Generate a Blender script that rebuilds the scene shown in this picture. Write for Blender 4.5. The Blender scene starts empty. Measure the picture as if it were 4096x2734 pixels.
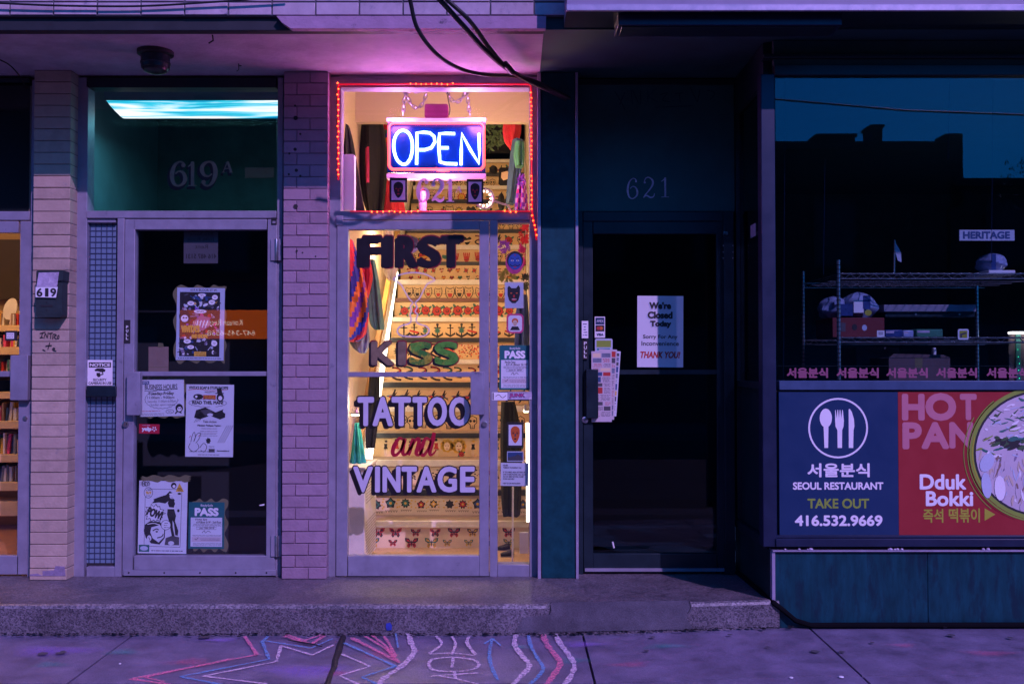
import bpy, math, random
from mathutils import Vector
rnd = random.Random(7)
S = bpy.context.scene
COL = S.collection
# ---------------------------------------------------------------- camera
F, D0, H, PITCH = 3982.0, 5.94, 1.418, 0.0208          # focal length in photo pixels, metres to the shop fronts, eye height, tilt
cd = bpy.data.cameras.new('camera'); cam = bpy.data.objects.new('camera', cd); COL.objects.link(cam)
cam.location = (0, -D0, H); cam.rotation_euler = (math.pi/2+PITCH, 0, 0)
cd.sensor_width = 36; cd.lens = F/4096*36; cd.clip_start = .05; cd.clip_end = 2000
S.camera = cam
# ---------------------------------------------------------------- light: blue dusk sky, one low violet street-side sun
SUN_EL, SUN_AZ = math.radians(37), math.radians(30)     # from the front, to the right of the camera
w = bpy.data.worlds.new('World'); S.world = w; w.use_nodes = True
nt = w.node_tree; bg = nt.nodes['Background']
sky = nt.nodes.new('ShaderNodeTexSky'); sky.sky_type = 'NISHITA'; sky.sun_disc = False
sky.sun_elevation = SUN_EL; sky.sun_rotation = math.pi-SUN_AZ
tint = nt.nodes.new('ShaderNodeMix'); tint.data_type = 'RGBA'; tint.blend_type = 'MULTIPLY'; tint.inputs[0].default_value = 1
nt.links.new(sky.outputs[0], tint.inputs[6]); tint.inputs[7].default_value = (.010, .46, 1.60, 1)
nt.links.new(tint.outputs[2], bg.inputs[0]); bg.inputs[1].default_value = .10
sd = bpy.data.lights.new('sun', 'SUN'); sun = bpy.data.objects.new('sun', sd); COL.objects.link(sun)
sd.energy = 2.9; sd.color = (.72, .43, 1.0); sd.angle = math.radians(.6)
sdir = Vector((math.sin(SUN_AZ)*math.cos(SUN_EL), -math.cos(SUN_AZ)*math.cos(SUN_EL), math.sin(SUN_EL)))
sun.rotation_euler = sdir.to_track_quat('Z', 'Y').to_euler()
S.view_settings.view_transform = 'Standard'; S.view_settings.look = 'None'
S.view_settings.exposure = 0; S.view_settings.gamma = 1
S.cycles.use_denoising = True
# ---------------------------------------------------------------- materials
MATS = {}
def new(name):
    m = bpy.data.materials.new(name); m.use_nodes = True; MATS[name] = m
    return m, m.node_tree.nodes, m.node_tree.links, m.node_tree.nodes['Principled BSDF']
def pm(name, col, rough=.6, metal=0, var=.12, scale=6, bump=0, bscale=80, spec=.5, stain=None, stscale=3, stlo=.52, stretch=None, coat=0):
    """A painted or plain surface: colour with two scales of variation, optional stains and bump."""
    m, n, l, b = new(name)
    geo = n.new('ShaderNodeNewGeometry'); src = geo.outputs['Position']
    if stretch:
        mp = n.new('ShaderNodeMapping'); mp.inputs[3].default_value = stretch; l.new(src, mp.inputs[0]); src = mp.outputs[0]
    t = n.new('ShaderNodeTexNoise'); t.inputs['Scale'].default_value = scale; t.inputs['Detail'].default_value = 6; t.inputs['Roughness'].default_value = .65
    l.new(src, t.inputs[0])
    mr = n.new('ShaderNodeMapRange'); mr.inputs[1].default_value = .3; mr.inputs[2].default_value = .7
    mr.inputs[3].default_value = 1-var; mr.inputs[4].default_value = 1+var; l.new(t.outputs[0], mr.inputs[0])
    mx = n.new('ShaderNodeVectorMath'); mx.operation = 'SCALE'; mx.inputs[0].default_value = col; l.new(mr.outputs[0], mx.inputs['Scale'])
    out = mx.outputs[0]
    if stain:
        t2 = n.new('ShaderNodeTexNoise'); t2.inputs['Scale'].default_value = stscale; t2.inputs['Detail'].default_value = 8; t2.inputs['Roughness'].default_value = .7
        l.new(src, t2.inputs[0])
        r2 = n.new('ShaderNodeMapRange'); r2.inputs[1].default_value = stlo; r2.inputs[2].default_value = stlo+.12; l.new(t2.outputs[0], r2.inputs[0])
        mm = n.new('ShaderNodeMix'); mm.data_type = 'RGBA'; l.new(r2.outputs[0], mm.inputs[0]); l.new(out, mm.inputs[6]); mm.inputs[7].default_value = (*stain, 1)
        out = mm.outputs[2]
    l.new(out, b.inputs['Base Color'])
    b.inputs['Roughness'].default_value = rough; b.inputs['Metallic'].default_value = metal
    b.inputs['Specular IOR Level'].default_value = spec; b.inputs['Coat Weight'].default_value = coat
    if rough > .2:
        rr = n.new('ShaderNodeMapRange'); rr.inputs[3].default_value = max(.05, rough-.12); rr.inputs[4].default_value = min(1, rough+.12)
        l.new(t.outputs[0], rr.inputs[0]); l.new(rr.outputs[0], b.inputs['Roughness'])
    if bump:
        t3 = n.new('ShaderNodeTexNoise'); t3.inputs['Scale'].default_value = bscale; t3.inputs['Detail'].default_value = 5; l.new(src, t3.inputs[0])
        bp = n.new('ShaderNodeBump'); bp.inputs['Strength'].default_value = bump; bp.inputs['Distance'].default_value = .01
        l.new(t3.outputs[0], bp.inputs['Height']); l.new(bp.outputs[0], b.inputs['Normal'])
    return m
def em(name, col, strength):
    m, n, l, b = new(name)
    b.inputs['Base Color'].default_value = (*[min(.8, c) for c in col], 1)
    b.inputs['Emission Color'].default_value = (*col, 1); b.inputs['Emission Strength'].default_value = strength
    return m
def glass(name, tintc, refl=.045, rough=0.0):
    m, n, l, b = new(name); n.remove(b); out = n['Material Output']
    tr = n.new('ShaderNodeBsdfTransparent'); tr.inputs[0].default_value = (*tintc, 1)
    gl = n.new('ShaderNodeBsdfGlossy'); gl.inputs['Roughness'].default_value = rough
    lw = n.new('ShaderNodeLayerWeight'); lw.inputs[0].default_value = .5
    pw = n.new('ShaderNodeMath'); pw.operation = 'POWER'; pw.inputs[1].default_value = 5; l.new(lw.outputs['Facing'], pw.inputs[0])
    ma = n.new('ShaderNodeMath'); ma.operation = 'MULTIPLY_ADD'; ma.inputs[1].default_value = .9; ma.inputs[2].default_value = refl; l.new(pw.outputs[0], ma.inputs[0])
    mx = n.new('ShaderNodeMixShader'); l.new(ma.outputs[0], mx.inputs[0]); l.new(tr.outputs[0], mx.inputs[1]); l.new(gl.outputs[0], mx.inputs[2])
    l.new(mx.outputs[0], out.inputs[0])
    return m
def aggregate(name, base, dark, light, scale=240):
    """Exposed-aggregate or broom-finished concrete: speckle, blotches, bump."""
    m, n, l, b = new(name)
    geo = n.new('ShaderNodeNewGeometry'); p = geo.outputs['Position']
    v = n.new('ShaderNodeTexVoronoi'); v.inputs['Scale'].default_value = scale; l.new(p, v.inputs['Vector'])
    sep = n.new('ShaderNodeSeparateColor'); l.new(v.outputs['Color'], sep.inputs[0])
    cr = n.new('ShaderNodeValToRGB'); e = cr.color_ramp.elements
    e[0].position = .1; e[0].color = (*dark, 1); e[1].position = .95; e[1].color = (*light, 1); k = e.new(.5); k.color = (*base, 1)
    l.new(sep.outputs[0], cr.inputs[0])
    t = n.new('ShaderNodeTexNoise'); t.inputs['Scale'].default_value = 5; t.inputs['Detail'].default_value = 9; t.inputs['Roughness'].default_value = .7; l.new(p, t.inputs[0])
    r = n.new('ShaderNodeMapRange'); r.inputs[1].default_value = .3; r.inputs[2].default_value = .7; r.inputs[3].default_value = .55; r.inputs[4].default_value = 1.32; l.new(t.outputs[0], r.inputs[0])
    mx = n.new('ShaderNodeVectorMath'); mx.operation = 'SCALE'; l.new(cr.outputs[0], mx.inputs[0]); l.new(r.outputs[0], mx.inputs['Scale'])
    l.new(mx.outputs[0], b.inputs['Base Color'])
    rr = n.new('ShaderNodeMapRange'); rr.inputs[3].default_value = .22; rr.inputs[4].default_value = .65; l.new(t.outputs[0], rr.inputs[0]); l.new(rr.outputs[0], b.inputs['Roughness'])
    bp = n.new('ShaderNodeBump'); bp.inputs['Strength'].default_value = .6; bp.inputs['Distance'].default_value = .004; l.new(sep.outputs[0], bp.inputs['Height']); l.new(bp.outputs[0], b.inputs['Normal'])
    return m
def chalk(name, col):
    m, n, l, b = new(name); out = n['Material Output']
    b.inputs['Base Color'].default_value = (*col, 1); b.inputs['Roughness'].default_value = .95; b.inputs['Specular IOR Level'].default_value = .1
    geo = n.new('ShaderNodeNewGeometry'); t = n.new('ShaderNodeTexNoise'); t.inputs['Scale'].default_value = 70; t.inputs['Detail'].default_value = 6; t.inputs['Roughness'].default_value = .75; l.new(geo.outputs['Position'], t.inputs[0])
    r = n.new('ShaderNodeMapRange'); r.inputs[1].default_value = .36; r.inputs[2].default_value = .56; r.inputs[3].default_value = .06; r.inputs[4].default_value = .80; l.new(t.outputs[0], r.inputs[0])
    tr = n.new('ShaderNodeBsdfTransparent'); mx = n.new('ShaderNodeMixShader')
    l.new(r.outputs[0], mx.inputs[0]); l.new(tr.outputs[0], mx.inputs[1]); l.new(b.outputs[0], mx.inputs[2]); l.new(mx.outputs[0], out.inputs[0])
    return m
def light_spot_mat(name, col):
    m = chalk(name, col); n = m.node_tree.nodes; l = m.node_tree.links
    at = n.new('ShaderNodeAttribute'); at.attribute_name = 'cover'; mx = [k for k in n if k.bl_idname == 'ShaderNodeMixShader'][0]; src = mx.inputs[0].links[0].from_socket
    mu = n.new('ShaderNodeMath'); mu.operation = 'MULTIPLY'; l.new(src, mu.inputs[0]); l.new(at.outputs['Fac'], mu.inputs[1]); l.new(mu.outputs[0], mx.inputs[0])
def streaky_lamp(name):
    """Diffuser of the fluorescent fitting: bright, with marbled blue streaks along its length."""
    m, n, l, b = new(name)
    geo = n.new('ShaderNodeNewGeometry'); mp = n.new('ShaderNodeMapping'); mp.inputs[3].default_value = (.55, 7, 11); l.new(geo.outputs['Position'], mp.inputs[0])
    t = n.new('ShaderNodeTexNoise'); t.inputs['Scale'].default_value = 1.9; t.inputs['Detail'].default_value = 7; t.inputs['Distortion'].default_value = .7; l.new(mp.outputs[0], t.inputs[0])
    cr = n.new('ShaderNodeValToRGB'); e = cr.color_ramp.elements
    e[0].position = .33; e[0].color = (.0, .16, .36, 1); e[1].position = .52; e[1].color = (.95, .98, 1, 1); k = e.new(.41); k.color = (.03, .55, .72, 1)
    l.new(t.outputs[0], cr.inputs[0]); l.new(cr.outputs[0], b.inputs['Emission Color']); b.inputs['Emission Strength'].default_value = 1.35
    l.new(cr.outputs[0], b.inputs['Base Color'])
    return m
pm('alu', (.26, .25, .32), .45, .1, .16, 9, .05, 120, stain=(.12, .12, .17), stscale=11, stlo=.62)
pm('alu_dark', (.008, .022, .032), .4, .2, .2, 9)
pm('alu_navy', (.008, .016, .050), .4, .1, .15, 9)
pm('bar_blue', (.045, .085, .17), .4, .1, .15, 9)
for i_, f_ in ((1, .93), (2, 1.06)):
    pm('brick_cream%d' % i_, (.47*f_, .35*f_, .27*f_), .65, 0, .16, 12, .3, 60, stain=(.28, .24, .23), stscale=13, stlo=.60)
    pm('brick_pink%d' % i_, (.32*f_, .205*f_, .275*f_), .65, 0, .15, 11, .3, 70, stain=(.25, .14, .21), stscale=12, stlo=.60)
    pm('tile_white%d' % i_, (.52*f_, .40*f_, .46*f_), .3, 0, .2, 9, .08, 40, stain=(.2, .18, .27), stscale=12, stlo=.58)
pm('steel', (.45, .45, .47), .3, .9, .1, 20)
pm('black', (.012, .012, .014), .5, 0, .2, 12)
pm('rubber', (.008, .008, .011), .55, 0, .3, 10)
pm('brick_cream', (.47, .35, .27), .65, 0, .10, 9, .25, 60, stain=(.30, .26, .25), stscale=10, stlo=.64)
pm('brick_pink', (.32, .205, .275), .65, 0, .09, 7, .25, 70, stain=(.27, .15, .23), stscale=8, stlo=.66)
pm('mortar', (.22, .17, .15), .9, 0, .25, 30, .4, 150)
pm('mortar_pink', (.22, .135, .19), .9, 0, .2, 30, .4, 150)
pm('peeled', (.26, .20, .30), .8, 0, .2, 30, .3, 90)
pm('tile_white', (.52, .40, .46), .3, 0, .16, 7, .08, 40, stain=(.22, .20, .30), stscale=9, stlo=.66)
pm('grout', (.10, .10, .12), .9, 0, .2, 30)
pm('plaster', (.42, .36, .42), .8, 0, .22, 5, .25, 40, stain=(.42, .36, .40), stscale=4, stlo=.57)
pm('trim', (.40, .24, .36), .8, 0, .15, 10, .2, 60, stain=(.04, .035, .05), stscale=13, stlo=.575, stretch=(1, 1, 1.4))
pm('lintel', (.018, .02, .025), .6, 0, .3, 6)
pm('soffit_dark', (.010, .050, .055), .7, 0, .3, 5)
pm('teal_tile', (.003, .050, .066), .5, 0, .35, 9, .04, 50, spec=.2, stain=(.012, .055, .07), stscale=22, stlo=.60)
pm('teal_panel', (.003, .046, .066), .5, 0, .35, 6, .03, 40, spec=.2, stain=(.004, .024, .042), stscale=5, stlo=.5, stretch=(3, 3, .7))
pm('teal_side', (.006, .022, .026), .4, 0, .3, 6)
pm('green_panel', (.012, .085, .080), .55, 0, .2, 5, .05, 30)
pm('trim_metal', (.42, .36, .48), .35, .3, .12, 20)
pm('cream_wall', (.60, .48, .37), .85, 0, .05, 3)
pm('white_wood', (.75, .72, .66), .6, 0, .08, 14, .1, 60)
pm('riser', (.72, .51, .27), .6, 0, .10, 8, .05, 30, stain=(.60, .40, .18), stscale=5, stlo=.6)
pm('riser_pale', (.74, .59, .42), .6, 0, .10, 8, .05, 30)
pm('tread', (.30, .22, .16), .6, 0, .2, 12)
pm('nosing_white', (.75, .70, .62), .5, 0, .1, 20)
pm('nosing_black', (.02, .025, .035), .5, 0, .2, 20)
pm('nosing_brown', (.16, .06, .04), .5, 0, .2, 20)
pm('carpet', (.50, .34, .18), .95, 0, .25, 60, .4, 200)
pm('ink', (.02, .018, .022), .7, 0, .1)
pm('ink_soft', (.08, .075, .09), .7, 0, .1)
pm('ink_red', (.50, .03, .03), .6, 0, .1)
pm('ink_green', (.03, .16, .13), .6, 0, .1)
pm('ink_yellow', (.72, .42, .05), .6, 0, .1)
pm('ink_blue', (.03, .08, .22), .6, 0, .1)
pm('skin_ink', (.80, .60, .40), .6, 0, .05)
pm('lobby_back', (.055, .13, .15), .8, 0, .3, 4)
pm('sign_face', (.27, .22, .34), .4, 0, .1, 4)
pm('numeral', (.80, .70, .88), .5, 0, .08, 20)
pm('grid_wire', (.035, .05, .10), .5, 0, .1)
pm('hose', (.006, .006, .008), 1, 0, .1, spec=.05)
pm('candle_wax', (.62, .42, .50), .5, 0, .05)
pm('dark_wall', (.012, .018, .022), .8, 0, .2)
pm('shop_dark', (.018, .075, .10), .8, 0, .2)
pm('teal_wall', (.13, .26, .30), .8, 0, .15, 4)
pm('paper', (.66, .68, .74), .7, 0, .04, 9, .05, 20)
pm('paper_blue', (.50, .56, .68), .7, 0, .05, 9)
pm('newsprint', (.58, .50, .54), .8, 0, .06, 9)
pm('kraft', (.26, .17, .14), .8, 0, .10, 14, .1, 40)
pm('backing', (.17, .15, .075), .8, 0, .15, 10)
pm('pass_green', (.008, .13, .14), .5, 0, .05)
pm('lavender', (.58, .55, .64), .5, 0, .06, 14)
pm('maroon', (.22, .012, .03), .4, 0, .1)
pm('script_red', (.42, .008, .03), .4, 0, .1)
pm('letter_black', (.014, .012, .016), .35, 0, .2)
pm('gold_dark', (.27, .20, .12), .4, .3, .25, 20)
pm('gold_leaf', (.50, .42, .05), .3, .15, .5, 26, .2, 22, stain=(.06, .26, .05), stscale=22, stlo=.44)  # gold leaf, with the mirrored green of the street put in as flecks
pm('green_reflection', (.11, .36, .05), .3, .1, .4, 26, stain=(.45, .38, .05), stscale=20, stlo=.56)  # street reflection in the gold leaf, put into the base colour
pm('mailbox', (.022, .035, .035), .5, 0, .2, 15, .1, 60)
pm('label_white', (.84, .82, .84), .5, 0, .04)
pm('label_pinkish', (.45, .38, .50), .5, 0, .3, 20, stain=(.70, .62, .70), stscale=25, stlo=.5)
pm('sticker_red', (.50, .02, .05), .4, 0, .05)
pm('sign_blue', (.006, .032, .10), .4, 0, .05, 6)
pm('sign_red', (.33, .022, .026), .4, 0, .06, 6)
pm('sign_pink', (.55, .19, .24), .4, 0, .05)
pm('sign_white', (.88, .84, .86), .4, 0, .03)
pm('sign_lime', (.26, .36, .05), .4, 0, .06)
pm('sign_yellow', (.40, .40, .04), .4, 0, .05)
pm('film_pink', (.26, .07, .14), .5, 0, .1)
pm('acrylic', (.001, .035, .17), .25, 0, .1)
pm('box_pink', (.20, .02, .09), .5, 0, .06)
pm('card_red', (.16, .012, .016), .6, 0, .12)
pm('cardboard', (.12, .08, .085), .8, 0, .12)
pm('plastic_bag', (.30, .36, .55), .25, 0, .35, 12, .3, 30)
pm('plastic_blue', (.03, .06, .20), .3, 0, .3, 12, .3, 30)
pm('wood', (.48, .30, .14), .5, 0, .2, 8, .1, 40, stretch=(.6, 3, 12))
pm('wood_floor', (.36, .17, .06), .45, 0, .25, 5, .05, 40, stretch=(6, .7, 1))
pm('pale_wood', (.72, .55, .32), .5, 0, .12, 8)
pm('handrail', (.42, .24, .08), .4, 0, .15, 10)
for nm, c in dict(cloth_orange=(.72, .20, .03), cloth_blue=(.03, .05, .36), cloth_red=(.60, .03, .05), cloth_teal=(.10, .26, .26), cloth_aqua=(.02, .30, .30), cloth_grey=(.17, .20, .27),
                  cloth_black=(.005, .006, .010), cloth_pink=(.55, .04, .16), cloth_purple=(.20, .05, .34), cloth_denim=(.05, .11, .22), cloth_green=(.05, .22, .14), cloth_white=(.6, .58, .55)).items():
    pm(nm, c, .85, 0, .22, 16, .35, 50)
pm('leaf', (.05, .11, .04), .6, 0, .3, 20)
pm('petal_purple', (.26, .09, .50), .7, 0, .3, 30)
pm('petal_red', (.62, .05, .03), .7, 0, .3, 30)
pm('petal_pink', (.60, .06, .22), .7, 0, .3, 30)
pm('mask_orange', (.72, .14, .02), .5, 0, .06)
pm('mask_blue', (.03, .10, .40), .5, 0, .2, 30)
pm('opposite_brick', (.012, .022, .026), .8, 0, .3, 3)
pm('opposite_trim', (.05, .05, .055), .8, 0, .2)
pm('asphalt', (.028, .028, .03), .8, 0, .3, 30, .3, 120)
pm('kerb', (.16, .155, .17), .8, 0, .2, 10)
aggregate('step_concrete', (.14, .118, .135), (.06, .055, .07), (.20, .18, .205), 150)
aggregate('step_edge', (.19, .17, .19), (.09, .08, .10), (.30, .27, .29), 120)
aggregate('step_patch', (.115, .105, .128), (.095, .088, .11), (.135, .125, .15), 300)
aggregate('slab_concrete', (.195, .168, .26), (.135, .118, .19), (.255, .215, .325), 420)
pm('tar', (.02, .018, .022), .7, 0, .4, 30, .4, 90)
for nm, c in dict(chalk_white=(.88, .70, .82), chalk_pink=(.92, .26, .42), chalk_blue=(.20, .42, .72), chalk_green=(.14, .42, .38), chalk_violet=(.38, .22, .70)).items(): chalk(nm, c)
light_spot_mat('spot_green', (.10, .45, .42)); light_spot_mat('spot_violet', (.42, .22, .85)); light_spot_mat('spot_pink', (.75, .18, .32))  # see-through colours for the painted light spots on the pavement
glass('glass', (.95, .97, .98)); glass('glass_dark', (.42, .48, .52), .03); glass('glass_window', (.80, .86, .90), .042)
m, n_, l_, b_ = new('frosted'); b_.inputs['Base Color'].default_value = (.15, .23, .33, 1); b_.inputs['Roughness'].default_value = .35; b_.inputs['Transmission Weight'].default_value = .0
em('neon_blue', (.16, .26, 1.0), 14); em('neon_red', (1, .05, .04), 6); em('led_core', (1, .085, .012), 9); em('led_rope', (1, .008, .04), .35)
em('tube_warm', (1, .86, .66), 7); em('bulb_warm', (1, .80, .50), 14); em('ring_led', (1, .72, .55), 3.5); em('awning_glow', (1, .15, .012), 2.3)
em('window_lit', (1, .45, .35), .10); em('awning_text', (1, .85, .75), 4.5); em('fridge_light', (1, .85, .82), 9); em('green_led', (.02, 1, .35), 3); em('lamp_cold', (.6, .85, 1), 3)
em('purple_lamp', (.35, .1, 1), 1.2)
streaky_lamp('diffuser')
# ---------------------------------------------------------------- photo pixel -> place, for a surface of known depth
def ray(px, py):
    u, v = (px-2048)/F, (1367-py)/F
    return u, math.cos(PITCH)-v*math.sin(PITCH), math.sin(PITCH)+v*math.cos(PITCH)
def P(px, py, Y=0.):
    a, b, c = ray(px, py); t = (Y+D0)/b
    return Vector((a*t, Y, H+c*t))
def PZ(px, py, z):
    a, b, c = ray(px, py); t = (z-H)/c
    return Vector((a*t, b*t-D0, z))
def ZY(py, Y): return P(2048, py, Y).z
def XY(px, Y, py=1367): return P(px, py, Y).x
def R(x0, y0, x1, y1, Y):
    m_ = (y0+y1)/2
    return P(x0, m_, Y).x, P(x1, m_, Y).x, P(x0, y1, Y).z, P(x0, y0, Y).z
# ---------------------------------------------------------------- mesh builder
_txt = {}
def glyphs(s):
    if s not in _txt:
        c = bpy.data.curves.new('t', 'FONT'); c.body = s; c.fill_mode = 'FRONT'; c.resolution_u = 4
        o = bpy.data.objects.new('t', c); COL.objects.link(o); bpy.context.view_layer.update()
        me = bpy.data.meshes.new_from_object(o.evaluated_get(bpy.context.evaluated_depsgraph_get()))
        _txt[s] = ([(v.co.x, v.co.y) for v in me.vertices], [tuple(p.vertices) for p in me.polygons])
        bpy.data.objects.remove(o); bpy.data.curves.remove(c); bpy.data.meshes.remove(me)
    return _txt[s]
def catmull(pts, n=6, closed=False):
    if len(pts) < 3: return pts
    out = []; N = len(pts); seg = N if closed else N-1
    for i in range(seg):
        p = [pts[(i+k-1) % N] if closed else pts[max(0, min(N-1, i+k-1))] for k in range(4)]
        for j in range(n):
            t = j/n; t2 = t*t; t3 = t2*t
            out.append(tuple(.5*((2*p[1][d])+(-p[0][d]+p[2][d])*t+(2*p[0][d]-5*p[1][d]+4*p[2][d]-p[3][d])*t2+(-p[0][d]+3*p[1][d]-3*p[2][d]+p[3][d])*t3) for d in range(len(pts[0]))))
    if not closed: out.append(tuple(pts[-1]))
    return out
class MB:
    def __init__(s): s.v = []; s.f = []; s.m = []
    def add(s, vs, fs, mat):
        o = len(s.v); s.v += [tuple(v) for v in vs]; s.f += [tuple(i+o for i in f) for f in fs]; s.m += [mat]*len(fs); return s
    def box(s, x0, x1, y0, y1, z0, z1, mat):
        vs = [(x, y, z) for z in (z0, z1) for y in (y0, y1) for x in (x0, x1)]
        return s.add(vs, [(0, 2, 3, 1), (4, 5, 7, 6), (0, 1, 5, 4), (2, 6, 7, 3), (0, 4, 6, 2), (1, 3, 7, 5)], mat)
    def pbox(s, x0, y0, x1, y1, Y0, Y1, mat):
        a, b, c, d = R(x0, y0, x1, y1, Y0); return s.box(a, b, Y0, Y1, c, d, mat)
    def poly(s, pts, Y, mat, th=0):
        """outline of (x, z) facing -Y, th deep"""
        n = len(pts)
        if sum(pts[i][0]*pts[(i+1) % n][1]-pts[(i+1) % n][0]*pts[i][1] for i in range(n)) < 0: pts = pts[::-1]
        s.add([(x, Y, z) for x, z in pts], [tuple(range(n))], mat)
        if th:
            vs = [(x, Y, z) for x, z in pts]+[(x, Y+th, z) for x, z in pts]
            s.add(vs, [tuple(range(2*n-1, n-1, -1))]+[(i, i+n, (i+1) % n+n, (i+1) % n) for i in range(n)], mat)
        return s
    def ppoly(s, pts, Y, mat, th=0): return s.poly([(P(x, y, Y).x, P(x, y, Y).z) for x, y in pts], Y, mat, th)
    def pquad(s, x0, y0, x1, y1, Y, mat): return s.ppoly([(x0, y0), (x0, y1), (x1, y1), (x1, y0)], Y, mat)
    def disc(s, cx, cz, rx, rz, Y, mat, n=16, rot=0, th=0):
        c, q = math.cos(rot), math.sin(rot)
        return s.poly([(cx+rx*math.cos(t)*c-rz*math.sin(t)*q, cz+rx*math.cos(t)*q+rz*math.sin(t)*c) for t in [2*math.pi*i/n for i in range(n)]], Y, mat, th)
    def pdisc(s, px, py, rx, ry, Y, mat, n=20, rot=0, th=0):
        p = P(px, py, Y); k = (Y+D0)/F; return s.disc(p.x, p.z, rx*k, ry*k, Y, mat, n, rot, th)
    def ribbon(s, pts, wid, Y, mat, closed=False, taper=False):
        n = len(pts)
        if not isinstance(wid, (list, tuple)): wid = [wid]*n
        L, Rr = [], []
        for i in range(n):
            a = pts[(i-1) % n] if (closed or i) else pts[0]; b = pts[(i+1) % n] if (closed or i < n-1) else pts[-1]
            dx, dz = b[0]-a[0], b[1]-a[1]; k = math.hypot(dx, dz) or 1
            h = wid[i]/2; L.append((pts[i][0]-dz/k*h, pts[i][1]+dx/k*h)); Rr.append((pts[i][0]+dz/k*h, pts[i][1]-dx/k*h))
        vs = [(x, Y, z) for x, z in L]+[(x, Y, z) for x, z in Rr]
        fs = [(n+i, n+(i+1) % n, (i+1) % n, i) for i in range(n if closed else n-1)]
        return s.add(vs, fs, mat)
    def stroke(s, pts, wpx, Y, mat, closed=False, smooth=True, n=6):
        """pen stroke through photo pixels (x, y[, width])"""
        if len(pts[0]) == 2: pts = [(x, y, wpx) for x, y in pts]
        if smooth: pts = catmull(pts, n, closed)
        k = (Y+D0)/F; q = [P(x, y, Y) for x, y, _ in pts]
        return s.ribbon([(p.x, p.z) for p in q], [w_*k for *_, w_ in pts], Y, mat, closed)
    def text(s, t, x0, x1, z0, z1, Y, mat, bold=0, shear=0, mirror=False, step=.00003):
        vs, fs = glyphs(t)
        if not vs: return s
        vs = [(x+shear*y, y) for x, y in vs]
        xa, xb = min(v[0] for v in vs), max(v[0] for v in vs); ya, yb = min(v[1] for v in vs), max(v[1] for v in vs)
        hgt = z1-z0; b = bold*hgt; sx = (x1-x0-2*b)/max(1e-6, xb-xa); sz = (hgt-2*b)/max(1e-6, yb-ya)
        ring = [(0, 0)]+([(b*math.cos(k*math.pi/6), b*math.sin(k*math.pi/6)) for k in range(12)]+[(b*.5*math.cos(k*math.pi/3), b*.5*math.sin(k*math.pi/3)) for k in range(6)] if bold else [])
        for k, (ox, oz) in enumerate(ring):
            q = []
            for x, y in vs:
                u = (x-xa)*sx; u = (x1-x0-2*b)-u if mirror else u
                q.append((x0+b+u+ox, Y-k*step, z0+b+(y-ya)*sz+oz))
            s.add(q, [f[::-1] for f in fs] if mirror else fs, mat)
        return s
    def ptext(s, t, x0, y0, x1, y1, Y, mat, **k):
        a, b, c, d = R(x0, y0, x1, y1, Y); return s.text(t, a, b, c, d, Y, mat, **k)
    def tube(s, pts, r, mat, n=8, closed=False, cap=True):
        pts = [Vector(p) for p in pts]; N = len(pts)
        if not isinstance(r, (list, tuple)): r = [r]*N
        up = None; vs = []
        for i in range(N):
            a = pts[(i-1) % N] if (closed or i) else pts[0]; b = pts[(i+1) % N] if (closed or i < N-1) else pts[-1]
            d = (b-a).normalized()
            if up is None: up = Vector((0, 0, 1)) if abs(d.z) < .9 else Vector((0, 1, 0))
            u = (up-d*up.dot(d)).normalized(); w_ = d.cross(u); up = u
            vs += [pts[i]+(u*math.cos(2*math.pi*k/n)+w_*math.sin(2*math.pi*k/n))*r[i] for k in range(n)]
        fs = []
        for i in range(N if closed else N-1):
            j = (i+1) % N
            fs += [(i*n+k, i*n+(k+1) % n, j*n+(k+1) % n, j*n+k) for k in range(n)]
        if cap and not closed: fs += [tuple(range(n))[::-1], tuple((N-1)*n+k for k in range(n))]
        return s.add(vs, fs, mat)
    def ptube(s, pts, rpx, Y, mat, n=8, closed=False, smooth=True, seg=6):
        if smooth: pts = catmull(pts, seg, closed)
        return s.tube([P(x, y, Y) for x, y in pts], rpx*(Y+D0)/F, mat, n, closed)
    def lathe(s, prof, cx, cy, cz, mat, n=20, axis='Z'):
        vs = []
        for r, h in prof:
            for k in range(n):
                a = 2*math.pi*k/n; c, q = r*math.cos(a), r*math.sin(a)
                vs.append((cx+c, cy+q, cz+h) if axis == 'Z' else (cx+c, cy-h, cz+q))
        m_ = len(prof)
        fs = [(i*n+k, i*n+(k+1) % n, (i+1)*n+(k+1) % n, (i+1)*n+k) for i in range(m_-1) for k in range(n)]
        fs += [tuple(range(n))[::-1], tuple((m_-1)*n+k for k in range(n))]
        return s.add(vs, fs, mat)
    def rot(s, ang, i0=0):
        """turn everything added so far about its middle, in the plane of the wall"""
        xs = [v[0] for v in s.v]; zs = [v[2] for v in s.v]; cx, cz = (min(xs)+max(xs))/2, (min(zs)+max(zs))/2
        c, q = math.cos(ang), math.sin(ang)
        s.v = [(cx+(x-cx)*c-(z-cz)*q, y, cz+(x-cx)*q+(z-cz)*c) for x, y, z in s.v]; return s
    def build(s, name, parent=None, label=None, cat=None, group=None, kind=None, bevel=0, smooth=True):
        if parent is not None: base = Vector(parent['base'])
        else:
            xs, ys, zs = zip(*s.v); base = Vector(((min(xs)+max(xs))/2, (min(ys)+max(ys))/2, min(zs)))
        me = bpy.data.meshes.new(name); me.from_pydata([Vector(v)-base for v in s.v], [], s.f)
        names = sorted(set(s.m)); ix = {k: i for i, k in enumerate(names)}
        for k in names: me.materials.append(MATS[k])
        me.polygons.foreach_set('material_index', [ix[k] for k in s.m])
        me.update()
        if smooth:
            me.polygons.foreach_set('use_smooth', [True]*len(me.polygons)); me.set_sharp_from_angle(angle=math.radians(35))
        o = bpy.data.objects.new(name, me); COL.objects.link(o)
        if parent is not None: o.parent = parent
        else: o.location = base
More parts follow.
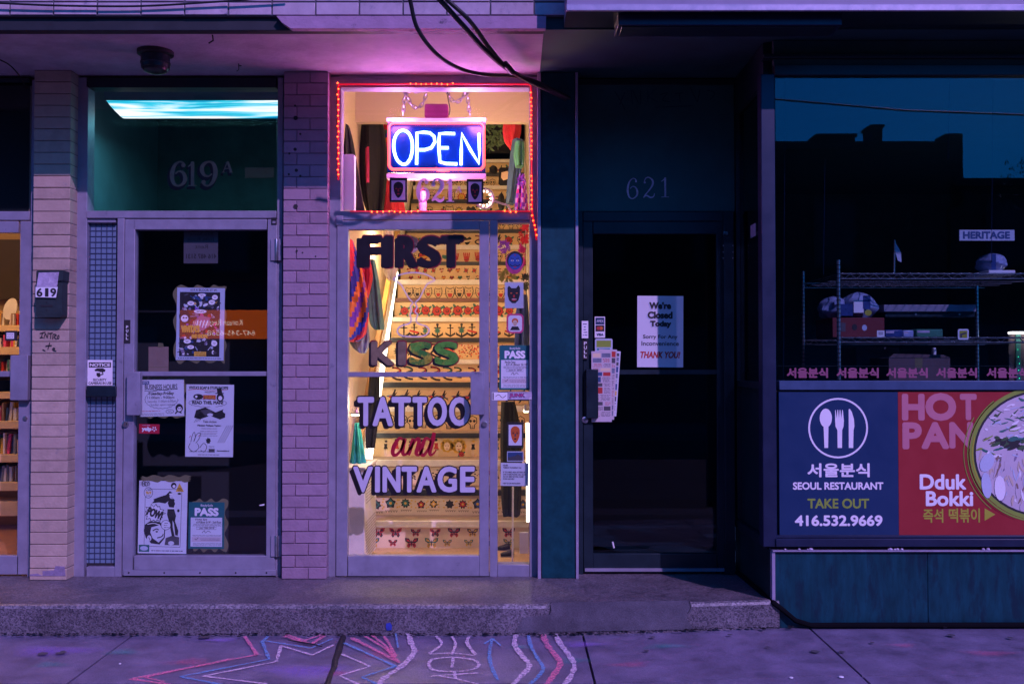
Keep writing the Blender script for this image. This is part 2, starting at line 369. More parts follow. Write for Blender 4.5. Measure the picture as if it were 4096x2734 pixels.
        o['base'] = tuple(base)
        tag(o, label, cat, group, kind)
        if bevel:
            bv = o.modifiers.new('bevel', 'BEVEL'); bv.width = bevel; bv.segments = 2; bv.limit_method = 'ANGLE'
        return o
def tag(o, label=None, cat=None, group=None, kind=None):
    for k, v in (('label', label), ('category', cat), ('group', group), ('kind', kind)):
        if v: o[k] = v
    return o
def thing(name, label, cat, loc, group=None):
    o = bpy.data.objects.new(name, None); COL.objects.link(o); o.location = loc; o['base'] = tuple(loc); o.empty_display_size = .1
    return tag(o, label, cat, group)
def rrect(x0, y0, x1, y1, r, n=5):
    out = []
    for cx, cy, a0 in ((x1-r, y0+r, -90), (x1-r, y1-r, 0), (x0+r, y1-r, 90), (x0+r, y0+r, 180)):
        for i in range(n+1):
            a = math.radians(a0+90*i/n); out.append((cx+r*math.cos(a), cy+r*math.sin(a)))
    return out
# ================================================================ the ground
ZS = .149                                                # step level and shop floors
YSTEP = -.686
def pave_z(x, y):
    t = min(1, max(0, (x-.2)/1.3)); rise = .035*t*t*(3-2*t)
    return .022*min(0, y-YSTEP)+rise
def PV(px, py, up=0.):
    z = 0.
    for _ in range(6):
        p = PZ(px, py, z); z = pave_z(p.x, p.y)+up
    return p
g = MB(); g.box(-60, 60, -45, 40, -.6, -.30, 'asphalt'); g.build('ground', kind='structure')
g = MB()
def slab(x0, x1, y0, y1, nx=6):                          # one pavement slab with its own top, edges and a slight warp
    gx = .006; x0 += gx; x1 -= gx; y0 += gx; y1 -= gx
    vs = []; fs = []
    for j in range(2):
        for i in range(nx+1):
            x = x0+(x1-x0)*i/nx; y = (y0, y1)[j]; vs.append((x, y, pave_z(x, y)))
    b = len(vs)
    for j in range(2):
        for i in range(nx+1):
            x = x0+(x1-x0)*i/nx; y = (y0, y1)[j]; vs.append((x, y, pave_z(x, y)-.05))
    k = nx+1
    for i in range(nx):
        fs += [(i, i+1, k+i+1, k+i), (b+i, b+i+1, i+1, i), (k+i, k+i+1, b+k+i+1, b+k+i)]
    fs += [(0, k, b+k, b), (nx, b+nx, b+k+nx, k+nx)]
    g.add(vs, fs, 'slab_concrete')
jx = [-7.5, -5.2, -3.6, PV(506, 2550).x, PV(2332, 2532).x, PV(3260, 2523).x, 3.2, 4.8, 6.4, 8]
yj = PV(2500, 2728).y
for i in range(len(jx)-1):
    slab(jx[i], jx[i+1], yj, .8); slab(jx[i], jx[i+1], yj-1.6, yj)
g.build('pavement', kind='structure')
g = MB(); g.box(-60, 60, -3.6, 1.5, -.3, -.062, 'tar'); g.build('pavement_bed', kind='structure')
g = MB(); g.box(-60, 60, -4.05, -3.6, -.3, -.062, 'kerb'); g.build('kerb', kind='structure', bevel=.015)
g = MB(); g.box(-60, 60, -14.5, -4.05, -.3, -.19, 'asphalt'); g.build('road', kind='structure')
g = MB(); g.box(-60, 60, -18.2, -14.5, -.3, -.05, 'kerb'); g.build('far_pavement', kind='structure')
# tar-filled joint
s = MB(); js = [PV(x, y, .003) for x, y in ((1374, 2538), (1362, 2572), (1352, 2600), (1344, 2630), (1336, 2665), (1322, 2695), (1310, 2740))]
s.tube([p+Vector((rnd.uniform(-.004, .004), 0, -.0125)) for p in js], [.016, .018, .019, .017, .018, .016, .018], 'tar', 8)
s.build('tar_joint', label='black tar filling the joint of the pavement below the chalk star', cat='tar joint')
# the concrete step along the shops
g = MB(); N = 60; pts = []
xa, xb = -5.6, 1.405
def step_top(x): return ZS+.022*min(1, max(0, (x-.6)/.8))
prof = []
for i in range(N+1):
    x = xa+(xb-xa)*i/N; y = YSTEP+rnd.uniform(-.004, .004); t = step_top(x)
    prof.append([(x, y-.004, -.25), (x, y, t-.02), (x, y+.006, t-.006), (x, y+.022, t), (x, -.35, ZS+.002+(t-ZS)*.5), (x, .14, ZS)])
vs = [p for r in prof for p in r]; fs = [(i*6+k, (i+1)*6+k, (i+1)*6+k+1, i*6+k+1) for i in range(N) for k in range(5)]
g.add(vs, [f for i_, f in enumerate(fs) if i_ % 5 in (0, 3, 4)], 'step_concrete'); g.add(vs, [f for i_, f in enumerate(fs) if i_ % 5 in (1, 2)], 'step_edge'); g.add(prof[-1], [tuple(range(6))], 'step_concrete'); g.build('step', kind='structure')
g = MB()                                                 # smooth cement patch on the step's face
q = [(2060, 2528), (2090, 2470), (2200, 2455), (2205, 2408), (2760, 2400), (2770, 2440), (2745, 2470), (2775, 2515), (2500, 2520)]
g.ppoly(q, YSTEP-.006, 'step_patch', .004); g.build('cement_patch', label='smooth grey cement repair on the face of the concrete step', cat='repair patch')
g = MB(); g.ppoly([(1545, 2492), (1560, 2488), (1568, 2500), (1566, 2518), (1548, 2520), (1543, 2508)], YSTEP-.007, 'cloth_blue', .002)
g.build('paint_spot', label='small bright blue paint spot on the face of the step', cat='paint spot')
# dirt gathered along the foot of the step and wall
g = MB()
for i in range(420):
    px = rnd.uniform(0, 4096); py = (2533 if px < 2200 else 2533-(px-2200)*.03 if px < 3200 else 2497)+abs(rnd.gauss(0, 5)); p = PV(px, py, .002); r = rnd.uniform(.003, .012)
    g.add([(p.x+r*1.6*math.cos(a)*rnd.uniform(.6, 1.2), p.y+r*.7*math.sin(a), p.z+(.002 if k % 2 else .006)) for k, a in enumerate([0, 1, 2.1, 3.1, 4.2, 5.2])], [(0, 1, 2, 3, 4, 5)], 'tar')
for cr in (((2205, 2406), (2199, 2420), (2204, 2436), (2196, 2456)), ((2757, 2402), (2762, 2430), (2750, 2452)), ((640, 2430), (652, 2450), (646, 2470))): g.stroke(cr, 2.4, YSTEP-.008, 'ink')
g.build('dirt', kind='stuff')
g = MB(); g.tube([PV(*z_, .006) for z_ in ((1152, 2557), (1200, 2566), (1250, 2574), (1288, 2584))], [.002, .004, .004, .0025], 'ink', 6); g.build('twig', label='thin dark twig lying across the top of the chalk star', cat='twig')
g = MB()
for px, py, r in ((170, 2612, 16), (245, 2608, 14), (250, 2602, 8), (2610, 2545, 10), (2585, 2600, 8), (3260, 2603, 14), (3365, 2604, 9), (3805, 2537, 11), (3490, 2567, 8), (4040, 2548, 9), (3072, 2585, 7), (2920, 2536, 9), (820, 2543, 22), (2300, 2530, 14)):
    p = PV(px, py, .003); k = r*.0014
    g.add([(p.x+k*1.2*math.cos(a)*rnd.uniform(.7, 1.2), p.y+k*1.2*math.sin(a)*rnd.uniform(.7, 1.2), p.z) for a in [i*.7 for i in range(9)]], [tuple(range(9))], 'ink_soft')
g.build('gum_spots', kind='stuff')
for px, py, k, lb in ((480, 2655, .006, 'small round white pebble lying on the pavement left of the chalk star'), (3165, 2711, .009, 'small white scrap of paper at the pavement joint'), (3365, 2708, .012, 'longer white scrap of paper at the pavement joint')):
    p = PV(px, py, .002); g = MB(); g.lathe([(k*.5, 0), (k, .003), (k*.8, .006)], p.x, p.y, p.z, 'label_white', 9); g.build('litter', label=lb, cat='litter')
# ---------------------------------------------------------------- chalk drawings
def chalk_obj(name, strokes, label):
    g = MB(); zz = 0
    for mat, wd, pts in strokes:
        zz += .0005; q = catmull([(x, y) for x, y in pts], 8) if wd > 0 else [((a[0]+(b_[0]-a[0])*t/8), (a[1]+(b_[1]-a[1])*t/8)) for a, b_ in zip(pts, pts[1:]) for t in range(9)]
        P3 = [PV(x, y, .0015+zz) for x, y in q]; W_ = abs(wd)*.00165; n = len(P3); vs = []
        for i in range(n):
            a = P3[max(0, i-1)]; b2 = P3[min(n-1, i+1)]; d = (b2-a); k = math.hypot(d.x, d.y) or 1; h = W_/2*rnd.uniform(.6, 1.25)
            vs += [(P3[i].x-d.y/k*h, P3[i].y+d.x/k*h, P3[i].z), (P3[i].x+d.y/k*h, P3[i].y-d.x/k*h, P3[i].z)]
        g.add(vs, [(2*i, 2*i+1, 2*i+3, 2*i+2) for i in range(n-1)], mat)
    return g.build(name, label=label, cat='chalk drawing')
def z1(x, y): return x*.9366, 2250+y*.9366
def z2(x, y): return 1900+x*.9349, 2250+y*.9349
A = lambda *p: [z1(*q) for q in p]
Bq = lambda *p: [z2(*q) for q in p]
chalk_obj('chalk_star', [('chalk_pink', -14, A((1045, 312), (1098, 390), (560, 494), (820, 530))), ('chalk_pink', -9, A((1000, 404), (620, 488), (700, 505))), ('chalk_blue', -11, A((1145, 312), (1120, 335), (1150, 410), (770, 484), (1010, 530))),
    ('chalk_blue', -9, A((1125, 330), (1330, 362), (1420, 322))), ('chalk_white', -10, A((1425, 348), (1335, 392), (1200, 352), (1180, 420), (870, 482), (1140, 515))), ('chalk_pink', -14, A((1215, 312), (1330, 345), (1385, 310))), ('chalk_pink', -10, A((1225, 305), (1300, 330), (1375, 305)))],
    'large jagged star drawn in pink, blue and white chalk on the pavement')
chalk_obj('chalk_burst', [('chalk_white', -10, A((1460, 388), (1580, 440), (1450, 480), (1560, 530))), ('chalk_blue', -11, A((1470, 340), (1690, 440), (1545, 486), (1610, 515))), ('chalk_pink', -16, A((1500, 318), (1600, 368), (1700, 420))), ('chalk_pink', -11, A((1560, 312), (1650, 365), (1705, 425))), ('chalk_pink', -10, A((1590, 308), (1645, 350), (1690, 410))),
    ('chalk_pink', -10, A((1640, 312), (1660, 340), (1690, 400))), ('chalk_blue', -7, A((1690, 300), (1700, 360)))], 'fan of pink chalk rays with blue and white zigzag right of the tar joint')
chalk_obj('chalk_curl', [('chalk_white', 19, A((1745, 300), (1755, 340), (1768, 380), (1715, 440), (1640, 490), (1615, 530)))], 'single thick white chalk curl between the ray fan and the stick figure')
chalk_obj('chalk_figure', [('chalk_white', 11, A((1862, 310), (1885, 345), (1835, 385))), ('chalk_white', 11, A((2005, 312), (1995, 340), (2030, 390))), ('chalk_white', 9, A((1930, 312), (1945, 345), (1930, 390))), ('chalk_white', 8, A((1835, 388), (1930, 384), (2030, 394))),
    ('chalk_white', 10, A((1830, 430), (1850, 410), (1930, 402), (2020, 412), (2045, 435), (2010, 455), (1930, 462), (1850, 455), (1830, 430))), ('chalk_white', 9, A((1935, 405), (1930, 445))), ('chalk_white', 10, A((1940, 460), (1945, 492))), ('chalk_white', -9, A((1840, 482), (2040, 468))), ('chalk_white', -8, A((1945, 492), (2040, 515))), ('chalk_white', -8, A((1945, 492), (1870, 480)))],
    'white chalk stick figure with an oval head on the pavement')
chalk_obj('chalk_arrow', [('chalk_blue', 11, Bq((75, 322), (62, 380), (70, 440), (98, 500))), ('chalk_blue', -8, Bq((40, 345), (75, 322), (110, 352)))], 'curved blue chalk arrow pointing up towards the step')
for mat, pts, wd, lb in (('chalk_white', ((175, 305), (170, 350), (205, 400), (232, 440), (190, 490), (160, 520)), 17, 'white chalk wave just right of the blue arrow'), ('chalk_blue', ((228, 305), (240, 355), (270, 410), (292, 450), (265, 490), (230, 520)), 12, 'blue chalk wave between a white and a pink wave'),
                         ('chalk_pink', ((290, 305), (310, 350), (345, 395), (365, 430), (335, 480), (305, 520)), 19, 'thick pink chalk wave between a blue and a white wave'), ('chalk_white', ((345, 303), (365, 345), (400, 390), (425, 440), (405, 490), (380, 520)), 17, 'white chalk wave farthest right, beside the pink wave')):
    chalk_obj('chalk_wave', [(mat, wd, Bq(*pts))], lb)['group'] = 'chalk waves on the pavement'
k_ = 0  # spots of coloured light on the pavement, painted as soft see-through patches
for px, py, rx, ry, m_ in ((210, 2600, .26, .10, 'spot_violet'), (200, 2655, .10, .05, 'spot_green'), (490, 2605, .10, .06, 'spot_green'), (760, 2645, .14, .07, 'spot_pink'), (880, 2557, .12, .04, 'spot_violet'), (1230, 2680, .26, .12, 'spot_violet'), (1360, 2690, .07, .05, 'spot_pink'), (2330, 2575, .14, .06, 'spot_violet'), (2660, 2582, .14, .05, 'spot_green'), (2080, 2585, .07, .04, 'spot_green'), (2520, 2655, .12, .05, 'spot_pink'), (3610, 2578, .08, .04, 'spot_pink'), (3960, 2610, .16, .05, 'spot_pink'), (2290, 2640, .10, .06, 'spot_green'), (1520, 2615, .10, .08, 'spot_pink')):
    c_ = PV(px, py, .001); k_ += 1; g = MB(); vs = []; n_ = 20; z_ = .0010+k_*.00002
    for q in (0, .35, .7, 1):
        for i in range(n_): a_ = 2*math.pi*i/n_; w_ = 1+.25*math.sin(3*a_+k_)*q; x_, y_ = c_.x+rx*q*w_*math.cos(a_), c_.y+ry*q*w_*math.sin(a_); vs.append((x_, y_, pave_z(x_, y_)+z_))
    g.add(vs, [(j*n_+i, j*n_+(i+1) % n_, (j+1)*n_+(i+1) % n_, (j+1)*n_+i) for j in range(3) for i in range(n_)], m_); o = g.build('light_spot', kind='stuff')
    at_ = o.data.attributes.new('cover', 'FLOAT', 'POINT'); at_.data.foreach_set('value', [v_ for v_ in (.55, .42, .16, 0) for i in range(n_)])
# ================================================================ the building
BT = 5.6
ZSOF = P(2048, 300, 0).z                                 # underside of the canopy over the shops
XSPLIT = .165                                            # where the pale soffit stops at the restaurant
YF = -.81
def bricks(mb, x0, x1, z0, z1, yf, bw, bh, gap, mat, mortar, depth=.03, stack=False, rows0=0, side=None, jit=.002):
    mb.box(x0+.001, x1-.001, yf+.006, yf+depth, z0, z1, mortar)
    n = int(round((z1-z0)/bh)); h = (z1-z0)/n
    for r in range(n):
        za, zb = z0+r*h+gap/2, z0+(r+1)*h-gap/2
        cuts = [x0]
        off = 0 if stack else (bw*.5 if (r+rows0) % 2 else 0)
        x = x0+(off or bw)
        while x < x1-.03: cuts.append(x); x += bw
        cuts.append(x1)
        for a, b in zip(cuts, cuts[1:]):
            d = rnd.uniform(-jit, jit)
            mb.box(a+(gap/2 if a > x0 else 0), b-(gap/2 if b < x1 else 0), yf+d, yf+depth-.004, za+rnd.uniform(-.001, .001), zb, mat+rnd.choice(('', '', '1', '2')))
bl = thing('shop_building', 'pale glazed brick shop building with a plaster canopy over its doors', 'building', (-1.8, .2, 0))
t = MB(); xr = XY(2272, YF-.03, 30)
zt = ZY(62, YF-.03)
bricks(t, -6.2, xr, zt, zt+.0705*16, YF-.03, .2255, .0705, .008, 'tile_white', 'grout', .05, stack=True)
t.box(-6.2, xr, YF+.03, .5, zt+.003, BT, 'grout'); t.build('upper_wall', bl, bevel=.002)
t = MB(); t.box(-6.2, XSPLIT, YF, YF+.06, ZSOF-.004, zt+.002, 'lintel'); t.build('lintel', bl, bevel=.004)
t = MB(); t.box(-6.2, XSPLIT, YF+.0602, .10, ZSOF, ZSOF+.10, 'plaster'); t.build('soffit', bl)
t = MB()
a0, a1, b0, b1 = R(1105, 64, 2184, 114, YF-.045)
t.poly([(a0, b1), (a1, b1), (a1, b0), (a0+.075, b0), (a0+.03, b0+.03)], YF-.045, 'trim', .05)
t.build('stained_trim', bl, label='stained plaster trim strip with a cut left end', bevel=.004)
for px, py, lb in ((850, 140, 'bent dark hook'), (955, 255, 'small F shaped bracket')):
    p = PZ(px, py, ZSOF); t = MB()
    if px < 900: t.tube([p, p+Vector((.004, 0, -.03)), p+Vector((-.02, 0, -.045))], .004, 'black', 6)
    else: t.tube([p, p+Vector((0, 0, -.035)), p+Vector((-.012, 0, -.045))], .003, 'black', 6); t.tube([p+Vector((0, 0, -.012)), p+Vector((.016, 0, -.012))], .003, 'black', 6)
    t.build('ceiling_hook', label=lb+' hanging from the plaster canopy', cat='hook')
# restaurant side
rb = thing('restaurant_building', 'dark teal tiled restaurant front with a recessed door and corner window', 'building', (2.2, 0, 0))
t = MB(); t.box(XSPLIT+.002, 6.5, -.81, .28, ZSOF+.001, ZSOF+.1, 'soffit_dark'); t.build('soffit', rb)
t = MB(); t.box(xr+.004, 6.5, YF-.02, .28, ZSOF+.1005, BT, 'soffit_dark'); t.build('upper_wall', rb)
pil = MB(); p0 = XY(2166, -.05, 1300); p1 = XY(2301, -.05, 1300)
pil.box(p0, p1, -.05, .26, ZS, ZSOF, 'teal_tile'); pil.build('pillar', rb, bevel=.003)
for px, w_, lb in ((2157, 13, 'left'), (2308, 11, 'right')):
    t = MB(); xx = XY(px, -.06, 1300); t.box(xx-w_*.00075, xx+w_*.00075, -.062, .1, ZS, ZSOF-.001, 'trim_metal'); t.build('edge_trim', rb, bevel=.002)
# lavender aluminium sign box over the restaurant
sb = thing('sign_box', 'pale aluminium sign box hanging over the restaurant, only its bottom edge in view', 'sign box', (3, -1, ZSOF))
Yb = -1.10; xl = XY(2268, Yb, 30); ze = ZY(47, Yb)
t = MB(); t.box(xl, 6.5, Yb, YF-.021, ze+.032, ze+1.0, 'sign_face'); t.build('face', sb)
t = MB(); t.box(xl-.004, 6.5, Yb-.012, Yb+.004, ze, ze+.034, 'trim_metal'); t.build('edge_rail', sb, bevel=.004)
t = MB(); t.box(xl, 6.5, Yb+.0045, YF-.021, ze+.012, ze+.0315, 'alu_dark'); t.build('underside', sb)
t = MB(); a = PZ(2466, 80, ZSOF); b = PZ(3342, 85, ZSOF)
t.box(a.x, b.x, -1.04, -.86, ze-.045, ze+.0115, 'alu_navy'); t.box(a.x+.02, b.x-.02, -1.02, -.88, ze-.05, ze-.0451, 'alu_dark')
t.build('lamp_trough', label='unlit dark metal strip lamp fixed below the sign box', cat='strip lamp', bevel=.006)
# ---------------------------------------------------------------- brick columns
cl = thing('brick_column', 'cream painted column of stacked brick carrying the mailbox', 'column', (XY(205, -.1), -.02, ZS))
xa, xb = XY(128, -.1, 1300), XY(275, -.1, 1300); t = MB()
bricks(t, xa, xb, ZS, ZSOF, -.10, 9, .0690, .004, 'brick_cream', 'mortar', .20, stack=True)
t.build('brickwork', cl, bevel=.003)
t = MB(); t.ppoly([(170, 2302), (170, 2282), (215, 2280), (222, 2262), (258, 2264), (262, 2302)], -.1035, 'peeled', .002); t.ppoly([(118, 2302), (118, 2296), (150, 2292), (170, 2302)], -.1035, 'peeled', .002); t.build('peeled_paint', cl)
cl2 = thing('brick_column', 'pink painted brick column between the two glass doors', 'column', (XY(1220, -.075), -.02, ZS))
xa, xb = XY(1131, -.075, 1300), XY(1309, -.075, 1300); t = MB()
bricks(t, xa, xb, ZS, ZSOF, -.075, .155, .0690, .005, 'brick_pink', 'mortar_pink', .3)
t.build('brickwork', cl2, bevel=.003)
t = MB()
for px, py, r in ((1182, 472, 8), (1180, 597, 6), (1185, 681, 6), (1182, 825, 8), (1201, 536, 4), (1157, 614, 4), (1155, 697, 4), (1201, 703, 4), (1187, 1003, 4), (1210, 1010, 3), (1180, 423, 4), (1262, 1025, 3)):
    p = P(px, py, -.078); k = r*.00147; t.lathe([(k*1.15, -.001), (k*1.1, .0015), (k*.6, .0012)], p.x, p.y+.0012, p.z, 'ink', 10, 'Y')
t.build('drill_holes', cl2)
# mailbox, letters and graffiti on the cream column
mb_ = thing('mailbox', 'dark green wall mailbox numbered 619 on the cream column', 'mailbox', (XY(196, -.1, 1180), -.12, ZY(1272, -.1)))
t = MB(); t.ppoly([(145, 1085), (248, 1083), (246, 1262), (238, 1268), (150, 1268), (143, 1262)], -.185, 'mailbox', .08); t.build('body', mb_, bevel=.005)
t = MB(); t.ppoly([(148, 1083), (252, 1081), (250, 1122), (146, 1124)], -.195, 'mailbox', .088); t.build('lid', mb_, bevel=.004)
t = MB(); t.ppoly([(155, 1090), (236, 1088), (228, 1146), (146, 1146), (150, 1120)], -.1965, 'label_pinkish', .001); t.build('torn_sticker', mb_)
t = MB(); t.ppoly([(142, 1147), (231, 1147), (224, 1190), (142, 1188)], -.198, 'label_white', .001)
for ch, x in (('6', 146), ('1', 180), ('9', 201)): t.ptext(ch, x, 1152, x+(14 if ch == '1' else 24), 1186, -.1985, 'ink', bold=.05)
t.build('number_label', mb_)
t = MB(); t.ppoly([(160, 1222), (168, 1217), (168, 1220), (204, 1220), (204, 1217), (212, 1222), (204, 1229), (204, 1226), (168, 1226), (168, 1229)], -.1875, 'ink', .001); t.pdisc(186, 1240, 3, 3, -.1875, 'ink'); t.pdisc(186, 1209, 3, 3, -.1875, 'ink')
t.build('slot', mb_)
t = MB(); Yg = -.1035; k = .61
def gz(*p): return [(x*.6058, 800+y*.6058) for x, y in p]
for st in (((262, 880), (300, 870)), ((282, 875), (272, 905)), ((262, 908), (285, 905)), ((290, 912), (300, 880), (312, 908), (318, 872)), ((322, 880), (348, 876)), ((336, 880), (334, 915)), ((348, 918), (352, 885), (372, 890), (356, 902), (374, 918)), ((380, 898), (388, 892), (390, 908), (380, 914), (378, 900)),
           ((328, 940), (316, 985)), ((300, 962), (342, 958)), ((280, 985), (300, 995)), ((345, 990), (352, 975), (362, 980), (352, 990), (372, 996))):
    t.stroke(gz(*st), 3.4, Yg, 'ink', n=4)
t.build('graffiti_tag', label='black marker graffiti scrawled on the cream column under the mailbox', cat='graffiti')
# ---------------------------------------------------------------- storefront frames
def frame(name, label, boxes, cat='window frame', mat='alu'):
    """boxes: part name, pixel rect, front Y, back Y"""
    xs = [b[1] for b in boxes]+[b[3] for b in boxes]
    o = thing(name, label, cat, (XY((min(xs)+max(xs))/2, 0), .05, ZS))
    for b in boxes:
        t = MB(); t.pbox(b[1], b[2], b[3], b[4], b[5], b[6], b[7] if len(b) > 7 else mat); t.build(b[0], o, bevel=.0025)
    return o
def pane(parent, x0, y0, x1, y1, Y=.03, mat='glass', name='pane', th=.006):
    t = MB(); t.pbox(x0, y0, x1, y1, Y, Y+th, mat); return t.build(name, parent)
# bookshop (far left)
fb = frame('bookshop_frame', 'blue grey aluminium frame with dark transom window left of the cream column', [('jamb', 118, 320, 131, 2305, .0, .1), ('transom_bar', -900, 845, 118, 880, 0, .1), ('header', -900, 312, 118, 326, 0, .1, 'alu_dark')])
t = MB(); t.pbox(-900, 326, 117, 845, .03, .036, 'glass_dark'); t.build('pane', fb)
t = MB(); t.pbox(-900, 326, 117, 845, .10, .12, 'teal_side'); t.build('backing', fb)
db = thing('bookshop_door', 'blue grey glass door of the lit bookshop at the left edge', 'door', (XY(-80, 0), .02, ZS+.01))
for b in (('stile', 74, 884, 117, 2296), ('top_rail', -600, 884, 73.5, 930), ('bottom_rail', -600, 2222, 73.5, 2296)):
    t = MB(); t.pbox(*b[1:], .005, .05, 'alu'); t.build(b[0], db, bevel=.0025)
pane(db, -600, 930, 74, 2222); t = MB(); t.pbox(-600, 1484, 74, 1506, .015, .045, 'alu'); t.build('push_bar', db, bevel=.002)
t = MB(); t.pbox(40, 1420, 96, 1600, -.045, -.02, 'alu'); t.pbox(92, 1420, 111, 1600, -.045, .006, 'alu'); t.build('pull_plate', db, bevel=.003)
t = MB(); p = P(100, 1672, 0); t.lathe([(.015, 0), (.014, .008), (.005, .009)], p.x, .006, p.z, 'steel', 14, 'Y'); t.build('lock', db)
t = MB(); t.pbox(20, 1322, 68, 1362, .024, .0295, 'ink'); t.pbox(26, 1330, 56, 1354, .0225, .0239, 'label_white'); t.ptext('PLEASE', 29, 1333, 53, 1340, .0224, 'ink'); t.ptext('KNOCK', 29, 1343, 53, 1351, .0224, 'ink'); t.build('small_sign', label='small black framed card stuck on the bookshop door', cat='sign')
# 619A front
fa = frame('entrance_frame', 'grey aluminium frame around the left glass door and its teal lit transom', [('jamb', 300, 310, 344, 2305, 0, .1), ('jamb', 1106, 310, 1128, 2305, 0, .1), ('header', 345, 310, 1105, 350, .0, .1, 'alu_dark'), ('transom_bar', 345, 843, 1105, 872, -.004, .1),
     ('mullion', 464, 873, 492, 2305, -.004, .1), ('sidelight_head', 345, 873, 463, 890, .01, .1), ('sidelight_bar', 345, 1544, 463, 1585, -.02, .1, 'alu_dark'), ('sidelight_sill', 345, 2266, 463, 2305, 0, .1)])
pane(fa, 345, 351, 1105, 842)
sg = MB(); sg.pbox(346, 890, 463, 1544, .04, .05, 'frosted'); sg.pbox(346, 1586, 463, 2250, .04, .05, 'frosted'); sg.pbox(346, 2250, 463, 2266, .038, .05, 'ink'); sl = sg.build('sidelight_glass', fa)
t = MB()
for i in range(1, 6): x = 336+i*22.2; t.pbox(x-1.3, 890, x+1.3, 1544, .035, .0398, 'grid_wire'); t.pbox(x-1.3, 1586, x+1.3, 2250, .035, .0398, 'grid_wire')
y = 900.
while y < 2250:
    if not 1535 < y < 1592: t.pbox(346, y-1.2, 463, y+1.2, .0352, .0397, 'grid_wire')
    y += 22.6
t.build('wire_grid', fa)
da = thing('glass_door', 'grey aluminium glass door covered in posters and flyers', 'door', (XY(800, 0), .02, ZS+.01))
for b in (('stile', 494, 876, 535, 2300), ('stile', 1067, 876, 1104, 2300), ('top_rail', 535.5, 876, 1066.5, 918), ('bottom_rail', 535.5, 2222, 1066.5, 2278)):
    t = MB(); t.pbox(*b[1:], -.012, .045, 'alu'); t.build(b[0], da, bevel=.003)
t = MB(); t.pbox(494, 2279, 1104, 2301, -.02, .03, 'alu')
for x in (515, 657, 800, 943, 1066): p = P(x, 2289, -.021); t.lathe([(.006, 0), (.005, .003)], p.x, -.02, p.z, 'ink', 8, 'Y')
t.build('door_sweep', da, bevel=.002)
pane(da, 535, 918, 1067, 2222, .02)
t = MB(); t.pbox(536, 1485, 1066, 1503, .0, .019, 'alu'); t.build('push_bar', da, bevel=.002)
t = MB(); t.pbox(506, 1488, 553, 1660, -.06, -.045, 'alu'); t.pbox(551, 1486, 558, 1660, -.06, -.012, 'alu'); t.build('pull_plate', da, bevel=.003)
t = MB(); p = P(507, 1694, 0); t.lathe([(.020, 0), (.019, .012), (.012, .014), (.006, .013)], p.x, -.012, p.z, 'steel', 16, 'Y'); t.pbox(505, 1690, 508, 1699, -.0275, -.026, 'ink'); t.build('lock', da)
for y0, y1 in ((955, 1042), (2140, 2225)):
    t = MB(); t.pbox(1082, y0, 1100, y1, -.022, -.012, 'alu'); t.pbox(1113, y0, 1126, y1, -.022, -.001, 'alu'); a = P(1106, y0, -.02); b = P(1106, y1, -.02); t.tube([a, b], .011, 'steel', 12); t.build('hinge', da, bevel=.002)
t = MB(); t.pbox(1085, 870, 1106, 898, -.016, -.0045, 'black'); t.pbox(1090, 884, 1102, 893, -.018, -.0165, 'alu'); t.build('pivot_arm', da)
t = MB(); t.pbox(497, 1279, 521, 1373, -.014, -.0125, 'ink')
for i, c in enumerate('PULL'): t.ptext(c, 504, 1302+i*15, 513, 1313+i*15, -.0145, 'label_white', bold=.03)
t.build('pull_sticker', label='narrow black PULL sticker on the stile of the poster covered door', cat='sticker')
# 621A front
ft = frame('tattoo_frame', 'grey aluminium frame around the tattoo shop door, transom and sidelight', [('jamb', 1316, 306, 1361, 2305, 0, .1), ('jamb', 2118, 306, 2150, 2305, 0, .1), ('header', 1361.5, 300, 2117.5, 350, .0, .1), ('transom_bar', 1361.5, 844, 2117.5, 879, -.004, .1),
     ('mullion', 1958, 879.5, 1990, 2305, -.004, .1), ('sidelight_head', 1990.5, 879.5, 2117.5, 890, .01, .1), ('sidelight_bar', 1990.5, 1565, 2117.5, 1602, .0, .1, 'alu_dark'), ('sidelight_sill', 1990.5, 2258, 2117.5, 2305, 0, .1)])
pane(ft, 1361, 351, 2118, 843, .04); pane(ft, 1990, 890, 2118, 1565, .04, name='sidelight_pane'); pane(ft, 1990, 1602, 2118, 2258, .04, name='sidelight_pane')
dt = thing('tattoo_door', 'glass door with hand painted tattoo lettering in front of the lit staircase', 'door', (XY(1650, 0), .02, ZS+.01))
for b in (('stile', 1346, 882, 1391, 2303), ('stile', 1917, 882, 1956, 2303), ('top_rail', 1391.5, 882, 1916.5, 918), ('bottom_rail', 1391.5, 2222, 1916.5, 2303)):
    t = MB(); t.pbox(*b[1:], -.012, .045, 'alu'); t.build(b[0], dt, bevel=.003)
pane(dt, 1391, 918, 1917, 2222, .02)
t = MB(); t.pbox(1391.5, 1487, 1916, 1507, .0, .019, 'alu'); t.build('push_bar', dt, bevel=.002)
t = MB(); t.pbox(1882, 1486, 1932, 1658, -.06, -.045, 'alu'); t.pbox(1930, 1486, 1938, 1658, -.06, -.012, 'alu'); t.build('pull_plate', dt, bevel=.003)
t = MB(); p = P(1939, 1694, 0); t.lathe([(.018, 0), (.017, .012), (.010, .014), (.006, .013)], p.x, -.012, p.z, 'steel', 16, 'Y'); t.build('lock', dt)
t = MB(); t.pbox(1344, 862, 1372, 900, -.018, -.0045, 'alu'); t.build('pivot_arm', dt, bevel=.002)
